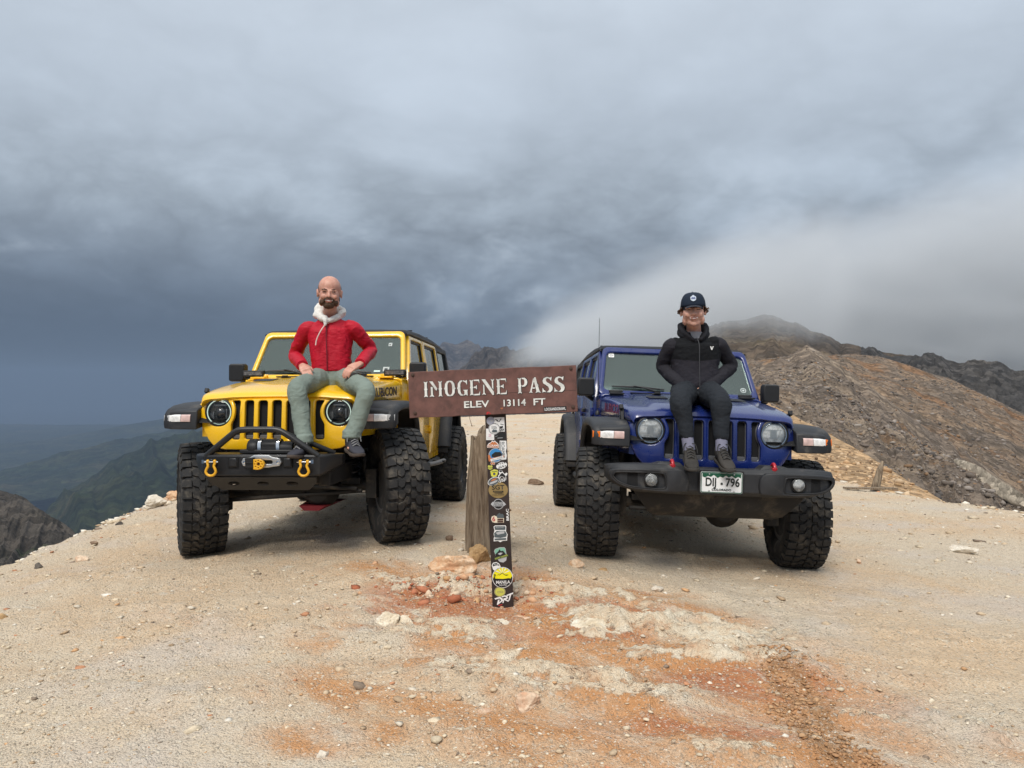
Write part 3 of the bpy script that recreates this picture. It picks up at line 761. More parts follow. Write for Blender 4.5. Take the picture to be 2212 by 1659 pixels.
M_DARK = material('underside_black', (.008, .008, .009), .85, dirt=(.07, .058, .045), dirt_amt=.35, dirt_scale=9)
M_UNDER = material('dusty_underbody', (.018, .017, .016), .8, dirt=(.13, .105, .078), dirt_amt=.42, dirt_scale=6)
M_TYRE = material('tyre_rubber', (.016, .016, .0165), .78, bump=.0012, bscale=120, dirt=(.13, .113, .090), dirt_amt=.50, dirt_scale=10)
M_RIM = material('dark_rim', (.022, .022, .024), .42, metal=.4, dirt=(.09, .08, .065), dirt_amt=.3, dirt_scale=9)
M_CHROME = material('chrome', (.82, .83, .84), .12, metal=1.0)
M_SILVER = material('brushed_silver', (.56, .56, .55), .35, metal=.85, var=.1)
M_GREYP = material('grey_trim', (.17, .17, .175), .42, metal=.5)
M_LENS = m_glass('clear_lens', (.97, .98, .98), .0, (.6, .6, .6), 1.3)
M_WIND = m_glass('windscreen_glass', (.78, .86, .83), .075, (.34, .40, .39), 1.75)
M_SIDEG = m_glass('side_glass', (.38, .42, .42), .10, (.17, .20, .20))
M_FRIT = material('black_frit', (.02, .02, .022), .35)
M_AMBER = material('amber_lens', (.75, .17, .012), .22, coat=.6)
M_WHITEL = material('lamp_white', (.80, .79, .77), .18, coat=.8, var=.22, vscale=38)
M_PINKL = material('lamp_pink', (.62, .44, .40), .2, coat=.8, var=.2, vscale=30)
M_HALO = material('halo_ring', (.50, .60, .55), .3, emit=(.72, 1.0, .86), estr=.22)
M_REDP = material('red_metal', (.38, .010, .018), .4, coat=.3)
M_YELP = material('yellow_shackle', (.70, .36, .012), .42, coat=.3, dirt=(.2, .13, .06), dirt_amt=.15)
M_SEAT = material('seat_cloth', (.050, .050, .052), .85)
M_LIGHTTRIM = material('pale_trim', (.26, .28, .265), .7)
M_GAP = material('panel_gap', (.004, .004, .004), .9)
M_REDDECAL = material('faded_red_decal', (.16, .030, .075), .55)
M_DECAL = material('dark_decal', (.045, .022, .018), .5)
M_WHITE = material('white_print', (.78, .78, .76), .6)
def m_hexmesh():
    m = bpy.data.materials.new('hex_mesh'); m.use_nodes = True; N = NT(m.node_tree); b = m.node_tree.nodes['Principled BSDF']
    tc = N.node('ShaderNodeTexCoord').outputs['Object']; x, y, z = N.sep(tc)
    br = N.node('ShaderNodeTexBrick'); N.set(br, 'Vector', N.comb(x, z, 0.0)); br.inputs['Scale'].default_value = 26; br.offset = .5
    br.inputs['Mortar Size'].default_value = .16; br.inputs['Color1'].default_value = (.0015, .0015, .0015, 1); br.inputs['Color2'].default_value = (.0015, .0015, .0015, 1)
    br.inputs['Mortar'].default_value = (.018, .018, .019, 1); br.inputs['Brick Width'].default_value = .55; br.inputs['Row Height'].default_value = .26
    N.set(b, 'Base Color', br.outputs[0]); b.inputs['Roughness'].default_value = .7; b.inputs['Specular IOR Level'].default_value = .08
    return m
M_HEX = m_hexmesh()

# ---- wheel meshes (axis along x, outer face towards +x)
def tyre_meshes(R=.445, w=.335, rim=.225, pitch=34, seed=1):
    rnd = random.Random(seed)
    b = MB(); hw = w/2
    prof = [(rim, -hw*.78), (rim+.012, -hw*.86), (rim+.05, -hw*.97), (R*.72, -hw*1.02), (R*.84, -hw*1.0), (R-.040, -hw*.93), (R-.020, -hw*.80), (R-.016, -hw*.4), (R-.015, 0),
            (R-.016, hw*.4), (R-.020, hw*.80), (R-.040, hw*.93), (R*.84, hw*1.0), (R*.72, hw*1.02), (rim+.05, hw*.97), (rim+.012, hw*.86), (rim, hw*.78)]
    b.lathe(prof, 64, 'x')
    t = MB()
    def P(a, x, r): return (x, r*math.cos(a), r*math.sin(a))
    def crown(x): return R-.012*(abs(x)/hw)**2.5
    def block(poly, r0, dr):
        n = len(poly); top = [P(a, x, crown(x)+dr) for a, x in poly]
        ca = sum(p[0] for p in poly)/n; cx_ = sum(p[1] for p in poly)/n
        bot = [P(ca+(a-ca)*1.10, cx_+(x-cx_)*1.06, r0) for a, x in poly]
        t.add(top+bot, [tuple(range(n))]+[(i, i+n, (i+1) % n+n, (i+1) % n) for i in range(n)])
    da = 2*math.pi/pitch
    for k in range(pitch):
        a0 = k*da+rnd.uniform(-.01, .01)
        for s in (-1, 1):
            # shoulder lugs wrap over the edge
            lo, hi = (.60, 1.0)
            ext = .0 if k % 2 else .012
            aa = a0+(0 if s > 0 else da/2)
            L = [(aa-da*.40, s*hw*.60), (aa-da*.36, s*hw*.97), (aa+da*.36, s*hw*.97), (aa+da*.28, s*hw*.60)]
            block(L, R-.045, .002)
            # the lug's side wall
            pts = [P(aa-da*.34, s*(hw*.965), R-.012), P(aa+da*.34, s*(hw*.965), R-.012), P(aa+da*.26, s*(hw*1.045), R-.055-ext), P(aa-da*.26, s*(hw*1.045), R-.055-ext),
                   P(aa-da*.36, s*hw*.88, R-.03), P(aa+da*.36, s*hw*.88, R-.03), P(aa+da*.28, s*hw*.95, R-.075-ext), P(aa-da*.28, s*hw*.95, R-.075-ext)]
            t.add(pts, [(0, 1, 2, 3), (0, 4, 5, 1), (1, 5, 6, 2), (2, 6, 7, 3), (3, 7, 4, 0)])
            # intermediate blocks, zig-zag
            j = rnd.uniform(-.04, .04)
            B1 = [(aa-da*.46, s*hw*.28), (aa-da*.30+j*da, s*hw*.54), (aa+da*.16, s*hw*.56), (aa+da*.34, s*hw*.42), (aa+da*.22, s*hw*.30), (aa-da*.12, s*hw*.24)]
            block(B1, R-.024, .001)
            aa2 = aa+da*.5
            B2 = [(aa2-da*.30, s*hw*.05), (aa2-da*.34, s*hw*.20), (aa2+da*.02, s*hw*.30), (aa2+da*.32, s*hw*.22), (aa2+da*.30, s*hw*.04), (aa2-da*.05, s*hw*.02)]
            block(B2, R-.024, .002)
    # lettering ring on the side wall (raised band)
    b.lathe([(R*.66, hw*1.018), (R*.665, hw*1.035), (R*.70, hw*1.038), (R*.705, hw*1.02)], 64, 'x', closed=True)
    r = MB()
    r.lathe([(rim+.004, -hw*.80), (rim+.004, hw*.86), (rim-.012, hw*.88), (rim-.02, hw*.80), (rim-.03, hw*.30), (rim-.03, -hw*.78)], 40, 'x', closed=True)
    r.lathe([(.075, hw*.10), (.075, hw*.52), (.06, hw*.56), (.03, hw*.57), (.0005, hw*.57)], 24, 'x')
    for k in range(8):
        a = 2*math.pi*k/8
        sp = MB(); sp.loft([[(hw*.52, .05, -.030), (hw*.52, .05, .030), (hw*.30, .05, .034), (hw*.30, .05, -.034)],
                            [(hw*.46, .15, -.020), (hw*.46, .15, .020), (hw*.25, .15, .026), (hw*.25, .15, -.026)],
                            [(hw*.62, rim-.018, -.034), (hw*.62, rim-.018, .034), (hw*.30, rim-.018, .036), (hw*.30, rim-.018, -.036)]])
        r.merge(sp, Matrix.Rotation(a, 4, 'X'))
        r.box((hw*.57, .052*math.cos(a+.39), .052*math.sin(a+.39)), (.02, .014, .014))
    r.lathe([(.155, -hw*.1), (.155, -hw*.02), (.02, -hw*.02)], 32, 'x')      # brake disc
    return b.mesh('tyre', angle=50), t.mesh('tread', angle=30), r.mesh('rim', angle=35)
WHEELS = {}

def sect(y0, y1, z0, z1, c=.015):
    return [(y0+c, z0), (y1-c, z0), (y1, z0+c), (y1, z1-c), (y1-c, z1), (y0+c, z1), (y0, z1-c), (y0, z0+c)]
def xloft(stations, c=.018):
    """stations: (x, yfront, yback, zbot, ztop)"""
    b = MB(); b.loft([[(x, p[0], p[1]) for p in sect(a, d, e, g, c)] for x, a, d, e, g in stations]); return b
def lerp_tab(tab, y):
    for (a, va), (b, vb) in zip(tab, tab[1:]):
        if y <= b: return va+(vb-va)*max(0, min(1, (y-a)/(b-a)))
    return tab[-1][1]
HOOD_ZC = [(-.462, 1.170), (-.445, 1.196), (-.41, 1.216), (-.30, 1.240), (-.2, 1.256), (0, 1.283), (.3, 1.315), (.66, 1.342)]
HOOD_HW = [(-.462, .615), (-.40, .640), (-.2, .660), (.66, .742)]
HOOD_ZB = [(-.462, 1.118), (-.2, 1.132), (.3, 1.145), (.66, 1.155)]
def hood_dims(y): return lerp_tab(HOOD_HW, y), lerp_tab(HOOD_ZC, y), lerp_tab(HOOD_ZB, y)
def side_x(z):
    """x of the cabin side at height z"""
    return .772 if z < 1.29 else .772-(z-1.29)/(1.80-1.29)*.082

def make_car(name, S):
    """S: paint, lift, bumper kind ...; local x to the picture's right, y to the rear, z up"""
    paint = S['paint']; L = S['lift']; up = (0, 0, L)
    root = empty(name)
    def B(b, nm, mat, par=root, **k):
        return b.build(nm, mat, par, loc=up if par is root else None, **k)
    def Lk(nm, me, mat, par=root): return link(nm, me, mat, par, loc=up if par is root else None)
    # ---------------- grille
    HX, HZ, HR = .4786, 1.053, .112
    half = [(0, 1.160), (.3, 1.158), (.46, 1.150), (.55, 1.138), (.605, 1.115), (.640, 1.085), (.652, 1.04), (.640, .985), (.610, .905), (.575, .84), (.535, .795), (.49, .770), (.43, .760), (0, .756)]
    out = half+[(-x, z) for x, z in reversed(half[1:-1])]
    slots = []
    for k in range(7):
        c = (k-3)*.1115; p = rrect(c-.037, .838+.00037*((k*5)%7), c+.037, 1.146-.00041*((k*3)%7), .020, 4)
        if k in (0, 6):
            s = -1 if k == 0 else 1; q = []
            p2 = []
            for i in range(len(p)):       # add points along the straight edges
                a, b2 = p[i], p[(i+1) % len(p)]; n = max(1, int(math.dist(a, b2)/.018))
                p2 += [(a[0]+(b2[0]-a[0])*j/n, a[1]+(b2[1]-a[1])*j/n) for j in range(n)]
            for x, z in p2:
                d = math.hypot(x-s*HX, z-HZ)
                if d < .140: x = s*HX-s*math.sqrt(max(0, .140**2-(z-HZ)**2))
                q.append((x, z))
            p = q
        slots.append(p)
    def gmap(co, off=0.0):
        x, z, t = co.x, co.y, co.z
        y = -.474+.088*(abs(x)/.65)**2.2+.05*max(0, (z-1.03)/.13)**1.6*.6+.012*max(0, (.86-z)/.1)
        return Vector((x, y-t+off, z))
    holes = slots+[circ(s*HX, HZ, HR, 40) for s in (-1, 1)]
    me = plate(out, holes, .05, .008, 2); map_mesh(me, gmap, True, 50)
    g = Lk('grille', me, paint)
    seam = [(x*.965, .757+(z-.757)*.985+.004) for x, z in half]
    gb = MB(); gb.box((0, -.32, .955), (1.16, .03, .36)); gb.box((0, .10, .95), (1.15, .80, .42))
    B(gb, 'engine_bay_blocker', M_GAP)  # black filler added to block light and view behind the grille, no engine modelled
    for k, p in enumerate(slots):
        c = sum(q[0] for q in p)/len(p); cz = sum(q[1] for q in p)/len(p)
        inner = [(c+(x-c)*.84, cz+(z-cz)*.962) for x, z in p]
        outer = [(c+(x-c)*.995, cz+(z-cz)*.998) for x, z in p]
        ring = plate(outer, [inner], .018, .003, 1); map_mesh(ring, lambda co: gmap(co, .010), True)
        o = Lk('slot_frame', ring, S['slot_mat'])
        ins = plate(outer, (), .004); map_mesh(ins, lambda co: gmap(co, .022))
        Lk('mesh_insert', ins, M_HEX, o).location = (0, 0, 0)
        bt = plate(rrect(c-.030, .846, c+.030, .874, .008, 3), (), .010, .002); map_mesh(bt, lambda co: gmap(co, .008), True)
        Lk('slot_foot', bt, M_GREYP, o)
    # ---------------- headlights
    for s in (-1, 1):
        y0 = gmap(Vector((s*HX, HZ, 0))).y
        hl = MB(); hl.lathe([(HR+.002, y0+.03), (HR+.002, y0-.020), (HR-.008, y0-.026), (HR-.014, y0-.018), (HR-.014, y0+.03)], 40, 'y', closed=True, off=(s*HX, 0, HZ))
        h = B(hl, 'headlight', M_BLACK)
        if S['halo']:
            d = MB(); d.lathe([(.098, y0+.045), (.098, y0+.0), (.085, y0+.012), (.05, y0+.03), (.001, y0+.035)], 32, 'y', off=(s*HX, 0, HZ)); B(d, 'reflector', material('smoked_reflector', (.09, .088, .09), .25, coat=.5, var=.4, vscale=30), h)
            d = MB(); d.lathe([(.0975, y0-.012), (.0975, y0-.020), (.0910, y0-.020), (.0910, y0-.012)], 40, 'y', closed=True, off=(s*HX, 0, HZ)); B(d, 'halo_ring', M_HALO, h)
            d = MB(); d.lathe([(.040, y0+.03), (.042, y0-.004), (.036, y0-.010), (.02, y0-.020), (.001, y0-.024)], 24, 'y', off=(s*HX, 0, HZ-.004)); B(d, 'projector', material('smoked_lens', (.05, .048, .05), .12, coat=.8), h)
            d = MB(); d.box((s*HX, y0+.012, HZ+.055), (.10, .02, .012)); d.box((s*HX+.05, y0+.012, HZ-.02), (.012, .02, .09)); d.box((s*HX-.055, y0+.012, HZ-.03), (.012, .02, .06))
            B(d, 'lamp_trim', M_GREYP, h)
        else:
            d = MB(); d.lathe([(.100, y0-.004), (.094, y0+.008), (.075, y0+.022), (.045, y0+.035), (.016, y0+.040), (.001, y0+.040)], 40, 'y', off=(s*HX, 0, HZ))
            B(d, 'reflector', material('faceted_reflector', (.74, .74, .72), .20, metal=.25, coat=.6, var=.38, vscale=32, bump=.003, bscale=40, bdetail=1), h)  # pale mottled colour stands in for bright mirror reflections in the facets
            d = MB(); d.box((s*HX, y0-.002, HZ+.002), (.050, .012, .058)); d.box((s*HX, y0-.001, HZ-.030), (.17, .008, .004)); d.box((s*HX, y0-.001, HZ+.034), (.14, .008, .004))
            d.box((s*HX-.028, y0+.004, HZ), (.004, .012, .15)); d.box((s*HX+.028, y0+.004, HZ), (.004, .012, .15))
            B(d, 'bulb_shield', M_SILVER, h)
            d = MB(); d.lathe([(.0985, y0-.010), (.0985, y0-.020), (.092, y0-.020), (.092, y0-.010)], 40, 'y', closed=True, off=(s*HX, 0, HZ)); B(d, 'chrome_ring', M_CHROME, h)
        d = MB(); d.lathe([(.098, y0-.014), (.085, y0-.024), (.05, y0-.031), (.001, y0-.033)], 36, 'y', off=(s*HX, 0, HZ)); B(d, 'lens', M_LENS, h)
    # ---------------- hood
    ys = [-.462, -.456, -.445, -.425, -.40, -.36, -.30, -.2, -.1, 0, .1, .2, .3, .4, .5, .6, .655]
    hb = MB(); rings = []
    def hsec(y, inset=0.0):
        hw, zc, zb = hood_dims(y); ze = zc-.026; rz = min(1, max(0, (y+.40)/.12))*.016
        zb = min(zb, ze-.03)
        h = [(1.0, zb), (1.002, (zb+ze)/2-.015), (1.0, ze-.040), (.994, ze-.020), (.978, ze-.004), (.95, ze+.006), (.88, zc-.012), (.74, zc-.007), (.69, zc-.005), (.64, zc-.002+rz*.7), (.60, zc+rz), (.35, zc+.004+rz), (0, zc+.006+rz)]
        return [(fx*hw, y, z-inset) for fx, z in h]+[(-fx*hw, y, z-inset) for fx, z in reversed(h[:-1])]
    for y in ys: rings.append(hsec(y))
    front = [(x*.99, -.440, max(1.10, z-.028)) for x, y, z in hsec(-.462)]
    hb.loft([front]+rings, closed=False, cap=False)
    hood = B(hb, 'hood', paint, angle=38)
    hood.modifiers.new('th', 'SOLIDIFY').thickness = .012; hood.modifiers['th'].offset = -1
    # louvre panels / vents
    for s in (-1, 1):
        v = MB()
        for k in range(4):
            y = .05+k*.05; hw, zc, zb = hood_dims(y); v.box((s*.33, y, zc+.024), (.16, .030, .006), (R_(8), 0, 0))
        B(v, 'hood_vent', M_BLACK, hood, bevel=.003)
        # hood latch: rubber catch between hood and fender
        y = -.22; hw, zc, zb = hood_dims(y)
        lt = MB(); lt.box((s*(hw+.012), y, 1.165), (.03, .045, .11), (R_(-18), 0, R_(0))); lt.box((s*(hw+.022), y-.012, 1.225), (.030, .035, .04), (R_(-18), 0, 0)); lt.box((s*(hw+.018), y+.02, 1.115), (.045, .07, .025))
        B(lt, 'hood_latch', M_BLACK, hood, bevel=.006)
        # hinge at the cowl and windscreen bracket
        hg = MB(); hg.box((s*.60, .64, 1.352), (.13, .10, .016)); hg.box((s*.60, .70, 1.362), (.11, .05, .022)); hg.tube([(s*.535, .69, 1.376), (s*.665, .69, 1.376)], .010, 10)
        B(hg, 'hood_hinge', paint if S['halo'] else M_BLACK, hood, bevel=.003)
        nz = MB(); nz.box((s*.27, .44, hood_dims(.44)[1]+.026), (.075, .05, .018)); nz.box((s*.27, .415, hood_dims(.44)[1]+.036), (.05, .03, .012))
        B(nz, 'washer_nozzle', M_BLACK, hood, bevel=.004)
    # lettering on both hood sides
    for s in S['decal_sides']:
        tm = text_mesh('RUBICON', .100, .0, bold=.0032, space=1.02)
        y0, ln = S['decal_y']
        xs = [v.co.x for v in tm.vertices]; x0, x1 = min(xs), max(xs)
        def dm(co):
            f = (co.x-x0)/(x1-x0)
            y = y0+ln*(f if s > 0 else 1-f); hw, zc, zb = hood_dims(y); zm = S['decal_z']+.035*(y-.1)
            z = zm+co.y*1.05; ze = zc-.026
            k = max(0, (z-(ze-.045)))
            return Vector((s*(hw*1.0021+.0022-k*.22), y, z))
        bm = bmesh.new(); bm.from_mesh(tm); bmesh.ops.triangulate(bm, faces=bm.faces); bm.to_mesh(tm); bm.free()
        map_mesh(tm, dm); Lk('hood_lettering', tm, S['decal_mat'], hood)
    # ---------------- body strip under the hood, cowl
    for s in (-1, 1):
        b = MB(); st = []
        for y in (-.40, -.2, .1, .4, .66, .80):
            hw, zc, zb = hood_dims(min(y, .66)); st.append([(s*(hw-.004), y, .86), (s*(hw-.004), y, zb-.006), (s*(hw-.05), y, zb-.006), (s*(hw-.05), y, .86)])
        b.loft(st); B(b, 'side_panel', paint)
        b = MB(); b.loft([[(s*.735, .665, .55), (s*.770, .80, .55), (s*.70, .80, .55), (s*.68, .665, .55)], [(s*.742, .665, 1.16), (s*.772, .80, 1.16), (s*.70, .80, 1.16), (s*.68, .665, 1.16)], [(s*.742, .665, 1.335), (s*.768, .80, 1.335), (s*.70, .80, 1.335), (s*.68, .665, 1.335)]])
        B(b, 'cowl_side', paint, bevel=.006)
    cw = MB(); cw.loft([[(x*1.0, .662, z-.02), (x, .662, z), (x, .70, z+.010), (x, .80, z+.022), (x, .80, z-.05)] for x, z in ((-.742, 1.325), (-.70, 1.345), (0, 1.352), (.70, 1.345), (.742, 1.325))])
    B(cw, 'cowl', paint, bevel=.005)
    vb = MB(); vb.box((0, .715, 1.366), (.92, .05, .008)); B(vb, 'cowl_vent', M_BLACK)
    # ---------------- windscreen
    SL = Vector((0, .537, .844)); NL = Vector((0, -.844, .537)); O = Vector((0, .775, 1.362))
    def wmap(co, off=0): return O+Vector((co.x, 0, 0))+SL*co.y+NL*(co.z+off)
    def trap(xb, xt, s0, s1, r, n=6):
        p = rrect(-1, 0, 1, 1, 0, 1); hw = lambda s: xb+(xt-xb)*(s-s0)/(s1-s0)
        base = rrect(-.5, s0, .5, s1, r, n); res = []
        for x, s in base:
            w = hw(s); res.append((x+(w-.5 if x > 0 else -(w-.5)), s))
        return res
    me = plate(trap(.757, .690, -.032, .531, .055, 8), [trap(.703, .6535, .026, .467, .045, 8)], .052, .014, 3); map_mesh(me, lambda c: wmap(c, -.012), True, 50)
    wf = Lk('windshield_frame', me, paint)
    me = plate(trap(.706, .657, .022, .472, .045, 8), [trap(.668, .628, .075, .448, .05, 8)], .004); map_mesh(me, lambda c: wmap(c, -.020)); Lk('glass_border', me, M_FRIT, wf)
    me = plate(trap(.706, .657, .022, .472, .045, 8), (), .005); map_mesh(me, lambda c: wmap(c, -.012)); ws = Lk('windshield', me, M_WIND, root); ws.location = up
    for nm, poly, mt in S['stickers']:
        me = plate(poly[0], poly[1], .001); map_mesh(me, lambda c: wmap(c, -.008)); Lk(nm, me, mt, ws)
    for k, (p0, p1, q0, q1) in enumerate(((((-.20, .012), (-.42, .070)), None, (-.62, .068), (-.13, .050)), (((.36, .012), (.16, .058)), None, (-.02, .058), (.42, .045)))):
        w = MB(); a, b2 = p0
        w.tube([wmap(Vector((a[0], a[1], .02))), wmap(Vector(((a[0]+b2[0])/2, (a[1]+b2[1])/2, .035))), wmap(Vector((b2[0], b2[1], .025)))], [.010, .008, .006], 8)
        w.tube([wmap(Vector((q0[0], q0[1], .006))), wmap(Vector(((q0[0]+q1[0])/2, (q0[1]+q1[1])/2+.006, .014))), wmap(Vector((q1[0], q1[1], .006)))], [.007, .012, .007], 6)
        w.box(wmap(Vector((a[0], a[1]-.005, .015))), (.05, .04, .03))
        B(w, 'wiper', M_BLACK)
    if S['antenna']:
        a = MB(); a.lathe([(.022, 1.150), (.020, 1.175), (.008, 1.19)], 14, 'z', off=(-.775, .58, 0)); a.tube([(-.775, .58, 1.18), (-.778, .60, 1.6), (-.780, .63, 2.04)], [.0045, .0032, .0022], 6)
        B(a, 'antenna', M_BLACK)
    # ---------------- roof
    rf = MB(); st = []
    for y, zt, hw in ((1.045, 1.812, .672), (1.075, 1.833, .690), (1.25, 1.850, .698), (1.8, 1.866, .702), (2.6, 1.858, .702), (3.2, 1.830, .698), (3.42, 1.800, .690), (3.47, 1.77, .680)):
        h = [(hw, 1.770 if y < 3.4 else zt-.05), (hw, zt-.038), (hw*.985, zt-.018), (hw*.94, zt-.006), (hw*.6, zt), (0, zt+.004)]
        st.append([(x, y, z) for x, z in h]+[(-x, y, z) for x, z in reversed(h[:-1])])
    rf.loft(st, True, True); roof = B(rf, 'roof', S['roof_mat'], angle=45)
    for y in (1.62, 2.55):
        rs = MB(); rs.box((0, y, 1.868), (1.30, .018, .012)); B(rs, 'roof_seam', M_BLACK, roof)
    # ---------------- cabin sides
    for s in (-1, 1):
        def smap(co, off=0.0): return Vector((s*(side_x(co.y)+co.z+off), co.x, co.y))
        def dens(p, d=.12):
            r = []
            for i in range(len(p)):
                a, b2 = p[i], p[(i+1) % len(p)]; n = max(1, int(math.dist(a, b2)/d)); r += [(a[0]+(b2[0]-a[0])*j/n, a[1]+(b2[1]-a[1])*j/n) for j in range(n)]
            return r
        # front door / rear door: (outline, window)
        doors = [([(.815, .56), (1.82, .56), (1.82, 1.775), (1.135, 1.775), (.95, 1.52), (.83, 1.33), (.815, 1.25)], [(.985, 1.345), (1.76, 1.345), (1.76, 1.735), (1.175, 1.735), (1.02, 1.50)]),
                 ([(1.835, .56), (2.36, .56), (2.50, .78), (2.66, 1.00), (2.68, 1.30), (2.68, 1.775), (1.835, 1.775)], [(1.905, 1.345), (2.62, 1.345), (2.62, 1.735), (1.905, 1.735)])]
        for k, (o_, w_) in enumerate(doors):
            w2 = rrect(w_[0][0], w_[0][1], w_[1][0], w_[2][1], .035, 4) if len(w_) == 4 else w_
            me = plate(dens(o_), [dens(w2, .1)], .045, .007, 2); map_mesh(me, smap, True, 40)
            d = Lk('door', me, paint)
            gme = plate(dens([(x, z) for x, z in w2], .1), (), .004); map_mesh(gme, lambda c: smap(c, -.008)); Lk('window', gme, M_SIDEG, d)
            rm = plate(dens(w2, .1), [[(sum(p[0] for p in w2)/len(w2)+(x-sum(p[0] for p in w2)/len(w2))*.955, 1.54+(z-1.54)*.90) for x, z in dens(w2, .1)]], .012, .002); map_mesh(rm, lambda c: smap(c, .0), True); Lk('window_seal', rm, M_BLACK, d)
            hd = MB(); hy = o_[1][0]-.16 if k == 0 else 2.50
            hd.box((s*(.772+.034), hy, 1.19), (.022, .17, .032)); hd.box((s*(.772+.024), hy-.06, 1.19), (.03, .025, .04)); hd.box((s*(.772+.024), hy+.06, 1.19), (.03, .03, .045))
            B(hd, 'door_handle', paint if S['halo'] else M_BLACK, d, bevel=.005)
            for zz in (.82, 1.17):
                hg = MB(); hg.box((s*(.772+.028), o_[0][0]+.02, zz), (.02, .12, .045)); hg.tube([(s*(.772+.034), o_[0][0]-.012, zz-.045), (s*(.772+.034), o_[0][0]-.012, zz+.045)], .014, 10)
                B(hg, 'door_hinge', paint, d, bevel=.004)
        q = [(2.695, 1.02), (2.74, 1.10), (2.95, 1.17), (3.25, 1.17), (3.42, 1.05), (3.52, .75), (3.60, .62), (3.74, .62), (3.76, .90), (3.74, 1.285), (2.695, 1.285)]
        me = plate(dens(q), (), .045, .007, 2); map_mesh(me, smap, True, 40); Lk('rear_quarter', me, paint)
        me = plate(dens([(2.695, 1.295), (3.60, 1.295), (3.50, 1.775), (2.695, 1.775)]), [dens(rrect(2.76, 1.36, 3.42, 1.72, .04), .1)], .045, .006); map_mesh(me, smap, True, 40); ht = Lk('hardtop_side', me, S['roof_mat'])
        me = plate(dens(rrect(2.76, 1.36, 3.42, 1.72, .04), .1), (), .004); map_mesh(me, lambda c: smap(c, -.004)); Lk('window', me, M_SIDEG, ht)
        dr = MB(); dr.tube([(s*.700, 1.06, 1.785), (s*.705, 1.2, 1.80), (s*.712, 2.6, 1.795), (s*.70, 3.4, 1.77)], .012, 8); B(dr, 'rain_gutter', M_BLACK)
        # mirror
        mr = MB(); cxm = s*.868
        mr.loft([[(cxm+dx*(1-.25*t*t)*.5, .80+.075*t, 1.408+dz*(1-.18*t*t)*.5) for dx, dz in ((-.15, -.17), (.13, -.175), (.16, -.14), (.16, .15), (.13, .175), (-.14, .175), (-.165, .14), (-.165, -.14))] for t in (-.75, -.55, .1, .6, .9)][::1])
        mo = B(mr, 'mirror', M_BLACK, bevel=.012, seg=3)
        ma = MB(); ma.tube([(s*.76, .90, 1.285), (s*.80, .87, 1.30), (s*.855, .84, 1.335)], .022, 8); B(ma, 'mirror_arm', M_BLACK, mo)
        # ---------------- flares
        def flare(path, th, x0, x1, nm):
            b = MB(); rings = []
            for i, (y, z) in enumerate(path):
                a = path[max(i-1, 0)]; c = path[min(i+1, len(path)-1)]; ty, tz = c[0]-a[0], c[1]-a[1]; l = math.hypot(ty, tz); ny, nz = -tz/l, ty/l
                if nz < 0 and abs(nz) > .2: pass
                t = th[i]; e = min(.045, t*.75)
                def q(x, d): return (s*x, y-ny*d, z-nz*d)
                rings.append([q(x0, -.004), q(x1-.055, 0), q(x1-.018, .006), q(x1, .026), q(x1+.002, t*.8), q(x1-.012, t), q(x1-.035, t), q(x1-.045, t*.55), q(x0, t*.55)])
            b.loft(rings); return B(b, nm, M_FLARE, angle=45)
        fp = [(-.462, .925), (-.470, .955), (-.470, 1.000), (-.458, 1.045), (-.420, 1.082), (-.33, 1.112), (-.18, 1.130), (0, 1.138), (.2, 1.136), (.36, 1.115), (.47, 1.06), (.56, .96), (.63, .82), (.675, .68), (.70, .57)]
        ft = [.05, .05, .055, .06, .065, .07, .07, .07, .07, .07, .07, .07, .07, .07, .06]
        fo = flare(fp, ft, .645, .928, 'front_flare')
        # front face block carrying the lamps
        fb = MB(); fb.loft([[(s*x, yf, zb2), (s*x, yf-.002, zb2+.05), (s*x, yf+.010, zt2-.02), (s*x, yf+.05, zt2), (s*x, -.30, zt2-.01), (s*x, -.30, zb2+.03)] for x, yf, zb2, zt2 in ((.640, -.488, .918, 1.085), (.70, -.492, .918, 1.085), (.86, -.476, .920, 1.075), (.918, -.440, .924, 1.060))])
        B(fb, 'flare_nose', M_FLARE, fo, bevel=.008)
        def yf(x): return -.492+(max(0, x-.70)/.22)**2*.045
        def lamp(xa, xb, za, zb2, nm, mt, out_=.006):
            m_ = MB(); n = 5
            m_.loft([[(s*x, yf(x)-out_, za), (s*x, yf(x)-out_-.004, za+.012), (s*x, yf(x)-out_+.002, zb2-.008), (s*x, yf(x)-out_+.012, zb2), (s*x, yf(x)+.02, zb2), (s*x, yf(x)+.02, za)] for x in np.linspace(xa, xb, n)])
            return B(m_, nm, mt, fo, angle=30)
        lamp(.688, .765, .980, 1.036, 'marker_lamp', M_PINKL); lamp(.768, .868, .980, 1.036, 'marker_lamp', M_WHITEL)
        if S['amber']: lamp(.870, .926, .980, 1.036, 'marker_lamp', M_AMBER, .004)
        else: lamp(.870, .922, .980, 1.036, 'marker_lamp', material('clear_marker', (.45, .45, .45), .2, coat=.8), .004)
        lin = MB(); lin.loft([[(s*x, y-.0, z-.075) for x in (.42, .9)] for y, z in fp[3:]], closed=False); B(lin, 'wheel_liner', M_DARK)
        rp = [(2.46, .60), (2.50, .72), (2.56, .86), (2.66, 1.00), (2.80, 1.10), (2.95, 1.135), (3.15, 1.135), (3.32, 1.08), (3.45, .95), (3.52, .80), (3.56, .66)]
        flare(rp, [.07]*11, .745, .925, 'rear_flare')
        lin = MB(); lin.loft([[(s*x, y, z-.075) for x in (.45, .90)] for y, z in rp], closed=False); B(lin, 'wheel_liner', M_DARK)
        # rocker and rock rail
        rk = MB(); rk.box((s*.735, 1.63, .535), (.10, 1.72, .09)); B(rk, 'rocker', paint, bevel=.01)
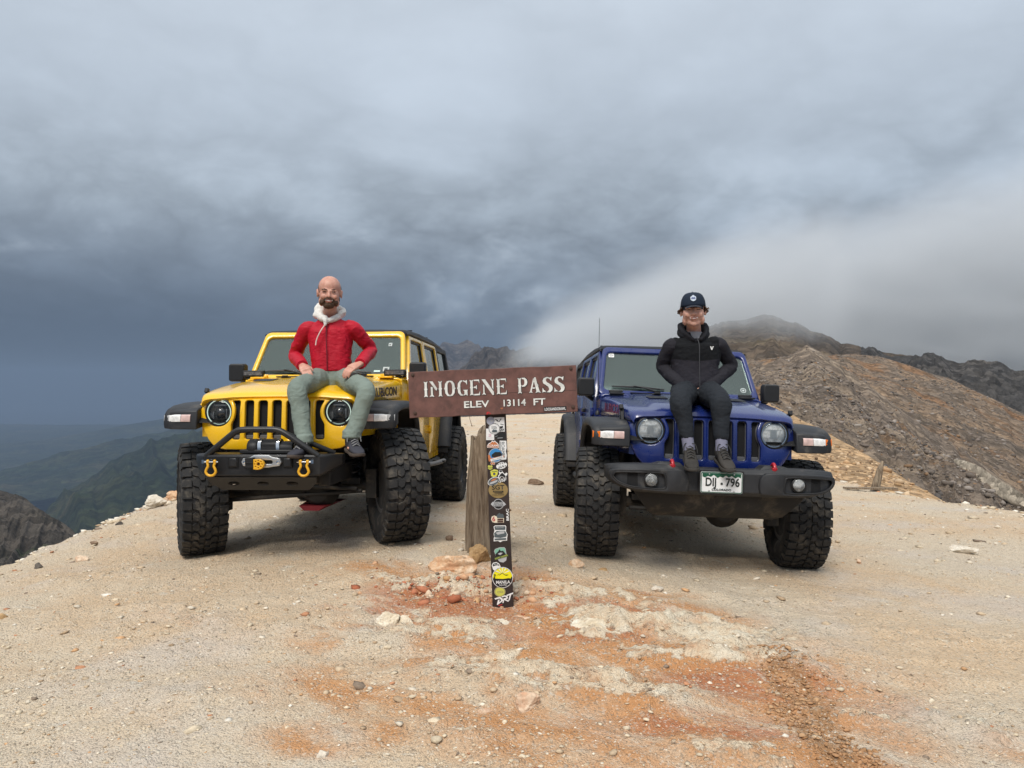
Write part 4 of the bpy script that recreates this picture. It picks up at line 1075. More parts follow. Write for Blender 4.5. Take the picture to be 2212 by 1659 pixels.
        rr = MB(); rr.tube([(s*.74, .78, .47), (s*.80, .86, .455), (s*.805, 2.30, .455), (s*.74, 2.38, .47)], .035, 12); 
        if S['halo']:
            rr.box((s*.86, 1.90, .475), (.19, .075, .02), (0, R_(s*4), 0)); 
        B(rr, 'rock_rail', M_FLARE)
        if S['halo']:
            stp = MB(); stp.tube([(s*.80, 1.62, .455), (s*.875, 1.72, .462), (s*.93, 1.98, .470)], .024, 10); B(stp, 'step_bar', material('worn_step', (.20, .20, .20), .6, var=.3))
        # A pillar light pods
        if S['halo']:
            lb = MB(); lb.box((s*.672, .695, 1.395), (.20, .06, .058)); lo = B(lb, 'light_pod', M_BLACK, bevel=.008)
            le = MB(); le.box((s*.672, .664, 1.395), (.172, .008, .034)); B(le, 'pod_lens', material('led_lens', (.12, .12, .125), .15, coat=.9, var=.6, vscale=60), lo)
            lk = MB(); lk.tube([(s*.77, .72, 1.36), (s*.70, .70, 1.352), (s*.60, .70, 1.352)], .008, 8); lk.box((s*.60, .70, 1.356), (.05, .05, .025)); lk.box((s*.70, .70, 1.358), (.04, .04, .04)); B(lk, 'pod_bracket', M_BLACK, lo)
    # tail and floor
    tl = MB(); tl.box((0, 3.74, .95), (1.50, .05, .68)); B(tl, 'tailgate', paint, bevel=.01)
    tw = MB(); tw.loft([[(-.70, 3.66, 1.30), (.70, 3.66, 1.30), (.70, 3.62, 1.30), (-.70, 3.62, 1.30)], [(-.66, 3.52, 1.78), (.66, 3.52, 1.78), (.66, 3.48, 1.78), (-.66, 3.48, 1.78)]]); B(tw, 'rear_window', M_SIDEG)
    fl = MB(); fl.box((0, 2.2, .60), (1.42, 3.0, .05)); fl.box((0, 3.0, .80), (.9, 1.2, .04)); B(fl, 'floor', M_DARK)
    # ---------------- interior
    db = MB(); db.loft([[(x, .86, 1.30), (x, .90, 1.345), (x, 1.06, 1.33), (x, 1.12, 1.22), (x, 1.10, .95), (x, .86, .95)] for x in (-.70, -.3, .3, .70)]); B(db, 'dashboard', M_SEAT, bevel=.01)
    sw = MB(); c0 = Vector((.36, 1.17, 1.27)); ax = Vector((0, .90, .44)).normalized(); e1 = Vector((1, 0, 0)); e2 = ax.cross(e1)
    sw.tube([c0+(e1*math.cos(t)+e2*math.sin(t))*.185 for t in np.linspace(0, 2*math.pi, 28, endpoint=False)], .016, 8, closed=True); sw.tube([c0-e1*.17, c0+e1*.17], .014, 6); sw.tube([c0-ax*.2, c0], .03, 8)
    B(sw, 'steering_wheel', M_BLACK)
    for x in (-.36, .36):
        se = MB(); se.loft([[(x-.24, 1.45, .86), (x+.24, 1.45, .86), (x+.25, 1.95, .90), (x-.25, 1.95, .90)], [(x-.24, 1.45, .98), (x+.24, 1.45, .98), (x+.25, 1.95, 1.0), (x-.25, 1.95, 1.0)]])
        se.loft([[(x-w, 1.90+dy, z), (x+w, 1.90+dy, z), (x+w*.9, 2.04+dy, z), (x-w*.9, 2.04+dy, z)] for w, dy, z in ((.25, 0, .95), (.25, .06, 1.2), (.20, .13, 1.45), (.15, .15, 1.50))])
        so = B(se, 'seat', M_SEAT, bevel=.03)
        hr = MB(); hr.loft([[(x-w, 2.02, z), (x+w, 2.02, z), (x+w, 2.12, z), (x-w, 2.12, z)] for w, z in ((.10, 1.53), (.14, 1.57), (.14, 1.68), (.10, 1.72))]); B(hr, 'headrest', M_SEAT, so, bevel=.02)
    bs = MB(); bs.box((0, 2.75, 1.1), (1.25, .14, .75)); bs.box((-.4, 2.78, 1.55), (.28, .10, .18)); bs.box((.4, 2.78, 1.55), (.28, .10, .18)); B(bs, 'rear_seat', M_SEAT, bevel=.03)
    rc = MB()
    for s in (-1, 1):
        rc.tube(smooth_path([(s*.64, 1.0, 1.38), (s*.615, 1.16, 1.70), (s*.60, 1.30, 1.75), (s*.60, 2.0, 1.76), (s*.60, 3.2, 1.72)], 4), .035, 8); rc.tube([(s*.62, 2.1, .95), (s*.60, 2.1, 1.75)], .035, 8)
    rc.tube([(-.60, 2.1, 1.75), (.60, 2.1, 1.75)], .035, 8); B(rc, 'roll_cage', M_LIGHTTRIM)
    vm = MB(); vm.box((0, 1.16, 1.70), (.25, .03, .07)); vm.tube([(0, 1.08, 1.76), (0, 1.15, 1.71)], .01, 6); B(vm, 'rear_view_mirror', M_BLACK, bevel=.01)
    # ---------------- chassis
    ch = MB()
    for s in (-1, 1):
        ch.box((s*.43, 1.5, .57), (.09, 4.3, .14))
    ch.box((0, -.60, .57), (.95, .08, .12)); ch.box((0, 1.2, .55), (.8, .25, .10)); ch.box((0, 2.2, .52), (.6, .7, .14)); ch.box((0, .35, .62), (.5, .7, .3))
    B(ch, 'chassis', M_UNDER, bevel=.01)
    # ---------------- axles and wheels (not lifted with the body)
    wr = S['wr']
    if S['tyre'] not in WHEELS: WHEELS[S['tyre']] = tyre_meshes(*S['tyre'])
    tm_, dm_, rm_ = WHEELS[S['tyre']]
    F = S['front']       # ground heights below left and right front wheel, local
    zl, zr = F[0]+wr, F[1]+wr; tr = S['track']
    def on(x): return zl+(zr-zl)*(x+tr)/(2*tr)
    ax_ = MB(); ax_.tube([(-tr+.16, 0, on(-tr+.16)), (tr-.16, 0, on(tr-.16))], .046, 12)
    ax_.lathe([(.03, -.17), (.09, -.155), (.135, -.10), (.150, -.03), (.135, .06), (.07, .14)], 20, 'y', off=(.21, 0, on(.21)-.015))
    ax_.tube([(-tr+.25, -.16, on(-.6)-.03), (tr-.25, -.16, on(.6)-.03)], .018, 8); ax_.tube([(-.42, -.22, on(-.4)+.10), (tr-.28, -.19, on(.6)-.01)], .017, 8)
    ax_.tube([(-.52, -.12, on(-.5)+.12), (.42, -.16, on(.4)+.22)], .022, 8)
    for s in (-1, 1):
        ax_.box((s*.47, 0, on(s*.47)+.05), (.16, .18, .05)); ax_.box((s*(tr-.20), 0, on(s*tr)), (.09, .12, .24))
        ax_.tube([(s*.44, .05, on(s*.44)-.03), (s*.42, .85, .52+L)], .028, 8)
    axo = ax_.build('front_axle', M_UNDER, root, bevel=.004)
    if S['halo']:
        sk = MB(); sk.loft([[(.12, -.20, on(.15)-.158), (.24, -.20, on(.15)-.158), (.26, .25, on(.15)-.150), (.10, .25, on(.15)-.150)], [(.07, -.19, on(.15)-.12), (.29, -.19, on(.15)-.12), (.34, .25, on(.15)-.12), (.02, .25, on(.15)-.12)]])
        sk.build('diff_guard', material('dusty_red', (.20, .012, .018), .7), axo)
    for s in (-1, 1):
        sp = MB(); z0, z1 = on(s*.47)+.07, .92+L; n = 7
        sp.tube([(s*.47+.062*math.cos(t), .062*math.sin(t), z0+(z1-z0)*t/(2*math.pi*n)) for t in np.linspace(0, 2*math.pi*n, n*16)], .0095, 6)
        sp.tube([(s*.50, .10, z0-.12), (s*.47, .12, z0+.26)], .030, 10); sp.tube([(s*.47, .12, z0+.2), (s*.45, .13, z1+.05)], .014, 8)
        sp.build('coil_spring', M_SATIN, root)
    def wheel(x, y, z, s, steer, nm='wheel'):
        w = empty(nm, (x, y, z), root); w.rotation_euler = (random.uniform(0, 6), 0, 0) ; w.rotation_mode = 'XYZ'
        spin = random.uniform(0, 6.28)
        w.rotation_euler = (spin, 0, R_(steer)+(math.pi if s < 0 else 0))
        tmo = link('tyre', tm_, None, w); tdo = link('tread', dm_, None, w); rmo = link('rim', rm_, None, w)
        for o, m in ((tmo, M_TYRE), (tdo, M_TYRE), (rmo, M_RIM)):
            if not o.data.materials: o.data.materials.append(m)
        return w
    wheel(-tr, 0, zl-.012, -1, S['steer'][0]); wheel(tr, 0, zr-.012, 1, S['steer'][1])
    rz = S['rear'][0]+wr, S['rear'][1]+wr
    wheel(-tr, 3.008, rz[0]-.012, -1, 0); wheel(tr, 3.008, rz[1]-.012, 1, 0)
    ra = MB(); ra.tube([(-tr+.1, 3.008, rz[0]), (tr-.1, 3.008, rz[1])], .05, 10); ra.lathe([(.05, -.14), (.13, -.10), (.15, 0), (.13, .10), (.05, .14)], 16, 'y', off=(0, 3.008, (rz[0]+rz[1])/2)); ra.build('rear_axle', M_UNDER, root)
    # ---------------- front bumper
    if S['bumper'] == 'wide':
        st = []
        tab = [(0, -.780, .600, .798), (.22, -.780, .600, .798), (.285, -.785, .600, .800), (.33, -.805, .602, .808), (.42, -.815, .605, .815), (.62, -.812, .610, .812), (.75, -.785, .640, .806), (.81, -.740, .668, .800), (.850, -.66, .705, .792)]
        st = [(-x, a, -.60, b_, c_) for x, a, b_, c_ in reversed(tab[1:])]+[(x, a, -.60, b_, c_) for x, a, b_, c_ in tab]
        bp = B(xloft(st, .030), 'bumper', M_FLARE, bevel=.006, angle=35)
        for s in (-1, 1):
            # raised pod rim with a recess holding the fog lamp
            o_ = [(s*x, z) for x, z in ((.262, .642), (.30, .622), (.52, .622), (.70, .640), (.78, .668), (.822, .705), (.826, .745), (.79, .770), (.60, .784), (.34, .782), (.285, .768), (.258, .725))]
            i_ = [(s*x, z) for x, z in ((.425, .655), (.46, .642), (.56, .642), (.68, .652), (.76, .678), (.800, .712), (.800, .735), (.77, .750), (.60, .758), (.47, .756), (.432, .740))]
            def bm_(co, off=0): 
                x = abs(co.x); y = -.822+.10*max(0, (x-.60)/.25)**2+(.03*max(0, (.34-x)/.09))
                return Vector((co.x, y-co.z+off, co.y))
            def oval(p): return [(q.x, q.y) for q in smooth_path([(a, b2, 0) for a, b2 in p], 4, True)]
            me = plate(oval(o_), [oval(i_)], .034, .009, 2); map_mesh(me, bm_, True, 45); Lk('bumper_pod', me, M_FLARE, bp)
            me = plate(oval(i_), (), .004); map_mesh(me, lambda c: bm_(c, .012)); Lk('pod_mesh', me, M_HEX, bp)
            me = plate(oval([(s*.532+(x-s*.532)*1.04, .703+(z-.703)*1.06) for x, z in i_]), [oval([(s*.62+(x-s*.62)*.95, .703+(z-.703)*.90) for x, z in i_])], .02, .004); map_mesh(me, lambda c: bm_(c, -.010), True); Lk('pod_trim', me, M_BLACK, bp)
            fg = MB(); fg.lathe([(.054, -.80), (.054, -.832), (.047, -.836), (.044, -.83), (.044, -.80)], 28, 'y', closed=True, off=(s*.532, 0, .703)); f_ = B(fg, 'fog_lamp', M_BLACK)
            d = MB(); d.lathe([(.043, -.834), (.035, -.815), (.015, -.800), (.001, -.799)], 24, 'y', off=(s*.532, 0, .703)); B(d, 'reflector', MATS['faceted_reflector'], f_)
            d = MB(); d.lathe([(.0435, -.834), (.030, -.843), (.001, -.846)], 24, 'y', off=(s*.532, 0, .703)); B(d, 'lens', M_LENS, f_)
            th = MB(); th.tube(smooth_path([(s*.372, -.70, .80), (s*.372, -.735, .838), (s*.372, -.765, .842), (s*.372, -.785, .815), (s*.372, -.780, .790)], 4), .0135, 10); th.box((s*.372, -.76, .803), (.036, .06, .03)); B(th, 'tow_hook', M_REDP, bevel=.003)
            pd = MB(); pd.loft([[(s*x, -.76, .795), (s*x, -.74, z), (s*x, -.62, z), (s*x, -.60, .795)] for x, z in ((.275, .797), (.31, .828), (.45, .828), (.50, .812))]); B(pd, 'bumper_rise', M_FLARE, bp, bevel=.008)
        # valance under the bumper
        va = MB(); va.loft([[(-w, y, z), (-w*.5, y-.01, z), (0, y-.014, z), (w*.5, y-.01, z), (w, y, z), (w, y+.03, z), (0, y+.03, z), (-w, y+.03, z)] for w, y, z in ((.64, -.700, .612), (.60, -.690, .56), (.55, -.66, .50), (.50, -.61, .440), (.46, -.52, .410))])
        B(va, 'skid_valance', M_UNDER, bevel=.005)
        # licence plate
        pl = empty('license_plate', up, root)
        bw, bh, yp = .1525, .0762, -.800
        pz = .700; pxo = -.018
        def pm(co, off=0): return Vector((pxo+co.x, yp-off-co.z, pz+co.y))
        def pp(poly, holes, off, nm, mt, th=.0012, bev=0):
            me = plate(poly, holes, th, bev); map_mesh(me, lambda c: pm(c, off)); return link(nm, me, mt, pl)
        pp(rrect(-bw-.012, -bh-.010, bw+.012, bh+.010, .012), [], -.006, 'plate_mount', M_BLACK, .010, .002)
        pp(rrect(-bw, -bh, bw, bh, .012), [], .001, 'plate_sheet', material('plate_white', (.74, .75, .75), .45, var=.06))
        mtn = [(-.140, .066), (.140, .066), (.140, .036), (.118, .046), (.100, .034), (.072, .050), (.052, .038), (.030, .052), (.008, .036), (-.012, .044), (-.030, .033), (-.058, .055), (-.078, .040), (-.100, .046), (-.122, .034), (-.140, .042)]
        pp(mtn, [], .003, 'plate_sky', material('plate_green', (.010, .085, .045), .45))
        pp(rrect(-bw+.002, -bh+.002, bw-.002, bh-.002, .011), [rrect(-bw+.0075, -bh+.0075, bw-.0075, bh-.0075, .008)], .0035, 'plate_rim', material('plate_green', ()))
        MG = material('plate_ink', (.015, .02, .018), .5)
        def pt(txt, x, z, size, sx, nm, bold=.002):
            me = text_mesh(txt, size, 0, bold=bold)
            map_mesh(me, lambda c: Vector((pxo+x+c.x*sx, yp-.0045, pz+z+c.y))); link(nm, me, MG, pl)
        pt('DIJ', -.078, .0, .084, .80, 'plate_number'); pt('796', .080, .0, .084, .82, 'plate_number'); pt('COLORADO', 0, -.0530, .021, 1.2, 'plate_state', .0008)
        pp(rrect(-.008, -.016, .008, 0, .004), [], .0045, 'plate_dot', MG)
        for x, z in ((-.090, .060), (.090, .060), (-.090, -.062), (.090, -.062)):
            pp(circ(x, z, .0055, 10), [], .005, 'plate_bolt', M_SILVER, .002)
    else:
        fb = [(0, -.800, .583, .748), (.40, -.800, .583, .748), (.44, -.790, .590, .746), (.50, -.735, .625, .744), (.565, -.640, .665, .740)]
        st = [(-x, a, -.56, b_, c_) for x, a, b_, c_ in reversed(fb[1:])]+[(x, a, -.56, b_, c_) for x, a, b_, c_ in fb]
        bp = B(xloft(st, .012), 'bumper', M_SATIN, bevel=.004, angle=25)
        me = plate([(-.42, .0), (.42, 0), (.40, .045), (.33, .105), (-.33, .105), (-.40, .045)], [[(x+c, z) for x, z in circ(0, .05, .045, 20, .016)] for c in (-.22, 0, .22)], .008, .001)
        map_mesh(me, lambda c: Vector((c.x, -.792+c.y*.9-c.z, .580-c.y))); Lk('skid_plate', me, M_SATIN, bp)
        hp = MB(); hp.tube(smooth_path([(-.420, -.775, .735), (-.345, -.785, .795), (-.245, -.790, .875), (-.195, -.790, .912), (-.145, -.790, .928), (0, -.790, .930), (.110, -.790, .928), (.165, -.790, .910), (.23, -.790, .870), (.345, -.785, .790), (.425, -.775, .735)], 5), .0235, 12)
        hp.tube([(-.20, -.785, .905), (-.33, -.70, .83), (-.455, -.63, .745)], .018, 10); hp.tube([(.17, -.785, .905), (.33, -.70, .83), (.50, -.62, .745)], .020, 10)
        hoop = B(hp, 'bumper_hoop', M_SATIN)
        # winch
        wn = MB(); wn.lathe([(.002, -.045), (.060, -.040), (.068, -.02), (.068, .02), (.060, .040), (.002, .045)], 18, 'x', off=(-.09, -.69, .79)); wn.lathe([(.055, -.17), (.055, .17)], 16, 'x', off=(.05, -.69, .785))
        wn.loft([[(x, -.74, .755), (x, -.745, .82), (x, -.725, .852), (x, -.66, .856), (x, -.63, .82), (x, -.63, .755)] for x in (-.045, .12)]); wn.box((.03, -.69, .765), (.42, .13, .03))
        w_ = B(wn, 'winch', M_BLACK, bevel=.008)
        for x in (-.032, .108):
            sb = MB(); sb.loft([[(x+dx, -.748, .757), (x+dx, -.752, .822), (x+dx, -.728, .858), (x+dx, -.70, .860), (x+dx, -.70, .854), (x+dx, -.72, .852), (x+dx, -.742, .82), (x+dx, -.738, .757)] for dx in (-.012, .012)]); B(sb, 'winch_strap', M_CHROME, w_)
        fo_ = [(-.150, 0), (-.135, .028), (-.085, .034), (-.055, .052), (.055, .052), (.085, .034), (.135, .028), (.150, 0), (.135, -.028), (.085, -.034), (.055, -.040), (-.055, -.040), (-.085, -.034), (-.135, -.028)]
        me = plate(fo_, [rrect(-.085, -.014, .085, .014, .013), circ(-.124, 0, .011, 12), circ(.124, 0, .011, 12)], .02, .004, 2); map_mesh(me, lambda c: Vector((.016+c.x, -.818-c.z, .694+c.y)), True); fa = Lk('fairlead', me, M_SILVER, root); fa.location = up
        bl = MB()
        for x in (-.124, .124): bl.lathe([(.013, -.822), (.013, -.828), (.001, -.830)], 8, 'y', off=(.016+x, 0, .694))
        B(bl, 'fairlead_bolt', M_CHROME, fa)
        hk = MB(); hk.box((-.060, -.845, .690), (.062, .036, .074), (0, R_(-4), 0)); hk.box((-.060, -.865, .690), (.058, .006, .010)); B(hk, 'hook_strap', material('black_webbing', (.012, .012, .012), .9), fa, bevel=.006)
        me = plate([(-.03, .032), (.018, .034), (.042, .020), (.052, 0), (.046, -.022), (.03, -.038), (.0, -.044), (-.03, -.040)], [circ(.008, -.002, .012, 14)]+[circ(.008+.028*math.cos(a), -.002+.026*math.sin(a), .0042, 8) for a in np.linspace(0, 6.28, 9)[:-1]], .024, .003); map_mesh(me, lambda c: Vector((.0+c.x, -.850-c.z, .684+c.y)), True); Lk('winch_hook', me, M_YELP, fa)
        for s in (-1, 1):
            x0 = s*.345
            tab_ = MB(); tab_.box((x0, -.825, .688), (.026, .07, .06)); B(tab_, 'shackle_tab', M_SATIN, bp, bevel=.006)
            sh = MB(); sh.tube(smooth_path([(x0-.026, -.855, .708), (x0-.028, -.857, .690), (x0-.022, -.860, .668), (x0-.033, -.862, .644), (x0-.037, -.863, .624), (x0-.022, -.864, .604), (x0, -.864, .598), (x0+.022, -.864, .604), (x0+.037, -.863, .624), (x0+.033, -.862, .644), (x0+.022, -.860, .668), (x0+.028, -.857, .690), (x0+.026, -.855, .708)], 4), .0095, 10)
            sh.sphere((x0-.026, -.855, .702), .0135, 10, 8); sh.sphere((x0+.026, -.855, .702), .0135, 10, 8); so = B(sh, 'shackle', M_YELP)
            pn = MB(); pn.tube([(x0-.052, -.855, .698), (x0+.052, -.855, .698)], .007, 8); pn.box((x0+s*.062, -.855, .700), (.018, .010, .026)); B(pn, 'shackle_pin', M_CHROME, so)
            cb = MB(); cb.box((s*.205, -.803, .690), (.080, .012, .082)); c1 = B(cb, 'light_pocket', M_GAP, bp, bevel=.006)
            cb = MB(); cb.box((s*.205, -.807, .690), (.056, .012, .062)); B(cb, 'pocket_cover', M_SATIN, bp, bevel=.006)
    P = S['pose']; root.location = P[0]; root.rotation_mode = 'YXZ'
    root.rotation_euler = Euler((R_(P[1][1]), R_(P[1][2]), R_(P[1][0])), 'YXZ')
    return root

def build_cars():
    st_y = [('windshield_sticker', (rrect(.44, .058, .50, .078, .003), []), material('pale_sticker', (.50, .68, .64), .5)), ('windshield_sticker', (rrect(.525, .065, .585, .115, .004), [rrect(.54, .078, .57, .10, .003)]), material('frosted_sticker', (.42, .46, .45), .6)),
            ('toll_tag', (rrect(.545, .36, .58, .40, .003), [rrect(.553, .37, .566, .385, .001)]), material('frosted_sticker', ()))]
    st_b = [('windshield_sticker', (rrect(-.637, .418, -.583, .462, .006), []), M_WHITE), ('sticker_ring', (circ(-.610, .440, .020, 18, .013), [circ(-.606, .440, .015, 18, .009)]), M_FRIT), ('sticker_bar', (rrect(-.612, .437, -.592, .443, .001), []), M_FRIT),
            ('round_sticker', (circ(.625, .085, .028, 20), [circ(.625, .085, .020, 20)]), material('pale_ring', (.45, .50, .48), .6)), ('round_sticker', (circ(.625, .085, .012, 14), []), material('pale_ring', ()))]
    y = make_car('off_road_car', dict(paint=M_YEL, lift=.0778, halo=True, slot_mat=M_BLACK, roof_mat=material('black_hardtop', (.022, .023, .025), .6, var=.2), decal_sides=(-1, 1), decal_y=(-.12, .62), decal_z=1.205, decal_mat=M_DECAL, stickers=st_y, antenna=False, amber=False,
        wr=.462, track=.835, tyre=(.470, .345, .225, 33, 1), front=(-.050, .067), rear=(-.02, -.03), steer=(30, 26), bumper='stubby', pose=((-1.7945, 6.2488, .113), (-3.53, -1.31, -.35))))
    tag(y, 'yellow four door off-road car with winch bumper, hoop bar and yellow shackles', 'car', 'off-road cars parked at the pass sign')
    b = make_car('off_road_car', dict(paint=M_BLU, lift=0.0, halo=False, slot_mat=M_GREYP, roof_mat=material('black_softtop', (.020, .021, .024), .75, bump=.001, bscale=200), decal_sides=(-1, 1), decal_y=(-.14, .60), decal_z=1.205, decal_mat=M_REDDECAL, stickers=st_b, antenna=True, amber=True,
        wr=.440, track=.830, tyre=(.447, .330, .220, 36, 2), front=(.010, -.030), rear=(.02, .0), steer=(-4, -5), bumper='wide', pose=((1.5118, 6.176, .0307), (0.0, -2.05, 2.15))))
    tag(b, 'blue four door off-road car with wide bumper, red tow hooks and license plate', 'car', 'off-road cars parked at the pass sign')
    return y, b
CAR_Y, CAR_B = build_cars()
# ================================================================== sign, stump, rocks
def ground_hit(xd, yd, y0=2.0, y1=60.0):
    """the ground point seen at photo position (xd, yd)"""
    Y = np.linspace(y0, y1, 4000); X = (xd-CXD)/FPX*Y; Z = EYE-(yd-HOR)/FPX*Y
    G = ground_base(X, Y); d = Z-G; i = np.argmax(d < 0)
    if d[i] >= 0: i = len(Y)-1
    return Vector((X[i], Y[i], float(G[i])))

M_SIGN = material('brown_sign_paint', (.135, .062, .050), .62, var=.30, vscale=14, bump=.0015, bscale=28, dirt=(.06, .034, .030), dirt_amt=.42, dirt_scale=9)
M_POST = material('dark_brown_post', (.028, .018, .016), .65, var=.25, vscale=12, bump=.001, bscale=40)
def m_wood():
    m = bpy.data.materials.new('weathered_wood'); m.use_nodes = True; N = NT(m.node_tree); b = m.node_tree.nodes['Principled BSDF']
    tc = N.node('ShaderNodeTexCoord').outputs['Object']
    st = N.vmath('MULTIPLY', tc, (1, 1, .11))
    f = N.noise(st, 34, 7, .66, .6); g = N.noise(tc, 4, 4, .6)
    col = N.ramp(f, [(.30, (.045, .032, .022)), (.43, (.17, .125, .085)), (.60, (.29, .23, .165)), (.78, (.38, .325, .25))])
    col = N.mix(N.math('MULTIPLY', N.sstep(g, .55, .7), .5), col, (.17, .12, .08))
    N.set(b, 'Base Color', col); b.inputs['Roughness'].default_value = .88; b.inputs['Specular IOR Level'].default_value = .2
    bn = N.node('ShaderNodeBump'); bn.inputs['Distance'].default_value = .012; N.set(bn, 'Height', f); N.set(b, 'Normal', bn.outputs[0])
    return m
M_WOOD = m_wood()
M_SIGNW = material('sign_white', (.66, .66, .62), .55, var=.22, vscale=22, dirt=(.34, .30, .27), dirt_amt=.22, dirt_scale=16)
M_SDARK = material('letter_shadow', (.018, .012, .011), .7)  # near-black shared by the drawn letter shadows and the board crack
def col_mat(nm, c, r=.5): return material('print_'+nm, c, r)
K = dict(white=col_mat('white', (.76, .76, .75)), grey=col_mat('grey', (.42, .43, .44)), black=col_mat('black', (.012, .012, .013)), blue=col_mat('blue', (.035, .22, .50)), orange=col_mat('orange', (.50, .17, .06)), yellow=col_mat('yellow', (.82, .74, .012)),
         ygreen=col_mat('lime', (.55, .55, .10)), gold=col_mat('gold', (.27, .19, .072)), green=col_mat('green', (.20, .42, .32)), cream=col_mat('cream', (.70, .62, .48)), red=col_mat('red', (.42, .03, .03)), olive=col_mat('olive', (.33, .30, .13)), pink=col_mat('pink', (.55, .20, .30)),
         lav=col_mat('lavender', (.35, .36, .50)), brown=col_mat('brown', (.075, .03, .022)), dgreen=col_mat('dark_green', (.06, .11, .04)), slate=col_mat('slate', (.08, .10, .11)))

def stem_g(c, h, z0=0., z1=1., sp=.05, fl=.07):
    m = (z0+z1)/2
    return [(c-h-fl, z0), (c, z0+.05), (c+h+fl, z0), (c+h, z0+.12), (c+h, m-.06), (c+h+sp, m), (c+h, m+.06), (c+h, z1-.12), (c+h+fl, z1), (c, z1-.05), (c-h-fl, z1), (c-h, z1-.12), (c-h, m+.06), (c-h-sp, m), (c-h, m-.06), (c-h, z0+.12)]
def glyphs():
    oL = [(.46, 1), (.26, .97), (.09, .80), (.06, .58), (0, .5), (.06, .42), (.09, .20), (.26, .03), (.46, 0), (.46, .08), (.34, .14), (.28, .28), (.28, .72), (.34, .86), (.46, .92)]
    mir = lambda p, w: [(w-x, z) for x, z in reversed(p)]
    eA = [[(.38, 1), (.82, 1), (.84, .74), (.76, .90), (.38, .92)], [(.38, .56), (.50, .56), (.62, .66), (.62, .36), (.50, .46), (.38, .46)], [(.38, 0), (.84, 0), (.88, .28), (.76, .10), (.38, .08)]]
    G = {'I': (.34, [stem_g(.17, .10)]),
         'M': (1.10, [[(.0, 0), (.20, .05), (.40, 0), (.29, .14), (.29, .62), (.13, .66), (.13, .14)], [(.02, 1), (.28, 1), (.66, .52), (.60, .40), (.50, .44), (.17, .84)], stem_g(.90, .10)]),
         'O': (.94, [oL, mir(oL, .94)]),
         'G': (.90, [oL, [(.52, 1), (.68, .94), (.84, 1), (.84, .68), (.72, .84), (.52, .92)], [(.52, 0), (.70, .07), (.86, 0), (.84, .30), (.90, .38), (.48, .38), (.60, .30), (.60, .12), (.52, .08)]]),
         'E': (.90, [stem_g(.19, .10)]+eA),
         'N': (1.06, [[(.0, 0), (.16, .05), (.34, 0), (.22, .14), (.22, .60), (.12, .68), (.12, .14)], [(.0, 1), (.30, 1), (.98, .18), (.98, -.02), (.86, -.02), (.12, .86)], [(.74, 1), (.90, .95), (1.06, 1), (.95, .86), (.95, .32), (.84, .44), (.84, .86)]]),
         'P': (.82, [stem_g(.19, .10), [(.38, 1), (.62, 1), (.78, .88), (.82, .72), (.78, .56), (.62, .44), (.38, .42), (.38, .50), (.52, .54), (.58, .64), (.58, .80), (.52, .90), (.38, .92)]]),
         'A': (.98, [[(.0, 0), (.14, .05), (.28, 0), (.22, .14), (.44, .80), (.38, .96), (.10, .14)], [(.46, 1), (.58, 1), (.70, .58), (.78, .52), (.76, .42), (.86, .12), (.98, 0), (.74, .05), (.52, 0), (.60, .12), (.40, .86)], [(.30, .36), (.50, .36), (.48, .28), (.28, .28)]]),
         'S': (.86, [[(.80, 1), (.66, .94), (.40, 1), (.14, .92), (.04, .76), (.08, .60), (.30, .48), (.50, .36), (.56, .20), (.46, .08), (.30, .03), (.62, .0), (.80, .12), (.86, .28), (.80, .44), (.60, .56), (.38, .66), (.30, .80), (.40, .92), (.60, .88), (.74, .72)], [(.0, 0), (.14, .06), (.26, .02), (.26, .10), (.14, .16), (.02, .32)]])}
    return G

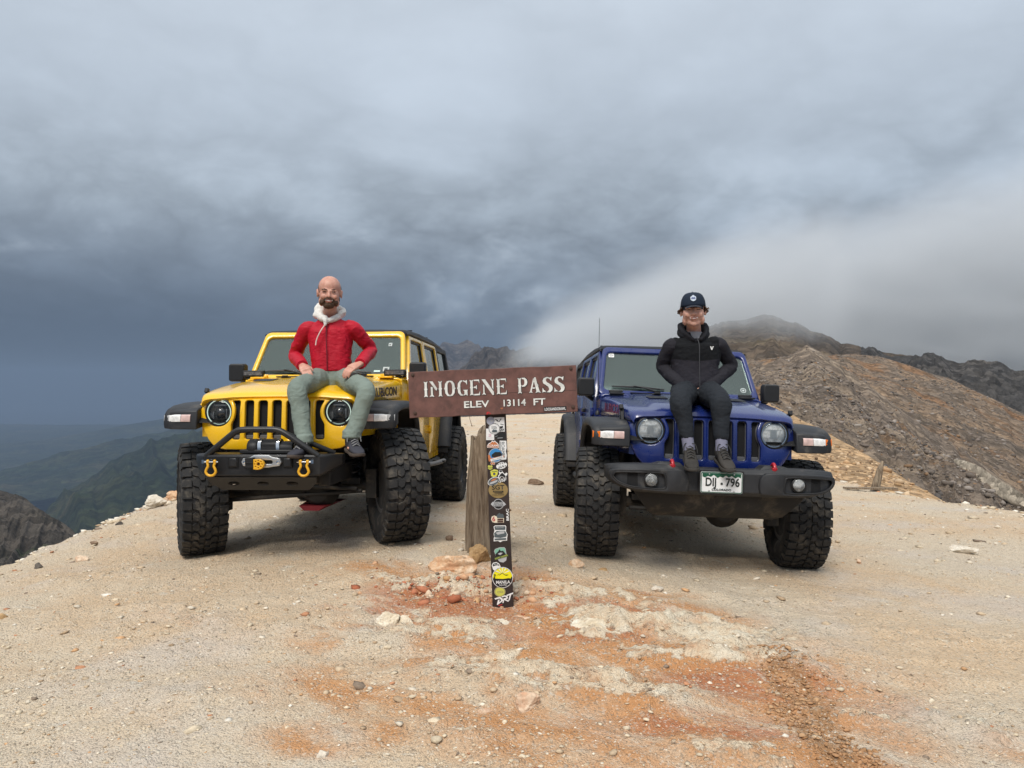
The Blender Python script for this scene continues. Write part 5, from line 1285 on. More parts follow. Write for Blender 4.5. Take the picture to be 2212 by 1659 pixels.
def build_sign():
    base = ground_hit(1087, 1314); base.z -= .03
    Yb = base.y; sc = FPX/Yb; th = R_(2.25)
    root = empty('trail_sign', base); root.rotation_euler = (R_(-1.0), -th, 0)
    tag(root, 'brown wooden summit sign on a dark post covered in stickers', 'sign')
    def loc(xD, yD):
        dx, dz = (xD-1087)/sc, (1314-yD)/sc+.03
        return dx*math.cos(th)+dz*math.sin(th), -dx*math.sin(th)+dz*math.cos(th)
    P4 = lambda x, y: loc((1350+x/5.184)*.737333, (1200+y/5.184)*.737333)
    P5 = lambda x, y: loc((1350+x/5.184)*.737333, (1480+y/5.184)*.737333)
    pw = .069
    pb = MB(); pb.loft([[(-pw+o, -.022, z), (pw+o, -.022, z), (pw+o, .022, z), (-pw+o, .022, z)] for z, o in ((-.25, .0), (.3, .001), (.6, -.001), (.9, .001), (1.2, 0), (1.50, 0))])
    pb.build('post', M_POST, root, bevel=.004)
    # ---- board
    c = [loc(883, 801), loc(1243, 794), loc(1248, 891), loc(886, 902)]
    u0, u1 = (c[0][0]+c[3][0])/2, (c[1][0]+c[2][0])/2; v0, v1 = (c[2][1]+c[3][1])/2, (c[0][1]+c[1][1])/2
    W_, H_ = u1-u0, v1-v0
    bd = MB(); n = 24
    rnd = random.Random(4)
    top = [v1+rnd.uniform(-.002, .002) for i in range(n+1)]; bot = [v0+rnd.uniform(-.0025, .0025) for i in range(n+1)]
    bd.loft([[(u0+W_*i/n, -.062, bot[i]), (u0+W_*i/n, -.062, top[i]), (u0+W_*i/n, -.024, top[i]), (u0+W_*i/n, -.024, bot[i])] for i in range(n+1)])
    board = bd.build('board', M_SIGN, root, bevel=.003)
    cr = MB(); cr.tube([(u0+.42*W_, -.0622, v0+.455*H_), (u0+.6*W_, -.0623, v0+.462*H_), (u0+.99*W_, -.0622, v0+.46*H_)], .0009, 5); cr.build('crack', M_SDARK, board)
    for fu, fv in ((.028, .93), (.968, .935), (.034, .105), (.972, .10)):
        b = MB(); x, z = u0+fu*W_, v0+fv*H_
        b.lathe([(.012, -.0625), (.012, -.066), (.008, -.0665), (.0075, -.072), (.0005, -.073)], 12, 'y', off=(x, 0, z)); b.build('bolt', material('rusty_bolt', (.09, .055, .042), .6, metal=.5), board)
    G = glyphs()
    def letters(txt, uu0, uu1, vv0, vv1, slope=0.0):
        gap = .11; tot = 0; wd = []
        for ch in txt: w = G[ch][0] if ch != ' ' else .62; wd.append(w); tot += w+gap
        tot -= gap; k = (uu1-uu0)/tot; h = vv1-vv0; x = 0
        for ch, w in zip(txt, wd):
            if ch != ' ':
                polys = [[(uu0+(x+px)*k, vv0+pz*h+slope*((x+px)*k)) for px, pz in p] for p in G[ch][1]]
                me = plate(polys, (), .0016); map_mesh(me, lambda q: Vector((q.x, -.0636-q.z, q.y))); lo = link('letter', me, M_SIGNW, board)
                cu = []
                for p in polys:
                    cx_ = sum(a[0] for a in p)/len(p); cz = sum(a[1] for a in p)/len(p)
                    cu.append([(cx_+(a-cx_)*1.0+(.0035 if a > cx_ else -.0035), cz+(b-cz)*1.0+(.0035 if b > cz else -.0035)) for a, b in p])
                me = plate(cu, (), .0006); map_mesh(me, lambda q: Vector((q.x+.0012, -.0624-q.z, q.y-.0012))); link('letter_shadow', me, M_SDARK, board)  # dark outline, shifted right and down, stands in for the letter's recess shadow
            x += w+gap
    a0, a1 = loc(916, 850), loc(1219, 836)
    letters('IMOGENE PASS', loc(917, 850)[0], loc(1219, 836)[0], v0+H_*.435, v0+H_*.775)
    def put_text(par, txt, u, v, size, mat, y=-.0636, rot=0., sx=1., bold=0., nm='lettering', shear=0., wid=None):
        me = text_mesh(txt, size, 0, bold=bold*size)
        if wid:
            xs = [q.co.x for q in me.vertices]; sx = wid/(max(xs)-min(xs))
        cr_, sr = math.cos(rot), math.sin(rot)
        map_mesh(me, lambda q: Vector((u+(q.x*sx+shear*q.y)*cr_-q.y*sr, y, v+(q.x*sx+shear*q.y)*sr+q.y*cr_)))
        return link(nm, me, mat, par)
    hh = .062
    for nm, mt, dy, b_, ox in (('lettering_shadow', M_SDARK, -.0628, .055, .0014), ('lettering', M_SIGNW, -.0640, .022, 0)):  # first pass is a bolder dark copy painted as the lettering's shadow
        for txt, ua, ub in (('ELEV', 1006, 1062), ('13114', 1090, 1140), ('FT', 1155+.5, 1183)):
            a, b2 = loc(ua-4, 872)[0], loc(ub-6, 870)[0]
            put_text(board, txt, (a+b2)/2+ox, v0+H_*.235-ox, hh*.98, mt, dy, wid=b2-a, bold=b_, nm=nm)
    # ---- stickers: each a thin vinyl part with its printed shapes
    def sticker(cfg, face=-.0222, nm='sticker'):
        o = None
        for i, it in enumerate(cfg):
            if it[0] == 'p':
                me = plate(it[1], it[3] if len(it) > 3 else (), .0005); d = face-.0006*i-.0004
                map_mesh(me, lambda q: Vector((q.x, d-q.z, q.y)))
                ob = link(nm if o is None else 'print', me, K[it[2]], root if o is None else o)
            else:
                _, txt, u, v, size, cn, kw = it; ob = put_text(o, txt, u, v, size, K[cn], face-.0006*i-.0010, nm='lettering', **kw)
            if o is None: o = ob
        return o
    def q4(pts): return [P4(*p) for p in pts]
    def q5(pts): return [P5(*p) for p in pts]
    S4 = 1/5.184*.737333/sc      # crop pixel in metres
    def c4(x, y, r, n=24, ry=None, rot=0): return q4([(x+r*math.cos(t)*math.cos(rot)-(ry or r)*math.sin(t)*math.sin(rot), y+r*math.cos(t)*math.sin(rot)+(ry or r)*math.sin(t)*math.cos(rot)) for t in np.linspace(0, 2*math.pi, n, endpoint=False)])
    def c5(x, y, r, n=24, ry=None, rot=0): return q5([(x+r*math.cos(t)*math.cos(rot)-(ry or r)*math.sin(t)*math.sin(rot), y+r*math.cos(t)*math.sin(rot)+(ry or r)*math.sin(t)*math.cos(rot)) for t in np.linspace(0, 2*math.pi, n, endpoint=False)])
    def T4(txt, x, y, h, cn, **kw): u, v = P4(x, y); return ('t', txt, u, v, h*S4, cn, kw)
    def T5(txt, x, y, h, cn, **kw): u, v = P5(x, y); return ('t', txt, u, v, h*S4, cn, kw)
    wid = lambda px: px*S4
    sticker([('p', q4([(496, 340), (668, 340), (660, 122), (500, 128)]), 'white'), ('p', q4([(512, 148), (560, 165), (575, 190), (610, 140), (618, 150), (585, 195), (560, 190)]), 'black'), ('p', q4([(590, 262), (640, 255), (645, 275), (612, 292), (590, 280)]), 'black'), T4('GAN', 622, 312, 58, 'black', bold=.03, wid=wid(72)), ('p', q4([(600, 222), (650, 232), (652, 240), (602, 230)]), 'black')])
    sticker([('p', c4(452, 178, 62), 'grey'), ('p', c4(452, 176, 52), 'lav', [c4(455, 178, 42)]), ('p', c4(460, 178, 30), 'lav', [c4(466, 178, 22)])])
    sticker([('p', q4([(385, 470), (508, 468), (504, 298), (384, 296)]), 'white'), ('p', q4([(425, 385), (465, 385), (465, 378), (425, 378)]), 'pink'), ('p', q4([(420, 415), (466, 410), (460, 400), (425, 404)]), 'pink'), ('p', q4([(398, 440), (495, 437), (495, 433), (398, 436)]), 'grey')])
    sticker([('p', c4(508, 297, 88, 30), 'grey'), ('p', c4(508, 297, 73, 30), 'white'), T4('TRAIL', 505, 268, 34, 'slate', wid=wid(84)), T4('TEAM', 505, 292, 34, 'slate', wid=wid(84)), ('p', q4([(468, 330), (500, 306), (520, 316), (535, 308), (558, 332)]), 'slate'), ('p', c4(512, 342, 44, 16, 10), 'slate')])
    sticker([('p', q4([(520, 400), (560, 358), (640, 352), (680, 380), (678, 420), (640, 460), (560, 462), (524, 430)]), 'black'), ('p', q4([(556, 436), (636, 430), (636, 438), (556, 444)]), 'grey'), ('p', q4([(526, 412), (560, 402), (560, 406), (526, 418)]), 'grey')])
    sticker([('p', q4([(398, 585), (578, 588), (580, 545), (560, 515), (540, 500), (515, 476), (498, 492), (480, 475), (455, 505), (430, 515), (402, 545)]), 'white'), ('p', q4([(404, 580), (572, 582), (572, 545), (550, 520), (515, 490), (498, 505), (480, 490), (455, 515), (410, 545)]), 'orange'), T4('SCRAM', 488, 556, 44, 'white', wid=wid(145), bold=.02)])
    sticker([('p', q4([(588, 775), (690, 762), (698, 700), (684, 640), (696, 590), (690, 480), (590, 478)]), 'white'), ('p', q4([(598, 766), (606, 765), (606, 490), (598, 490)]), 'slate'), T4('ROAMER', 640, 620, 74, 'slate', rot=-math.pi/2, wid=wid(250))])
    sticker([('p', c4(530, 700, 108, 30), 'grey'), ('p', c4(530, 698, 98, 30), 'blue'), ('p', q4([(468, 690), (520, 650), (600, 650), (628, 690), (600, 720), (520, 735), (470, 725)]), 'black'), ('p', q4([(425, 790), (410, 700), (440, 690), (460, 745), (660, 700), (650, 740), (500, 775), (470, 800)]), 'orange'), ('p', q4([(448, 760), (640, 705), (652, 742), (460, 796)]), 'white'), T4('TELLURIDE', 550, 752, 30, 'slate', rot=.28, wid=wid(175))])
    sticker([('p', c4(470, 824, 18, 14, 22), 'white'), ('p', c4(502, 824, 18, 14, 22), 'white'), ('p', c4(470, 824, 14, 14, 18), 'orange'), ('p', c4(502, 824, 14, 14, 18), 'orange')])
    ck = [('p', c4(620, 856, 84, 24, 50, -.28), 'white')]
    for i in range(4):
        ck.append(('p', c4(566+i*32, 838-i*10, 9, 8), 'black')); ck.append(('p', c4(580+i*32, 895-i*12, 9, 8), 'black'))
    ck.append(T4('ELK', 618, 866, 34, 'slate', rot=.28, wid=wid(80))); sticker(ck)
    sh = [(410, 862), (425, 850), (446, 858), (468, 850), (483, 864), (478, 885), (480, 905), (446, 920), (412, 906), (414, 886)]
    sticker([('p', q4(sh), 'ygreen'), T4('550', 446, 890, 40, 'dgreen', wid=wid(56))])
    sticker([('p', q4([(448, 940), (505, 912), (565, 925), (560, 985), (540, 1020), (500, 1036), (462, 1015)]), 'ygreen'), ('p', c4(508, 980, 34, 16), 'yellow'), ('p', c4(508, 982, 22, 12), 'slate'), ('p', q4([(470, 948), (550, 938), (552, 946), (472, 956)]), 'dgreen')])
    sticker([('p', q4([(566, 1010), (590, 985), (575, 950), (590, 925), (625, 930), (640, 955), (668, 985), (690, 962), (712, 975), (700, 1005), (685, 1010), (690, 1040), (660, 1050), (640, 1030), (610, 1020), (600, 1050), (575, 1052)]), 'white'), ('p', q4([(588, 1010), (600, 985), (630, 965), (660, 990), (680, 1015), (682, 1036), (664, 1042), (640, 1022), (606, 1016), (590, 1040), (578, 1030)]), 'black'), ('p', c4(606, 942, 22, 14, 13), 'black')])
    sticker([('p', q4([(592, 1062), (600, 1050), (700, 1056), (690, 1104), (590, 1108)]), 'black'), T4('JSF', 645, 1078, 62, 'white', shear=.25, wid=wid(96), bold=.02)])
    sticker([('p', c4(568, 1226, 148, 36, 122), 'gold'), T4('SGT', 566, 1190, 92, 'black', wid=wid(190), bold=.02), *[('p', q4([(516+i*17, 1280), (526+i*17, 1280), (526+i*17, 1236), (516+i*17, 1236)]), 'black') for i in range(7)], ('p', c4(500, 1246, 11, 10), 'black'), ('p', c4(638, 1246, 11, 10), 'black'), T4('OVERLANDER', 566, 1298, 30, 'black', wid=wid(190))])
    sticker([('p', c4(500, 1094, 95, 30, 60, -.42), 'white'), ('p', c4(500, 1094, 86, 30, 52, -.42), 'slate'), ('p', q4([(450, 1096), (490, 1056), (552, 1046), (520, 1076), (480, 1090)]), 'orange'), ('p', q4([(432, 1120), (500, 1090), (560, 1070), (552, 1100), (500, 1126), (452, 1142)]), 'grey')])
    sticker([('p', c4(572, 1440, 80, 28), 'grey'), ('p', c4(572, 1440, 70, 28), 'black'), ('p', q4([(455, 1440), (485, 1405), (655, 1405), (688, 1445), (650, 1472), (490, 1474)]), 'grey'), T4('SOUTH', 570, 1424, 44, 'black', wid=wid(130)), T4('CRUISER', 570, 1456, 36, 'black', wid=wid(150))])
    # lower half
    bx = P5(712, 150); o = None
    me = text_mesh('BRAC', wid(52), 0, bold=.0006); xs = [q.co.x for q in me.vertices]; kx = wid(178)/(max(xs)-min(xs))
    map_mesh(me, lambda q: Vector((bx[0]-q.y, -.0228, bx[1]+q.x*kx))); link('sticker', me, K['white'], root)
    sticker([('p', q5([(460, 218), (470, 178), (508, 160), (545, 175), (556, 200), (655, 200), (655, 268), (520, 272), (480, 260)]), 'cream'), T5('6', 500, 216, 100, 'red', bold=.02), ('p', q5([(556, 208), (645, 206), (645, 234), (556, 236)]), 'brown'), ('p', q5([(556, 242), (645, 240), (645, 262), (556, 264)]), 'brown')])
    sticker([('p', q5([(540, 170), (560, 140), (585, 120), (610, 140), (640, 135), (655, 165), (655, 196), (560, 196)]), 'slate')])
    sticker([('p', q5([(498, 330), (520, 312), (680, 310), (690, 330), (686, 400), (712, 450), (702, 500), (704, 540), (635, 545), (600, 564), (565, 545), (500, 552), (502, 500), (510, 480), (498, 440), (512, 390)]), 'white'), ('p', q5([(510, 332), (524, 322), (672, 320), (680, 334), (676, 378), (520, 380)]), 'slate'), T5('ROCKET', 598, 340, 34, 'grey', wid=wid(130)), ('p', q5([(505, 430), (540, 395), (670, 390), (700, 440), (690, 480), (600, 498), (515, 490)]), 'slate'), ('p', q5([(530, 420), (600, 400), (665, 398), (660, 430), (560, 450)]), 'grey'), ('p', q5([(512, 508), (690, 500), (690, 526), (514, 532)]), 'slate')])
    sticker([('p', q5([(506, 700), (520, 668), (590, 642), (660, 640), (680, 660), (700, 780), (690, 840), (645, 872), (590, 860), (540, 800)]), 'grey'), ('p', q5([(514, 700), (524, 674), (592, 650), (656, 648), (672, 668), (684, 740), (530, 765)]), 'green'), ('p', q5([(526, 745), (570, 700), (590, 670), (610, 700), (640, 690), (690, 750), (690, 780), (535, 790)]), 'black'), ('p', q5([(560, 740), (600, 720), (640, 725), (600, 760)]), 'grey'), ('p', q5([(512, 800), (718, 745), (722, 775), (520, 832)]), 'dgreen'), T5('HAPPY CAMPER', 616, 788, 38, 'ygreen', rot=.26, wid=wid(196))])
    sticker([('p', q5([(470, 915), (490, 875), (540, 864), (580, 885), (606, 930), (590, 980), (530, 1005), (492, 980)]), 'white'), ('p', q5([(484, 912), (500, 885), (540, 876), (572, 895), (592, 925), (560, 912), (520, 918), (494, 930)]), 'black'), *[('p', c5(512+i*22, 896, 7, 8), 'white') for i in range(3)]])
    sun_ = [('p', c5(634, 1098, 158, 40), 'white'), ('p', c5(634, 1098, 149, 40), 'black')]
    up_ = [(634+146*math.cos(t), 1098-146*math.sin(t)) for t in np.linspace(.12, math.pi-.12, 24)]
    sun_.append(('p', q5(up_+[(500, 1118), (560, 1128), (640, 1130), (720, 1118)]), 'yellow'))
    for t in (.75, 1.2, 1.57, 1.95, 2.4): sun_.append(('p', q5([(632, 1040), (632+138*math.cos(t-.06), 1090-138*math.sin(t-.06)), (632+138*math.cos(t+.06), 1090-138*math.sin(t+.06))]), 'white'))
    sun_.append(('p', q5([(500, 1120), (540, 1066), (572, 1048), (590, 1054), (632, 1020), (668, 1052), (690, 1060), (722, 1052), (760, 1090), (768, 1120), (640, 1134)]), 'yellow'))
    sun_.append(('p', q5([(540, 1066), (572, 1048), (590, 1054), (632, 1020), (668, 1052), (722, 1052), (724, 1058), (690, 1068), (660, 1056), (632, 1030), (592, 1062), (572, 1056)]), 'black'))
    sun_.append(('p', q5([(496, 1124), (512, 1070), (505, 1050), (520, 1040), (532, 1056), (520, 1075), (524, 1110), (560, 1112), (640, 1116), (720, 1104), (780, 1108), (770, 1150), (500, 1150)]), 'black'))
    sun_ += [T5('MANILA', 640, 1166, 66, 'white', wid=wid(212), bold=.02), T5('SQUAD', 642, 1208, 34, 'white', wid=wid(118))]
    sticker(sun_)
    sticker([('p', c5(594, 1312, 86, 26, 78), 'olive'), ('p', c5(594, 1314, 70, 26, 62), 'ygreen'), ('p', c5(580, 1318, 26, 14, 16), 'olive', [c5(580, 1318, 18, 14, 9)]), ('p', c5(620, 1312, 26, 14, 16), 'olive', [c5(620, 1312, 18, 14, 9)])])
    drt = lambda pts: ('p', q5(pts), 'white')
    sticker([drt([(512, 1412), (598, 1388), (640, 1420), (640, 1450), (560, 1512), (548, 1506), (566, 1436), (590, 1430), (584, 1470), (612, 1448), (610, 1432), (588, 1414), (524, 1432)]), drt([(620, 1384), (672, 1366), (712, 1384), (716, 1410), (690, 1428), (736, 1452), (716, 1462), (660, 1436), (650, 1480), (632, 1484), (650, 1412), (690, 1404), (690, 1394), (668, 1386), (628, 1400)]), drt([(690, 1362), (798, 1320), (792, 1346), (766, 1354), (742, 1440), (722, 1446), (742, 1364), (700, 1378)])])
    sticker([('p', q5([(566, 1518), (630, 1498), (632, 1512), (570, 1530)]), 'red')])
    # on the board
    lx0, lx1 = loc(1176, 890), loc(1222, 882)
    l0, l1, lz0, lz1 = loc(1174, 890)[0], loc(1223, 884)[0], v0+H_*.03, v0+H_*.125
    sticker([('p', [(l0, lz0), (l1, lz0), (l1, lz1), (l0, lz1)], 'black'), ('t', 'LOCKANDCRAWL', (l0+l1)/2, (lz0+lz1)/2-.002, .026, 'white', dict(wid=(l1-l0)*.92, bold=.02))], face=-.0622)
    t0 = loc(1056, 893)
    sticker([('p', [(t0[0]-.016, t0[1]-.008), (t0[0]-.012, t0[1]+.008), (t0[0]+.002, t0[1]+.010), (t0[0]+.016, t0[1]-.008), (t0[0]+.008, t0[1]-.006), (t0[0], t0[1]+.002), (t0[0]-.004, t0[1]-.008)], 'red')], face=-.0622)
    t1 = loc(1084, 884)
    sticker([('p', [(t1[0]-.008, t1[1]+.006), (t1[0]+.008, t1[1]+.008), (t1[0]-.002, t1[1]-.010), (t1[0]+.002, t1[1]+.003), (t1[0]-.008, t1[1]+.002)], 'orange')], face=-.0622)
    return root
SIGN = build_sign()

def log_mesh(name, path, rad, n=40, seed=0., rough=.1, split=0, flat=1.0, capz=.04):
    """weathered timber: rings with grain grooves; path: [(x,y,z)], rad list"""
    rings = []; m = len(path)
    for i, (p, r) in enumerate(zip(path, rad)):
        ring = []
        for j in range(n):
            a = 2*math.pi*j/n
            g = float(vnoise(np.array([math.cos(a)*3.2+seed]), math.sin(a)*3.2, p[2]*3.2+seed)[0])*.6+float(vnoise(np.array([math.cos(a)*7+seed*3]), math.sin(a)*7, p[2]*1.3)[0])*.40+float(vnoise(np.array([math.cos(a)*14+seed]), math.sin(a)*14, p[2]*2.5)[0])*.25
            rr = r*(1+rough*g); ring.append((p[0]+rr*math.cos(a), p[1]+rr*flat*math.sin(a), p[2]))
        rings.append(ring)
    top = rings[-1]
    rings[-1] = [(x, y, z+capz*float(vnoise(np.array([x*18+seed]), y*18, 3.)[0])) for x, y, z in top]
    cx_, cy_, cz = path[-1]
    rings.append([(cx_+(x-cx_)*.6, cy_+(y-cy_)*.6, z-.012+capz*.8*float(vnoise(np.array([x*25+seed]), y*25, 5.)[0])) for x, y, z in rings[-1]])
    rings.append([(cx_+(x-cx_)*.1, cy_+(y-cy_)*.1, z-.02) for x, y, z in rings[-1]])
    b = MB(); b.loft(rings); return b

def build_wood():
    # thick weathered post behind the sign
    base = ground_hit(1050, 1190); base.z -= .10
    k = FPX/base.y
    w = 78/k/2; h = (1186-944)/k
    pts = [(-.012+.025*i/28, 0, .0+(h+.10)*i/28) for i in range(29)]
    o = log_mesh('old_post', pts, [w*(1.08-.16*i/28) for i in range(29)], 72, 2.0, .24, flat=.8, capz=.09).build('old_post', M_WOOD, None, loc=base, angle=60)
    tag(o, 'thick grey weathered timber post standing right behind the sign', 'post')
    # splintered stump on the right rim with a board at its foot
    p = at(1888, 1050, 12.3); gz = float(ground_base(p.x, p.y))
    st = empty('splintered_stump', (p.x, p.y, p.z-.02)); tag(st, 'splintered wooden stump jutting up at the right rim', 'stump')
    for dx, dy, hh, r, lean in ((-.035, 0, .30, .055, .13), (.020, .03, .43, .058, .15)):
        n = 9; pts = [(dx+lean*i/n*.9, dy, -.15+(hh+.15)*i/n) for i in range(n+1)]
        log_mesh('splinter', pts, [r*(1-.55*(i/n)**2) for i in range(n+1)], 20, dx*30, .25, capz=.08).build('splinter', M_WOOD, st, angle=60)
    pk = MB(); pk.loft([[(x, y, z) for y, z in ((-.06, -.01), (.06, -.01), (.06, .018), (-.06, .018))] for x in (-.48, -.1, .2, .42)])
    o = pk.build('board', M_WOOD, None, loc=(p.x-.10, p.y-.15, p.z-.02)); o.rotation_euler = (0, R_(1.5), R_(8)); tag(o, 'flat grey board lying at the foot of the splintered stump', 'board')
    # thin bare twig behind the sign
    g = ground_hit(1020, 921); tw = MB(); tw.tube([(0, 0, -.02), (-.08, 0, .25), (-.14, .02, .55)], [.012, .009, .005], 6)
    o = tw.build('twig', material('bare_twig', (.10, .06, .04), .8), None, loc=g); tag(o, 'thin bare twig sticking up far behind the sign', 'twig')
build_wood()

# ------------------------------------------------------------------ stones
def m_stone(name, cols, scale=9., bump=.006):
    m = bpy.data.materials.new(name); m.use_nodes = True; N = NT(m.node_tree); b = m.node_tree.nodes['Principled BSDF']
    g = N.node('ShaderNodeNewGeometry').outputs['Position']; tc = N.node('ShaderNodeTexCoord').outputs['Object']
    f = N.noise(g, scale, 7, .66, .5)
    col = N.ramp(f, [(.32, cols[0]), (.50, cols[1]), (.66, cols[2])])
    fine = N.noise(g, 70, 5, .7); col = N.mix(1.0, col, N.ramp(fine, [(.28, .74), (.72, 1.20)]), 'MULTIPLY')
    N.set(b, 'Base Color', col); b.inputs['Roughness'].default_value = .9; b.inputs['Specular IOR Level'].default_value = .25
    bn = N.node('ShaderNodeBump'); bn.inputs['Distance'].default_value = bump; N.set(bn, 'Height', N.math('ADD', f, N.math('MULTIPLY', fine, .5))); N.set(b, 'Normal', bn.outputs[0])
    return m
MS = dict(cream=m_stone('cream_stone', [(.50, .40, .27), (.66, .57, .43), (.74, .69, .58)]), orange=m_stone('orange_stone', [(.44, .20, .10), (.58, .37, .22), (.70, .56, .41)]), ochre=m_stone('ochre_stone', [(.22, .13, .06), (.36, .22, .10), (.48, .32, .17)]),
          dark=m_stone('dark_stone', [(.07, .062, .055), (.11, .095, .08), (.17, .15, .13)]), pink=m_stone('pink_stone', [(.50, .25, .14), (.60, .44, .31), (.68, .58, .45)]), white=m_stone('white_stone', [(.50, .44, .36), (.62, .55, .45), (.70, .65, .56)]), brown=m_stone('brown_stone', [(.14, .09, .06), (.22, .15, .10), (.30, .22, .15)]))
def rock_mesh(seed, sub=4, cuts=13, rough=.16):
    rnd = random.Random(seed); bm = bmesh.new(); bmesh.ops.create_icosphere(bm, subdivisions=sub, radius=1)
    P = np.array([v.co[:] for v in bm.verts])
    for i in range(cuts):
        n = Vector((rnd.gauss(0, 1), rnd.gauss(0, 1), rnd.gauss(0, .8))).normalized(); d = rnd.uniform(.42, .84)
        t = P@np.array(n); over = np.maximum(0, t-d); P = P-over[:, None]*np.array(n)[None]*.92
    nn = P/np.linalg.norm(P, axis=1, keepdims=True)
    r = rough*fbm(P[:, 0]*1.9+seed, P[:, 1]*1.9, P[:, 2]*3.1, 4, .55)+rough*.7*np.minimum(0, fbm(P[:, 0]*2.6+seed, P[:, 1]*2.6, P[:, 2]*4+2, 4, .6, ridge=True)-.15)+rough*.3*fbm(P[:, 0]*9+seed, P[:, 1]*9, P[:, 2]*9, 2, .5)
    P = P+nn*r[:, None]
    for v, p in zip(bm.verts, P): v.co = p
    me = bpy.data.meshes.new('rock'); bm.to_mesh(me); bm.free()
    me.polygons.foreach_set('use_smooth', [True]*len(me.polygons)); me.set_sharp_from_angle(angle=R_(28))
    return me
def stone(xd, yd, w, h, mat, label, seed, sink=.3, deep=None, rot=None, nm='rock', group=None, tilt=0., p=None):
    p = ground_hit(xd, yd) if p is None else p; k = FPX/p.y; rx = w/k/2; rz = h/k/2/max(.4, 1-sink*.5)*.86; sink = min(.8, sink+.20); ry = deep if deep else (rx*.75)
    rnd = random.Random(seed)
    me = rock_mesh(seed, 5 if w > 30 else 3); me.materials.append(MS[mat])
    o = bpy.data.objects.new(nm, me); COL.objects.link(o)
    o.location = (p.x, p.y+ry*.6, p.z+rz*(1-sink*1.2)); o.scale = (rx*1.12, ry, rz*1.12); o.rotation_euler = (0, R_(tilt), rot if rot is not None else rnd.uniform(-.35, .35))
    tag(o, label, 'rock', group); return o
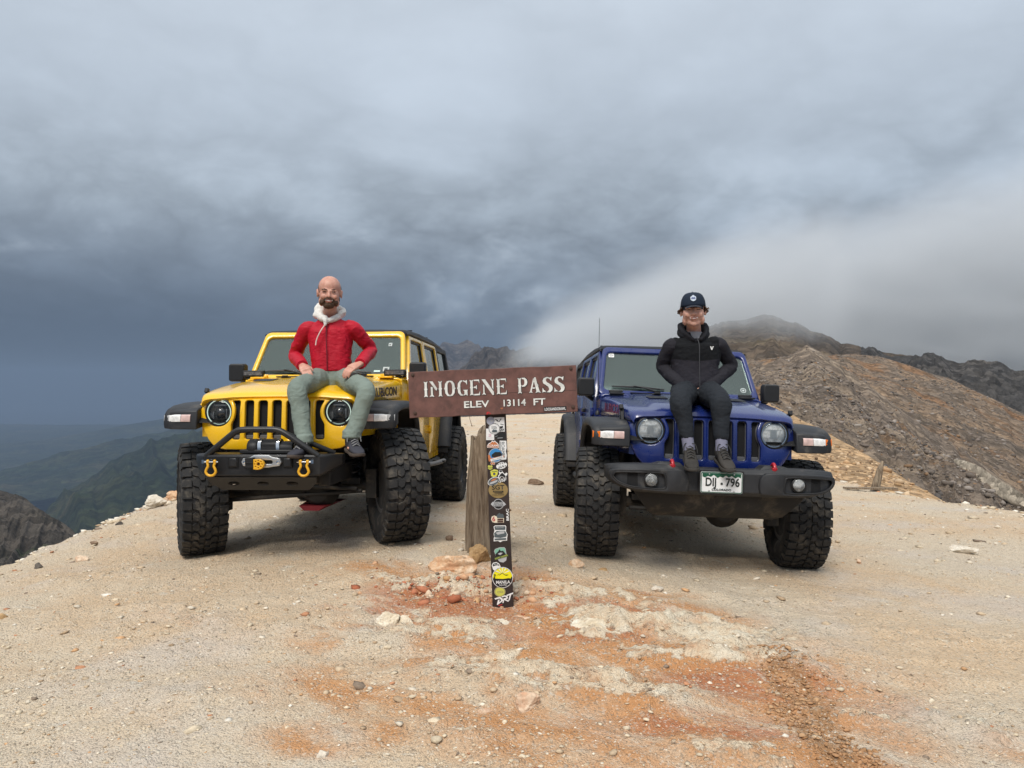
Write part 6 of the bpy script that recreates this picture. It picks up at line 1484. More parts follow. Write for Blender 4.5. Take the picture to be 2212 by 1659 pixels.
def build_stones():
    S = [(985, 1250, 118, 62, 'orange', 'large pale orange rock heaped to the left of the sign post', 3, .30), (1036, 1222, 66, 66, 'ochre', 'ochre brown rock wedged between old timber post and sign post', 5, .25), (948, 1262, 62, 30, 'pink', 'low pink rock at the left end of the rock heap', 7, .45),
         (1006, 1282, 52, 30, 'orange', 'small orange rock at the front of the rock heap', 8, .45), (1040, 1290, 34, 22, 'ochre', 'little ochre rock touching the left side of the sign post', 9, .4), (972, 1168, 22, 14, 'brown', 'small brown stone beside the old timber post base', 10, .3),
         (836, 1364, 70, 52, 'cream', 'cracked cream boulder half buried left of the sign', 11, .35), (876, 1362, 50, 40, 'cream', 'cream rock pressed against the cracked boulder', 12, .45), (912, 1366, 46, 22, 'pink', 'flat pinkish rock at the end of the boulder row', 13, .55),
         (956, 1390, 50, 24, 'dark', 'flat dark grey stone below the boulder row', 14, .35), (1018, 1366, 34, 34, 'pink', 'upright pink and white rock splinter left below the sign', 15, .45), (1060, 1388, 60, 34, 'cream', 'tilted cream slab just below the sign post', 16, .6, .3, -.6),
         (1128, 1352, 62, 24, 'pink', 'low pale rock just in front of the sign post', 17, .6), (1204, 1352, 40, 34, 'cream', 'knobbly cream rock right of the sign', 18, .45), (1290, 1388, 120, 54, 'cream', 'broad cream bedrock knob right of the sign', 19, .55, .2),
         (1070, 1492, 92, 54, 'pink', 'broken pinkish outcrop in the middle foreground', 22, .62), (1040, 1452, 44, 28, 'pink', 'small pink rock above the broken outcrop', 23, .55),
         (1136, 1546, 72, 54, 'pink', 'round white and pink rock below the broken outcrop', 24, .4), (1310, 1502, 74, 46, 'cream', 'cracked cream rock right of the round rock', 25, .6), (1042, 1552, 44, 26, 'pink', 'small pale rock left of the round rock', 26, .6), 
         (1247, 1229, 40, 24, 'orange', 'orange stone in front of the blue car front wheel', 28, .3), (1302, 1236, 24, 11, 'ochre', 'tiny rust stone beside the orange stone', 29, .4), (1420, 1278, 28, 17, 'white', 'small white stone below the blue car bumper', 30, .35),
         (2090, 1199, 52, 28, 'white', 'lone pale rock on the far right gravel', 31, .2), (1858, 1216, 18, 10, 'pink', 'small red stone right of the blue car wheel', 32, .35), (1160, 1048, 42, 17, 'brown', 'flat brown stone behind the sign between both cars', 33, .3), (1095, 1106, 18, 10, 'brown', 'small brown stone on the gravel right behind the sign post', 34, .3),
         (327, 1098, 62, 34, 'white', 'big white rock on the left rim beside the yellow car', 35, .25), (378, 1082, 52, 30, 'orange', 'orange rim rock nearest to the yellow car wheel', 36, .3), (290, 1104, 34, 22, 'brown', 'brown rock next to the big white rim rock', 37, .3), (266, 1114, 44, 26, 'cream', 'cream rock on the left rim under the ridge view', 38, .35), (352, 1090, 28, 18, 'pink', 'pinkish stone tucked between two rim rocks', 39, .3),
         (205, 1140, 40, 18, 'white', 'white rock halfway down the left rim line', 40, .4), (150, 1152, 46, 18, 'white', 'flat white rock on the lower left rim', 41, .4), (88, 1172, 46, 20, 'white', 'chunky white rock near the left picture edge rim', 42, .35), (28, 1196, 40, 20, 'cream', 'cream rock at the very left rim', 43, .35),
         (172, 1212, 40, 14, 'pink', 'flat pink slab on gravel left of the yellow car', 44, .5), (200, 1180, 22, 13, 'brown', 'brown stone on gravel left of the yellow car', 45, .3), (80, 1228, 22, 14, 'dark', 'dark stone near the left rim', 46, .3), (253, 1138, 20, 14, 'dark', 'dark flat stone close to the yellow car front wheel', 47, .3),
         (1867, 1472, 22, 15, 'ochre', 'ochre pebble lump on the bare right gravel', 48, .3), (1856, 1452, 14, 9, 'dark', 'dark pebble above the ochre lump', 49, .3), (2016, 1522, 16, 12, 'cream', 'cream pebble far right in the foreground', 50, .3), (1906, 1534, 11, 9, 'dark', 'purple dark pebble in the right foreground', 51, .3),
         (1700, 1620, 16, 12, 'brown', 'rust brown pebble left of the wheel track', 52, .3), (1713, 1544, 16, 10, 'white', 'white chip beside the wheel track', 53, .4), (690, 1644, 30, 22, 'white', 'white stone at the bottom picture edge', 54, .35), (462, 1588, 22, 6, 'dark', 'thin dark splinter lying in the left foreground', 55, .3), (0, 1340, 26, 22, 'ochre', 'ochre stone cut by the left picture edge', 56, .4),
         (1414, 1556, 20, 13, 'ochre', 'brown pebble right of the cracked rock', 57, .3), (1273, 1441, 10, 9, 'dark', 'black pebble below the broad bedrock knob', 58, .3), (1588, 1568, 13, 11, 'cream', 'round cream pebble left of the wheel track', 59, .3), (1528, 1640, 60, 24, 'cream', 'cream bedrock lump at the bottom right of center', 60, .72, .12), ]
    for s in S:
        stone(*s[:7], sink=s[7], deep=s[8] if len(s) > 8 else None, rot=s[9] if len(s) > 9 else None, nm='pebble' if s[2] < 24 else 'rock')
build_stones()

def m_pebble(name, gloss=.9):
    m = bpy.data.materials.new(name); m.use_nodes = True; N = NT(m.node_tree); b = m.node_tree.nodes['Principled BSDF']
    at_ = N.node('ShaderNodeAttribute'); at_.attribute_name = 'tint'
    g = N.node('ShaderNodeNewGeometry').outputs['Position']
    col = N.mix(1.0, at_.outputs['Color'], N.ramp(N.noise(g, 60, 4, .7), [(.3, .78), (.7, 1.18)]), 'MULTIPLY')
    N.set(b, 'Base Color', col); b.inputs['Roughness'].default_value = gloss; b.inputs['Specular IOR Level'].default_value = .25
    return m
M_PEB = m_pebble('loose_stone')
def scatter(name, pos, size, tint, label, seed=1, flat=.45, mat=None):
    """many small stones in one mesh: pos (n,3), size (n), tint (n,3)"""
    rnd = np.random.default_rng(seed); bm = bmesh.new(); bmesh.ops.create_icosphere(bm, subdivisions=0, radius=1)
    V0 = np.array([v.co[:] for v in bm.verts]); F0 = np.array([[v.index for v in f.verts] for f in bm.faces]); bm.free()
    n = len(pos); nv, nf = len(V0), len(F0)
    V = np.repeat(V0[None], n, 0)*(1+rnd.uniform(-.42, .30, (n, nv, 1)))
    sc = np.stack([rnd.uniform(.7, 1.35, n), rnd.uniform(.7, 1.2, n), flat*rnd.uniform(.6, 1.2, n)], -1)*size[:, None]
    V = V*sc[:, None, :]; a = rnd.uniform(0, 6.28, n); c, s = np.cos(a)[:, None], np.sin(a)[:, None]
    x = V[..., 0]*c-V[..., 1]*s; y = V[..., 0]*s+V[..., 1]*c
    t = rnd.uniform(-.4, .4, n)[:, None]; z = V[..., 2]+x*t*.5
    V = np.stack([x, y, z], -1)+pos[:, None, :]
    F = (F0[None]+(np.arange(n)*nv)[:, None, None]).reshape(-1, 3)
    me = bpy.data.meshes.new(name); me.vertices.add(n*nv); me.vertices.foreach_set('co', V.reshape(-1).astype(np.float32))
    me.loops.add(F.size); me.loops.foreach_set('vertex_index', F.reshape(-1).astype(np.int32)); me.polygons.add(len(F))
    me.polygons.foreach_set('loop_start', np.arange(0, F.size, 3, dtype=np.int32)); me.polygons.foreach_set('loop_total', np.full(len(F), 3, np.int32)); me.update(calc_edges=True)
    ca = me.color_attributes.new('tint', 'FLOAT_COLOR', 'POINT'); ca.data.foreach_set('color', np.concatenate([np.repeat(tint, nv, 0), np.ones((n*nv, 1))], 1).reshape(-1).astype(np.float32))
    o = link(name, me, mat or M_PEB); tag(o, label, kind='stuff'); return o
def pebble_cover():
    rnd = np.random.default_rng(5)
    # where the lens looks, evenly over the picture, then set on the ground
    n = 42000; xd = rnd.uniform(-250, 2460, n); yd = 900+rnd.uniform(0, 1, n)**.62*860
    Y = 1.5*FPX/(yd-HOR); Y = Y*(1+rnd.uniform(-.02, .02, n)); X = (xd-CXD)/FPX*Y
    ok = (Y < 34) & (X > -5.1) & (X < 7.0); X, Y = X[ok], Y[ok]
    cl = fbm(X*1.3, Y*1.3, 3.0, 3)
    keep = rnd.uniform(0, 1, len(X)) < np.clip(.42+.9*cl+.35*(X < -1.8)*(Y < 9)+.25*(np.abs(X+4.6) < .5), .08, 1); X, Y = X[keep], Y[keep]
    px = 1.2*rnd.pareto(2.5, len(X))+.8; px = np.minimum(px, 9); size = px*Y/FPX
    size = np.minimum(size, .034)
    Z = ground_z(X, Y)+size*.15
    pal = np.array([(.60, .50, .36), (.66, .58, .46), (.72, .66, .56), (.52, .40, .27), (.42, .30, .19), (.56, .33, .17), (.25, .19, .14), (.12, .10, .09), (.45, .22, .12)])
    t = pal[rnd.choice(len(pal), len(X), p=[.34, .20, .04, .22, .10, .04, .04, .0, .02])]*rnd.uniform(.85, 1.12, (len(X), 1))
    scatter('gravel', np.stack([X, Y, Z], -1), size, t, 'fine loose gravel strewn over the pass', 3)
    # grit on the far part of the pass
    n = 12000; xd = rnd.uniform(-100, 2300, n); yd = 905+rnd.uniform(0, 1, n)**1.1*260; Y = 1.5*FPX/(yd-HOR); X = (xd-CXD)/FPX*Y; ok = (X > -5) & (X < 6.8) & (Y < 34); X, Y = X[ok], Y[ok]
    size = (.9+.9*rnd.pareto(2.6, len(X)))*Y/FPX; size = np.minimum(size, .07); t = pal[rnd.choice(len(pal), len(X), p=[.28, .18, .08, .22, .11, .04, .06, .01, .02])]*rnd.uniform(.8, 1.1, (len(X), 1))
    scatter('far_gravel', np.stack([X, Y, ground_z(X, Y)+size*.1], -1), size, t, 'gravel on the pass behind the cars', 17)
    # red and orange chips heaped round the sign post
    n = 420; X = -.33+rnd.normal(0, .30, n); Y = 5.05+rnd.normal(0, .16, n); size = np.minimum(.006+.008*rnd.pareto(2.2, n), .045)
    t = np.array([(.44, .17, .09), (.56, .33, .19), (.62, .48, .34), (.36, .12, .06), (.50, .30, .15)])[rnd.choice(5, n)]
    scatter('rock_chips', np.stack([X, Y, ground_z(X, Y)+size*.15], -1), size, t, 'red and orange rock chips heaped around the sign post', 19, flat=.6)
    # broken fragments, half bedded
    n = 5200; xd = rnd.uniform(-250, 2460, n); yd = 960+rnd.uniform(0, 1, n)**.7*760; Y = 1.5*FPX/(yd-HOR); X = (xd-CXD)/FPX*Y
    cl = fbm(X*1.1+5, Y*1.1, 1.0, 3); ok = (X > -4.9) & (X < 6.8) & (rnd.uniform(0, 1, n) < np.clip(.30+1.3*cl+.5*(X < -1.2)*(Y < 8)-.2*(X > 1.6), .04, 1)); X, Y = X[ok], Y[ok]
    size = np.minimum((3.2+3.0*rnd.pareto(3.0, len(X)))*Y/FPX, .045)
    t = pal[rnd.choice(len(pal), len(X), p=[.34, .20, .05, .22, .10, .04, .03, .0, .02])]*rnd.uniform(.85, 1.08, (len(X), 1))
    scatter('broken_stone', np.stack([X, Y, ground_z(X, Y)-size*.08], -1), size, t, 'broken pale stone fragments bedded in the soil', 13, flat=.38)
    # rim stones
    n = 700; Y = rnd.uniform(3.5, 16, n); side = rnd.uniform(0, 1, n) < .62
    X = np.where(side, -4.72+rnd.normal(0, .17, n), 6.4+rnd.normal(0, .2, n)); size = np.minimum(rnd.gamma(2.0, .012, n)+.008, .06)
    t = pal[rnd.choice(len(pal), n, p=[.2, .25, .3, .1, .05, .04, .03, .01, .02])]
    scatter('rim_rubble', np.stack([X, Y, ground_z(X, Y)+size*.2], -1), size, t, 'pale rubble lining the edges of the pass', 8)
    # crumbs in the wheel track
    n = 1700; Y = 2.6+1.5*rnd.uniform(0, 1, n)**1.25; X = track_x(Y)+rnd.normal(0, .07, n)+.03*np.sin(Y*9); size = rnd.gamma(2.0, .0022, n)+.002
    t = np.array([(.40, .22, .11), (.33, .18, .085), (.46, .28, .15)])[rnd.choice(3, n)]
    scatter('track_crumbs', np.stack([X, Y, ground_z(X, Y)+size*.3], -1), size, t, 'brown crumbs of soil thrown up in the wheel track', 9)
pebble_cover()
def slope_rubble():
    rnd = np.random.default_rng(21)
    pal = np.array([(.14, .115, .095), (.20, .165, .14), (.26, .225, .195), (.085, .075, .068), (.24, .15, .085), (.25, .22, .19)])
    for key, nm, n, s0, s1, lab, pr in (('scree', 'scree_rubble', 16000, .022, .15, 'grey broken rock littering the scree hill', [.3, .28, .16, .16, .06, .04]), ('spur', 'spur_rubble', 8000, .05, .24, 'grey broken rock littering the farther spur', [.3, .28, .14, .16, .10, .02]), ('shoulder', 'shoulder_rubble', 3500, .02, .09, 'orange stones on the near hillside', None)):
        P = HILLS[key][1]; nu, nv = P.shape[:2]; nv2 = int(nv*.80)
        i = rnd.integers(2, nu-2, n); j = rnd.integers(2, nv2, n); p = P[i, j]+rnd.normal(0, .05, (n, 3))*np.array([1, 1, 0])
        cl = fbm(p[:, 0]*.12, p[:, 1]*.12, 4.4, 4); k = rnd.uniform(0, 1, n) < np.clip(.5+1.4*cl, .03, 1); p = p[k]
        s = s0*rnd.uniform(.6, 1.4, len(p))+np.minimum(s1-s0, s0*rnd.pareto(2.2, len(p)))
        if pr is None: t = np.array([(.46, .30, .17), (.36, .23, .12), (.54, .40, .26), (.24, .16, .10)])[rnd.choice(4, len(p))]
        else: t = pal[rnd.choice(6, len(p), p=pr)]
        scatter(nm, p+np.array([0, 0, 1])*s[:, None]*.15, s, t*rnd.uniform(.8, 1.2, (len(p), 1)), lab, 31, flat=.75)
slope_rubble()
# ================================================================== the two people
def bake(b, voxel=.008, smooth=4, name='body', disp=None):
    """union of overlapping closed shapes -> one continuous skin; disp: function(P, N) -> offsets"""
    me = b.mesh(name, angle=None); ob = bpy.data.objects.new('tmp', me); COL.objects.link(ob)
    r = ob.modifiers.new('r', 'REMESH'); r.mode = 'VOXEL'; r.voxel_size = voxel; r.use_smooth_shade = True
    if smooth:
        s = ob.modifiers.new('s', 'SMOOTH'); s.factor = .5; s.iterations = smooth
    dg = bpy.context.evaluated_depsgraph_get(); dg.update()
    out = bpy.data.meshes.new_from_object(ob.evaluated_get(dg), depsgraph=dg)
    bpy.data.objects.remove(ob); bpy.data.meshes.remove(me)
    out.name = name
    if disp is not None:
        n = len(out.vertices); P = np.zeros(n*3, np.float32); Nn = np.zeros(n*3, np.float32)
        out.vertices.foreach_get('co', P); out.vertices.foreach_get('normal', Nn); P = P.reshape(-1, 3).astype(float); Nn = Nn.reshape(-1, 3)
        P2 = P+Nn*disp(P, Nn)[:, None]; out.vertices.foreach_set('co', P2.reshape(-1).astype(np.float32)); out.update()
    out.polygons.foreach_set('use_smooth', [True]*len(out.polygons))
    return out
def limb(b, pts, rad, n=14, sub=5):
    """tapered limb through joints"""
    P = smooth_path(pts, sub); R0 = smooth_path([(r, 0, 0) for r in rad], sub); rr = [max(.002, q.x) for q in R0]
    b.tube(P, rr, n); b.sphere(P[0], rr[0]*.99, 12, 8); b.sphere(P[-1], rr[-1]*.99, 12, 8)
def ell_loft(b, secs, n=22):
    """sections (centre, rx, ry, [tilt dir]) stacked"""
    rings = []
    for c, rx, ry in secs:
        ring = []
        for j in range(n):
            a = 2*math.pi*j/n; ca, sa = math.cos(a), math.sin(a)
            k = (abs(ca)**2.4+abs(sa)**2.4)**(-1/2.4)
            ring.append((c[0]+rx*ca*k, c[1]+ry*sa*k, c[2]))
        rings.append(ring)
    b.loft(rings)
def folds(amp, fx=6., fz=16., seed=0., slant=.0, fine=.25):
    def f(P, N):
        x, y, z = P[:, 0], P[:, 1], P[:, 2]
        w1 = fbm(x*5+seed, z*5, y*5, 2); w2 = fbm(x*5, z*5+seed, y*5+7, 2)
        a = fbm(x*fx*1.1+w1*1.6+seed, z*fz*.55+w2*1.8, y*fx*.8, 3, .45, ridge=True)
        b = fbm(x*fx*.8-z*fx*.9+w2*1.5, z*fx*.7+seed, y*4, 2)
        c = fbm(x*26+seed, z*26, y*26, 2)
        return amp*(.42*a+.35*b-.10)+amp*fine*.5*c
    return f
def cloth(name, col, rough=.85, fold=.006, scale=9., sheen=.3, var=.10):
    sheen = 0.0; fold = fold*.8
    m = bpy.data.materials.new(name); m.use_nodes = True; N = NT(m.node_tree); b = m.node_tree.nodes['Principled BSDF']
    tc = N.node('ShaderNodeTexCoord').outputs['Object']
    f = N.noise(tc, 5, 4, .6); c = N.ramp(f, [(.3, tuple(x*(1-var) for x in col)), (.7, tuple(x*(1+var) for x in col))])
    N.set(b, 'Base Color', c); b.inputs['Roughness'].default_value = rough; b.inputs['Sheen Weight'].default_value = sheen; b.inputs['Specular IOR Level'].default_value = .25
    st = N.vmath('MULTIPLY', tc, (1., 1., 2.3))
    h = N.math('ADD', N.noise(st, scale, 5, .55, 1.2), N.math('MULTIPLY', N.noise(tc, 260, 2, .5), .03))
    bn = N.node('ShaderNodeBump'); bn.inputs['Distance'].default_value = fold; N.set(bn, 'Height', h); N.set(b, 'Normal', bn.outputs[0])
    return m
def m_skin(name, col):
    m = bpy.data.materials.new(name); m.use_nodes = True; N = NT(m.node_tree); b = m.node_tree.nodes['Principled BSDF']
    tc = N.node('ShaderNodeTexCoord').outputs['Object']
    f = N.noise(tc, 28, 4, .6); c = N.ramp(f, [(.35, (col[0]*.86, col[1]*.76, col[2]*.74)), (.65, (col[0]*1.05, col[1]*1.05, col[2]*1.05))])
    N.set(b, 'Base Color', c); b.inputs['Roughness'].default_value = .52; b.inputs['Subsurface Weight'].default_value = .10; b.inputs['Subsurface Radius'].default_value = (.012, .004, .002); b.inputs['Subsurface Scale'].default_value = 1.0
    return m
M_SKIN = m_skin('skin_light', (.56, .30, .22)); M_SKIN2 = m_skin('skin_tan', (.62, .36, .27))

def head_shapes(b, H, k=1.0, jaw=1.0):
    def E(x, y, z, rx, ry, rz, n=18, m=12): b.sphere(tuple(H @ Vector((x, y, z))), (rx*k*1.05, ry*k, rz*k), n, m)
    E(0, .012, .040, .0755, .094, .083, 24, 16); E(0, -.018, -.022, .0665*jaw, .074, .084, 22, 14); E(0, -.040, -.078, .044*jaw, .042, .036); E(0, -.066, -.092, .024, .020, .018)
    for s in (-1, 1):
        E(s*.034, -.070, -.030, .024, .020, .022); E(s*.052*jaw, -.012, -.066, .018, .038, .034); E(s*.030, -.083, .016, .026, .010, .008)
        E(s*.079, .016, -.006, .009, .018, .030); E(s*.083, .020, .012, .007, .013, .015); E(s*.0815, .014, -.026, .006, .009, .011)
    E(0, -.090, .000, .0095, .011, .020); E(0, -.098, -.018, .0120, .014, .014); E(0, -.103, -.026, .0125, .012, .010)
    for s in (-1, 1): E(s*.011, -.094, -.030, .008, .009, .007)
    E(0, -.087, -.052, .024, .010, .0075); E(0, -.085, -.064, .022, .010, .007)
def hand(b, W, F, side, up, L=.185, curl=.7, thumb=1):
    """W wrist, F direction of the hand, side: unit vector to the thumb side, up: back of the hand"""
    F = Vector(F).normalized(); U = (Vector(up)-F*Vector(up).dot(F)).normalized(); S = F.cross(U)
    if S.dot(Vector(side)) < 0: S = -S
    W = Vector(W); p0 = W+F*.015; p1 = W+F*L*.50
    b.loft([[tuple(p+S*a*w+U*c*h) for a, c in ((-1, -.7), (-.4, -1), (.5, -1), (1, -.6), (1, .6), (.4, 1), (-.5, .95), (-1, .6))] for p, w, h in ((W-F*.02, .026, .020), (p0, .030, .020), (W+F*L*.28, .040, .018), (p1, .042, .014))])
    for i, (o, ln) in enumerate(((.031, .90), (.011, 1.0), (-.010, .93), (-.030, .76))):
        a = p1+S*o; l = L*.52*ln; c1 = curl*.55; q = [a-F*.012]; d = F.copy(); pos = a.copy()
        for seg, f in enumerate((.42, .33, .25)):
            d = (d*math.cos(c1)-U*math.sin(c1)).normalized(); pos = pos+d*l*f; q.append(pos.copy()); c1 = curl*(.75 if seg == 0 else .5)
        b.tube(q, [.0098, .0094, .0086, .0070], 8); b.sphere(q[-1], .0070, 8, 6); b.sphere(q[1], .0102, 8, 6)
    t0 = W+F*L*.14+S*.026; t1 = t0+(S*.62+F*.70-U*.25).normalized()*.040; t2 = t1+(S*.10+F*.92-U*.38).normalized()*.030
    b.tube([t0-S*.012, t0+S*.006, t1, t2], [.014, .0130, .0110, .0082], 8); b.sphere(t2, .0082, 8, 6)

def shoe(nm, par, ankle, toe_dir, mat, sole_mat, tongue, lace, k=1.0, pitch=0.0, detail=None):
    """trainer: ankle joint, horizontal direction of the toe"""
    d = Vector((toe_dir[0], toe_dir[1], 0)).normalized(); s = Vector((-d.y, d.x, 0)); A = Vector(ankle)
    def W_(u, v, z): 
        q = A+d*(u*k)+s*(v*k)+Vector((0, 0, z*k)); q.z += -math.tan(R_(pitch))*(u*k); return q
    b = MB(); rings = []
    for u, w, z0, z1 in ((-.072, .022, -.074, -.010), (-.062, .033, -.082, .020), (-.03, .039, -.084, .030), (.01, .041, -.084, .026), (.045, .043, -.084, -.006), (.09, .047, -.083, -.028), (.13, .048, -.082, -.040), (.165, .042, -.080, -.048), (.188, .028, -.076, -.056), (.196, .012, -.072, -.062)):
        ring = []
        for j in range(16):
            a = 2*math.pi*j/16; ca, sa = math.cos(a), math.sin(a); kk = (abs(ca)**2.6+abs(sa)**2.6)**(-1/2.6)
            ring.append(W_(u, w*ca*kk, (z0+z1)/2+(z1-z0)/2*sa*kk))
        rings.append(ring)
    b.loft(rings); o = b.build(nm, mat, par, angle=60)
    b = MB(); rings = []
    for u, w in ((-.082, .018), (-.074, .034), (-.03, .043), (.02, .040), (.06, .043), (.12, .052), (.165, .046), (.195, .030), (.206, .012)):
        t = .010 if u < .15 else .010+(u-.15)*.25
        rings.append([W_(u, -w, -.100+max(0, u-.14)*.22), W_(u, w, -.100+max(0, u-.14)*.22), W_(u, w*1.02, -.076+max(0, u-.14)*.18), W_(u, -w*1.02, -.076+max(0, u-.14)*.18)])
    b.loft(rings); b.build('sole', sole_mat, o, bevel=.006)
    b = MB(); b.loft([[W_(u, -w, z), W_(u, 0, z+.008), W_(u, w, z), W_(u, w*.8, z-.02), W_(u, -w*.8, z-.02)] for u, w, z in ((.000, .026, .055), (.03, .024, .022), (.07, .022, -.010), (.105, .018, -.026))]); b.build('tongue', tongue, o)
    for i in range(5):
        u = .030+i*.018; z = .022-i*.0125
        l = MB(); l.tube([W_(u, -.026, z-.004), W_(u+.005, 0, z+.012), W_(u+.002, .026, z-.004)], .0042, 6); l.build('lace', lace, o)
    l = MB()
    for sg in (-1, 1): l.tube(smooth_path([W_(.022, 0, .036), W_(.03, sg*.03, .050), W_(.045, sg*.046, .020), W_(.055, sg*.050, -.012)], 4), .0034, 6)
    l.build('lace', lace, o)
    return o

def basis(c, yaw=0., pitch=0., roll=0.):
    return Matrix.Translation(Vector(c)) @ Euler((R_(pitch), R_(roll), R_(yaw)), 'YXZ').to_matrix().to_4x4()

def build_man():
    org = at(717, 838, 6.10)
    root = empty('person', org); tag(root, 'bearded person in red jacket and white hood sitting on the yellow car', 'person')
    A = lambda x, y, Y: at(x, y, Y)-org
    hipL, hipR = A(694, 818, 6.08), A(741, 818, 6.08); kneL, kneR = A(643, 836, 5.64), A(792, 842, 5.64)
    ankL, ankR = A(657, 958, 5.545), A(760, 948, 5.56)
    shL, shR = A(664, 711, 6.13), A(762, 709, 6.13); elL, elR = A(638, 768, 6.24), A(801, 757, 6.26); wrL, wrR = A(653, 790, 5.86), A(778, 786, 5.86)
    neck, head = A(713, 686, 6.13), A(712, 633, 6.04); chest = A(714, 735, 6.15); waist = A(716, 790, 6.13); pel = A(717, 812, 6.12)
    KH = 1.11; Hm = basis(head, yaw=12, pitch=5, roll=2) @ Matrix.Diagonal((KH*1.05, KH, KH, 1))
    # ---- skin: one continuous body
    b = MB(); head_shapes(b, Hm, KH)
    limb(b, [neck+Vector((0, .02, -.04)), neck+Vector((0, .01, .03)), head+Vector((0, .018, -.055))], [.062, .056, .054])
    ell_loft(b, [(pel+Vector((0, 0, -.06)), .12, .085), (pel, .15, .10), (waist, .135, .09), (chest, .16, .10), (neck+Vector((0, .01, -.10)), .12, .07), (neck+Vector((0, .01, -.04)), .06, .05)])
    for sh, el, wr in ((shL, elL, wrL), (shR, elR, wrR)): limb(b, [chest.lerp(sh, .6), sh+Vector((0, 0, -.012)), sh.lerp(el, .5), el, el.lerp(wr, .5), wr], [.04, .040, .038, .034, .032, .026])
    for hp, kn, an in ((hipL, kneL, ankL), (hipR, kneR, ankR)): limb(b, [hp, hp.lerp(kn, .5), kn, kn.lerp(an, .4)+Vector((0, .015, 0)), an], [.078, .070, .054, .050, .036]); b.sphere(an+Vector((0, -.045, -.062)), (.026, .06, .014))
    hand(b, wrL, (.50, -.72, -.42), (.75, .25, .55), (.0, -.55, .80), .190, .85); hand(b, wrR, (-.62, -.70, -.36), (-.75, .25, .55), (.0, -.55, .80), .190, .85)
    body = link('body', bake(b, .0062, 3, 'body'), M_SKIN, root)
    # ---- face details
    def hp_(x, y, z): return Hm @ Vector((x, y, z))
    def face_bit(nm, pts, r, mat, par=body, n=8): q = MB(); q.tube([hp_(*p) for p in pts], r, n); q.build(nm, mat, par)
    ME = material('eye_dark', (.02, .014, .012), .3); MH = cloth('hair_brown', (.085, .052, .034), .8, .004, 60, .2, .3); MT = material('teeth', (.72, .68, .62), .4); ML = material('lips', (.36, .12, .10), .5)
    for s in (-1, 1):
        face_bit('eye', [(s*.020, -.0905, .0035), (s*.030, -.0905, .0062), (s*.042, -.0835, .0035)], [.0018, .0030, .0018], ME)
        face_bit('eyebrow', [(s*.014, -.0935, .0205), (s*.030, -.0935, .0255), (s*.050, -.0835, .0205)], [.0028, .0042, .0024], MH)
    q = MB(); q.loft([[hp_(x, -.0975+abs(x)*.30+dy, -.0560+abs(x)*abs(x)*7+dz) for dy, dz in ((0, .0060), (-.0012, 0), (0, -.0060))] for x in np.linspace(-.026, .026, 7)], closed=False); q.build('teeth', MT, body)
    face_bit('lip', [(-.027, -.0865, -.0490), (-.012, -.0965, -.0500), (0, -.0985, -.0498), (.012, -.0965, -.0500), (.027, -.0865, -.0490)], [.002, .0032, .003, .0032, .002], ML)
    face_bit('lip', [(-.025, -.0865, -.0530), (-.012, -.0950, -.0622), (0, -.0965, -.0640), (.012, -.0950, -.0622), (.025, -.0865, -.0530)], [.002, .0034, .0036, .0034, .002], ML)
    # beard: a shell over jaw and upper lip
    bb = MB()
    def E(x, y, z, rx, ry, rz): bb.sphere(tuple(Hm @ Vector((x, y, z))), (rx*KH, ry*KH, rz*KH), 16, 10)
    E(0, -.050, -.090, .042, .041, .028); E(0, -.070, -.084, .032, .022, .016)
    for s in (-1, 1): E(s*.045, -.028, -.070, .0205, .038, .028); E(s*.060, -.006, -.045, .012, .024, .034); E(s*.034, -.064, -.066, .014, .022, .016)
    limb(bb, [hp_(-.036, -.080, -.055), hp_(-.022, -.0965, -.0432), hp_(0, -.1035, -.0405), hp_(.022, -.0965, -.0432), hp_(.036, -.080, -.055)], [.0065, .0060, .0052, .0060, .0065], 8, 3)
    link('beard', bake(bb, .0050, 2, 'beard', lambda P, N: .0022*fbm(P[:, 0]*120, P[:, 1]*120, P[:, 2]*60, 2)), MH, root)
    # cropped hair round sides and back
    hb = MB()
    for s in (-1, 1): hb.sphere(tuple(Hm @ Vector((s*.040, .034, .030))), (.0455, .075, .062), 16, 10)
    hb.sphere(tuple(Hm @ Vector((0, .058, .015))), (.067, .058, .068), 16, 10)
    link('hair', bake(hb, .005, 2, 'hair'), cloth('cropped_hair', (.085, .055, .042), .85, .002, 80, .1, .3), root)
    # ---- trousers
    b = MB()
    ell_loft(b, [(pel+Vector((0, .01, -.085)), .155, .115), (pel+Vector((0, .01, -.02)), .176, .122), (waist+Vector((0, .0, -.02)), .150, .104), (waist+Vector((0, 0, .01)), .140, .098)])
    for hp, kn, an, s in ((hipL, kneL, ankL, -1), (hipR, kneR, ankR, 1)):
        limb(b, [hp+Vector((s*.01, .02, 0)), hp.lerp(kn, .45), hp.lerp(kn, .85)+Vector((0, 0, .006)), kn+Vector((0, -.012, -.030)), kn.lerp(an, .35), kn.lerp(an, .7), an+Vector((0, 0, .035))], [.098, .086, .074, .072, .066, .062, .062], 18)
        b.tube([an+Vector((0, 0, .06)), an+Vector((0, -.004, .006))], [.064, .068], 18)
    link('trousers', bake(b, .0072, 1, 'trousers', folds(.017, 6, 11, 1.0, fine=.35)), cloth('sage_trousers', (.185, .225, .195), .9, .010, 10), root)
    # ---- jacket
    M_RED = cloth('red_jacket', (.43, .006, .022), .60, .012, 11, .25, .12)
    b = MB()
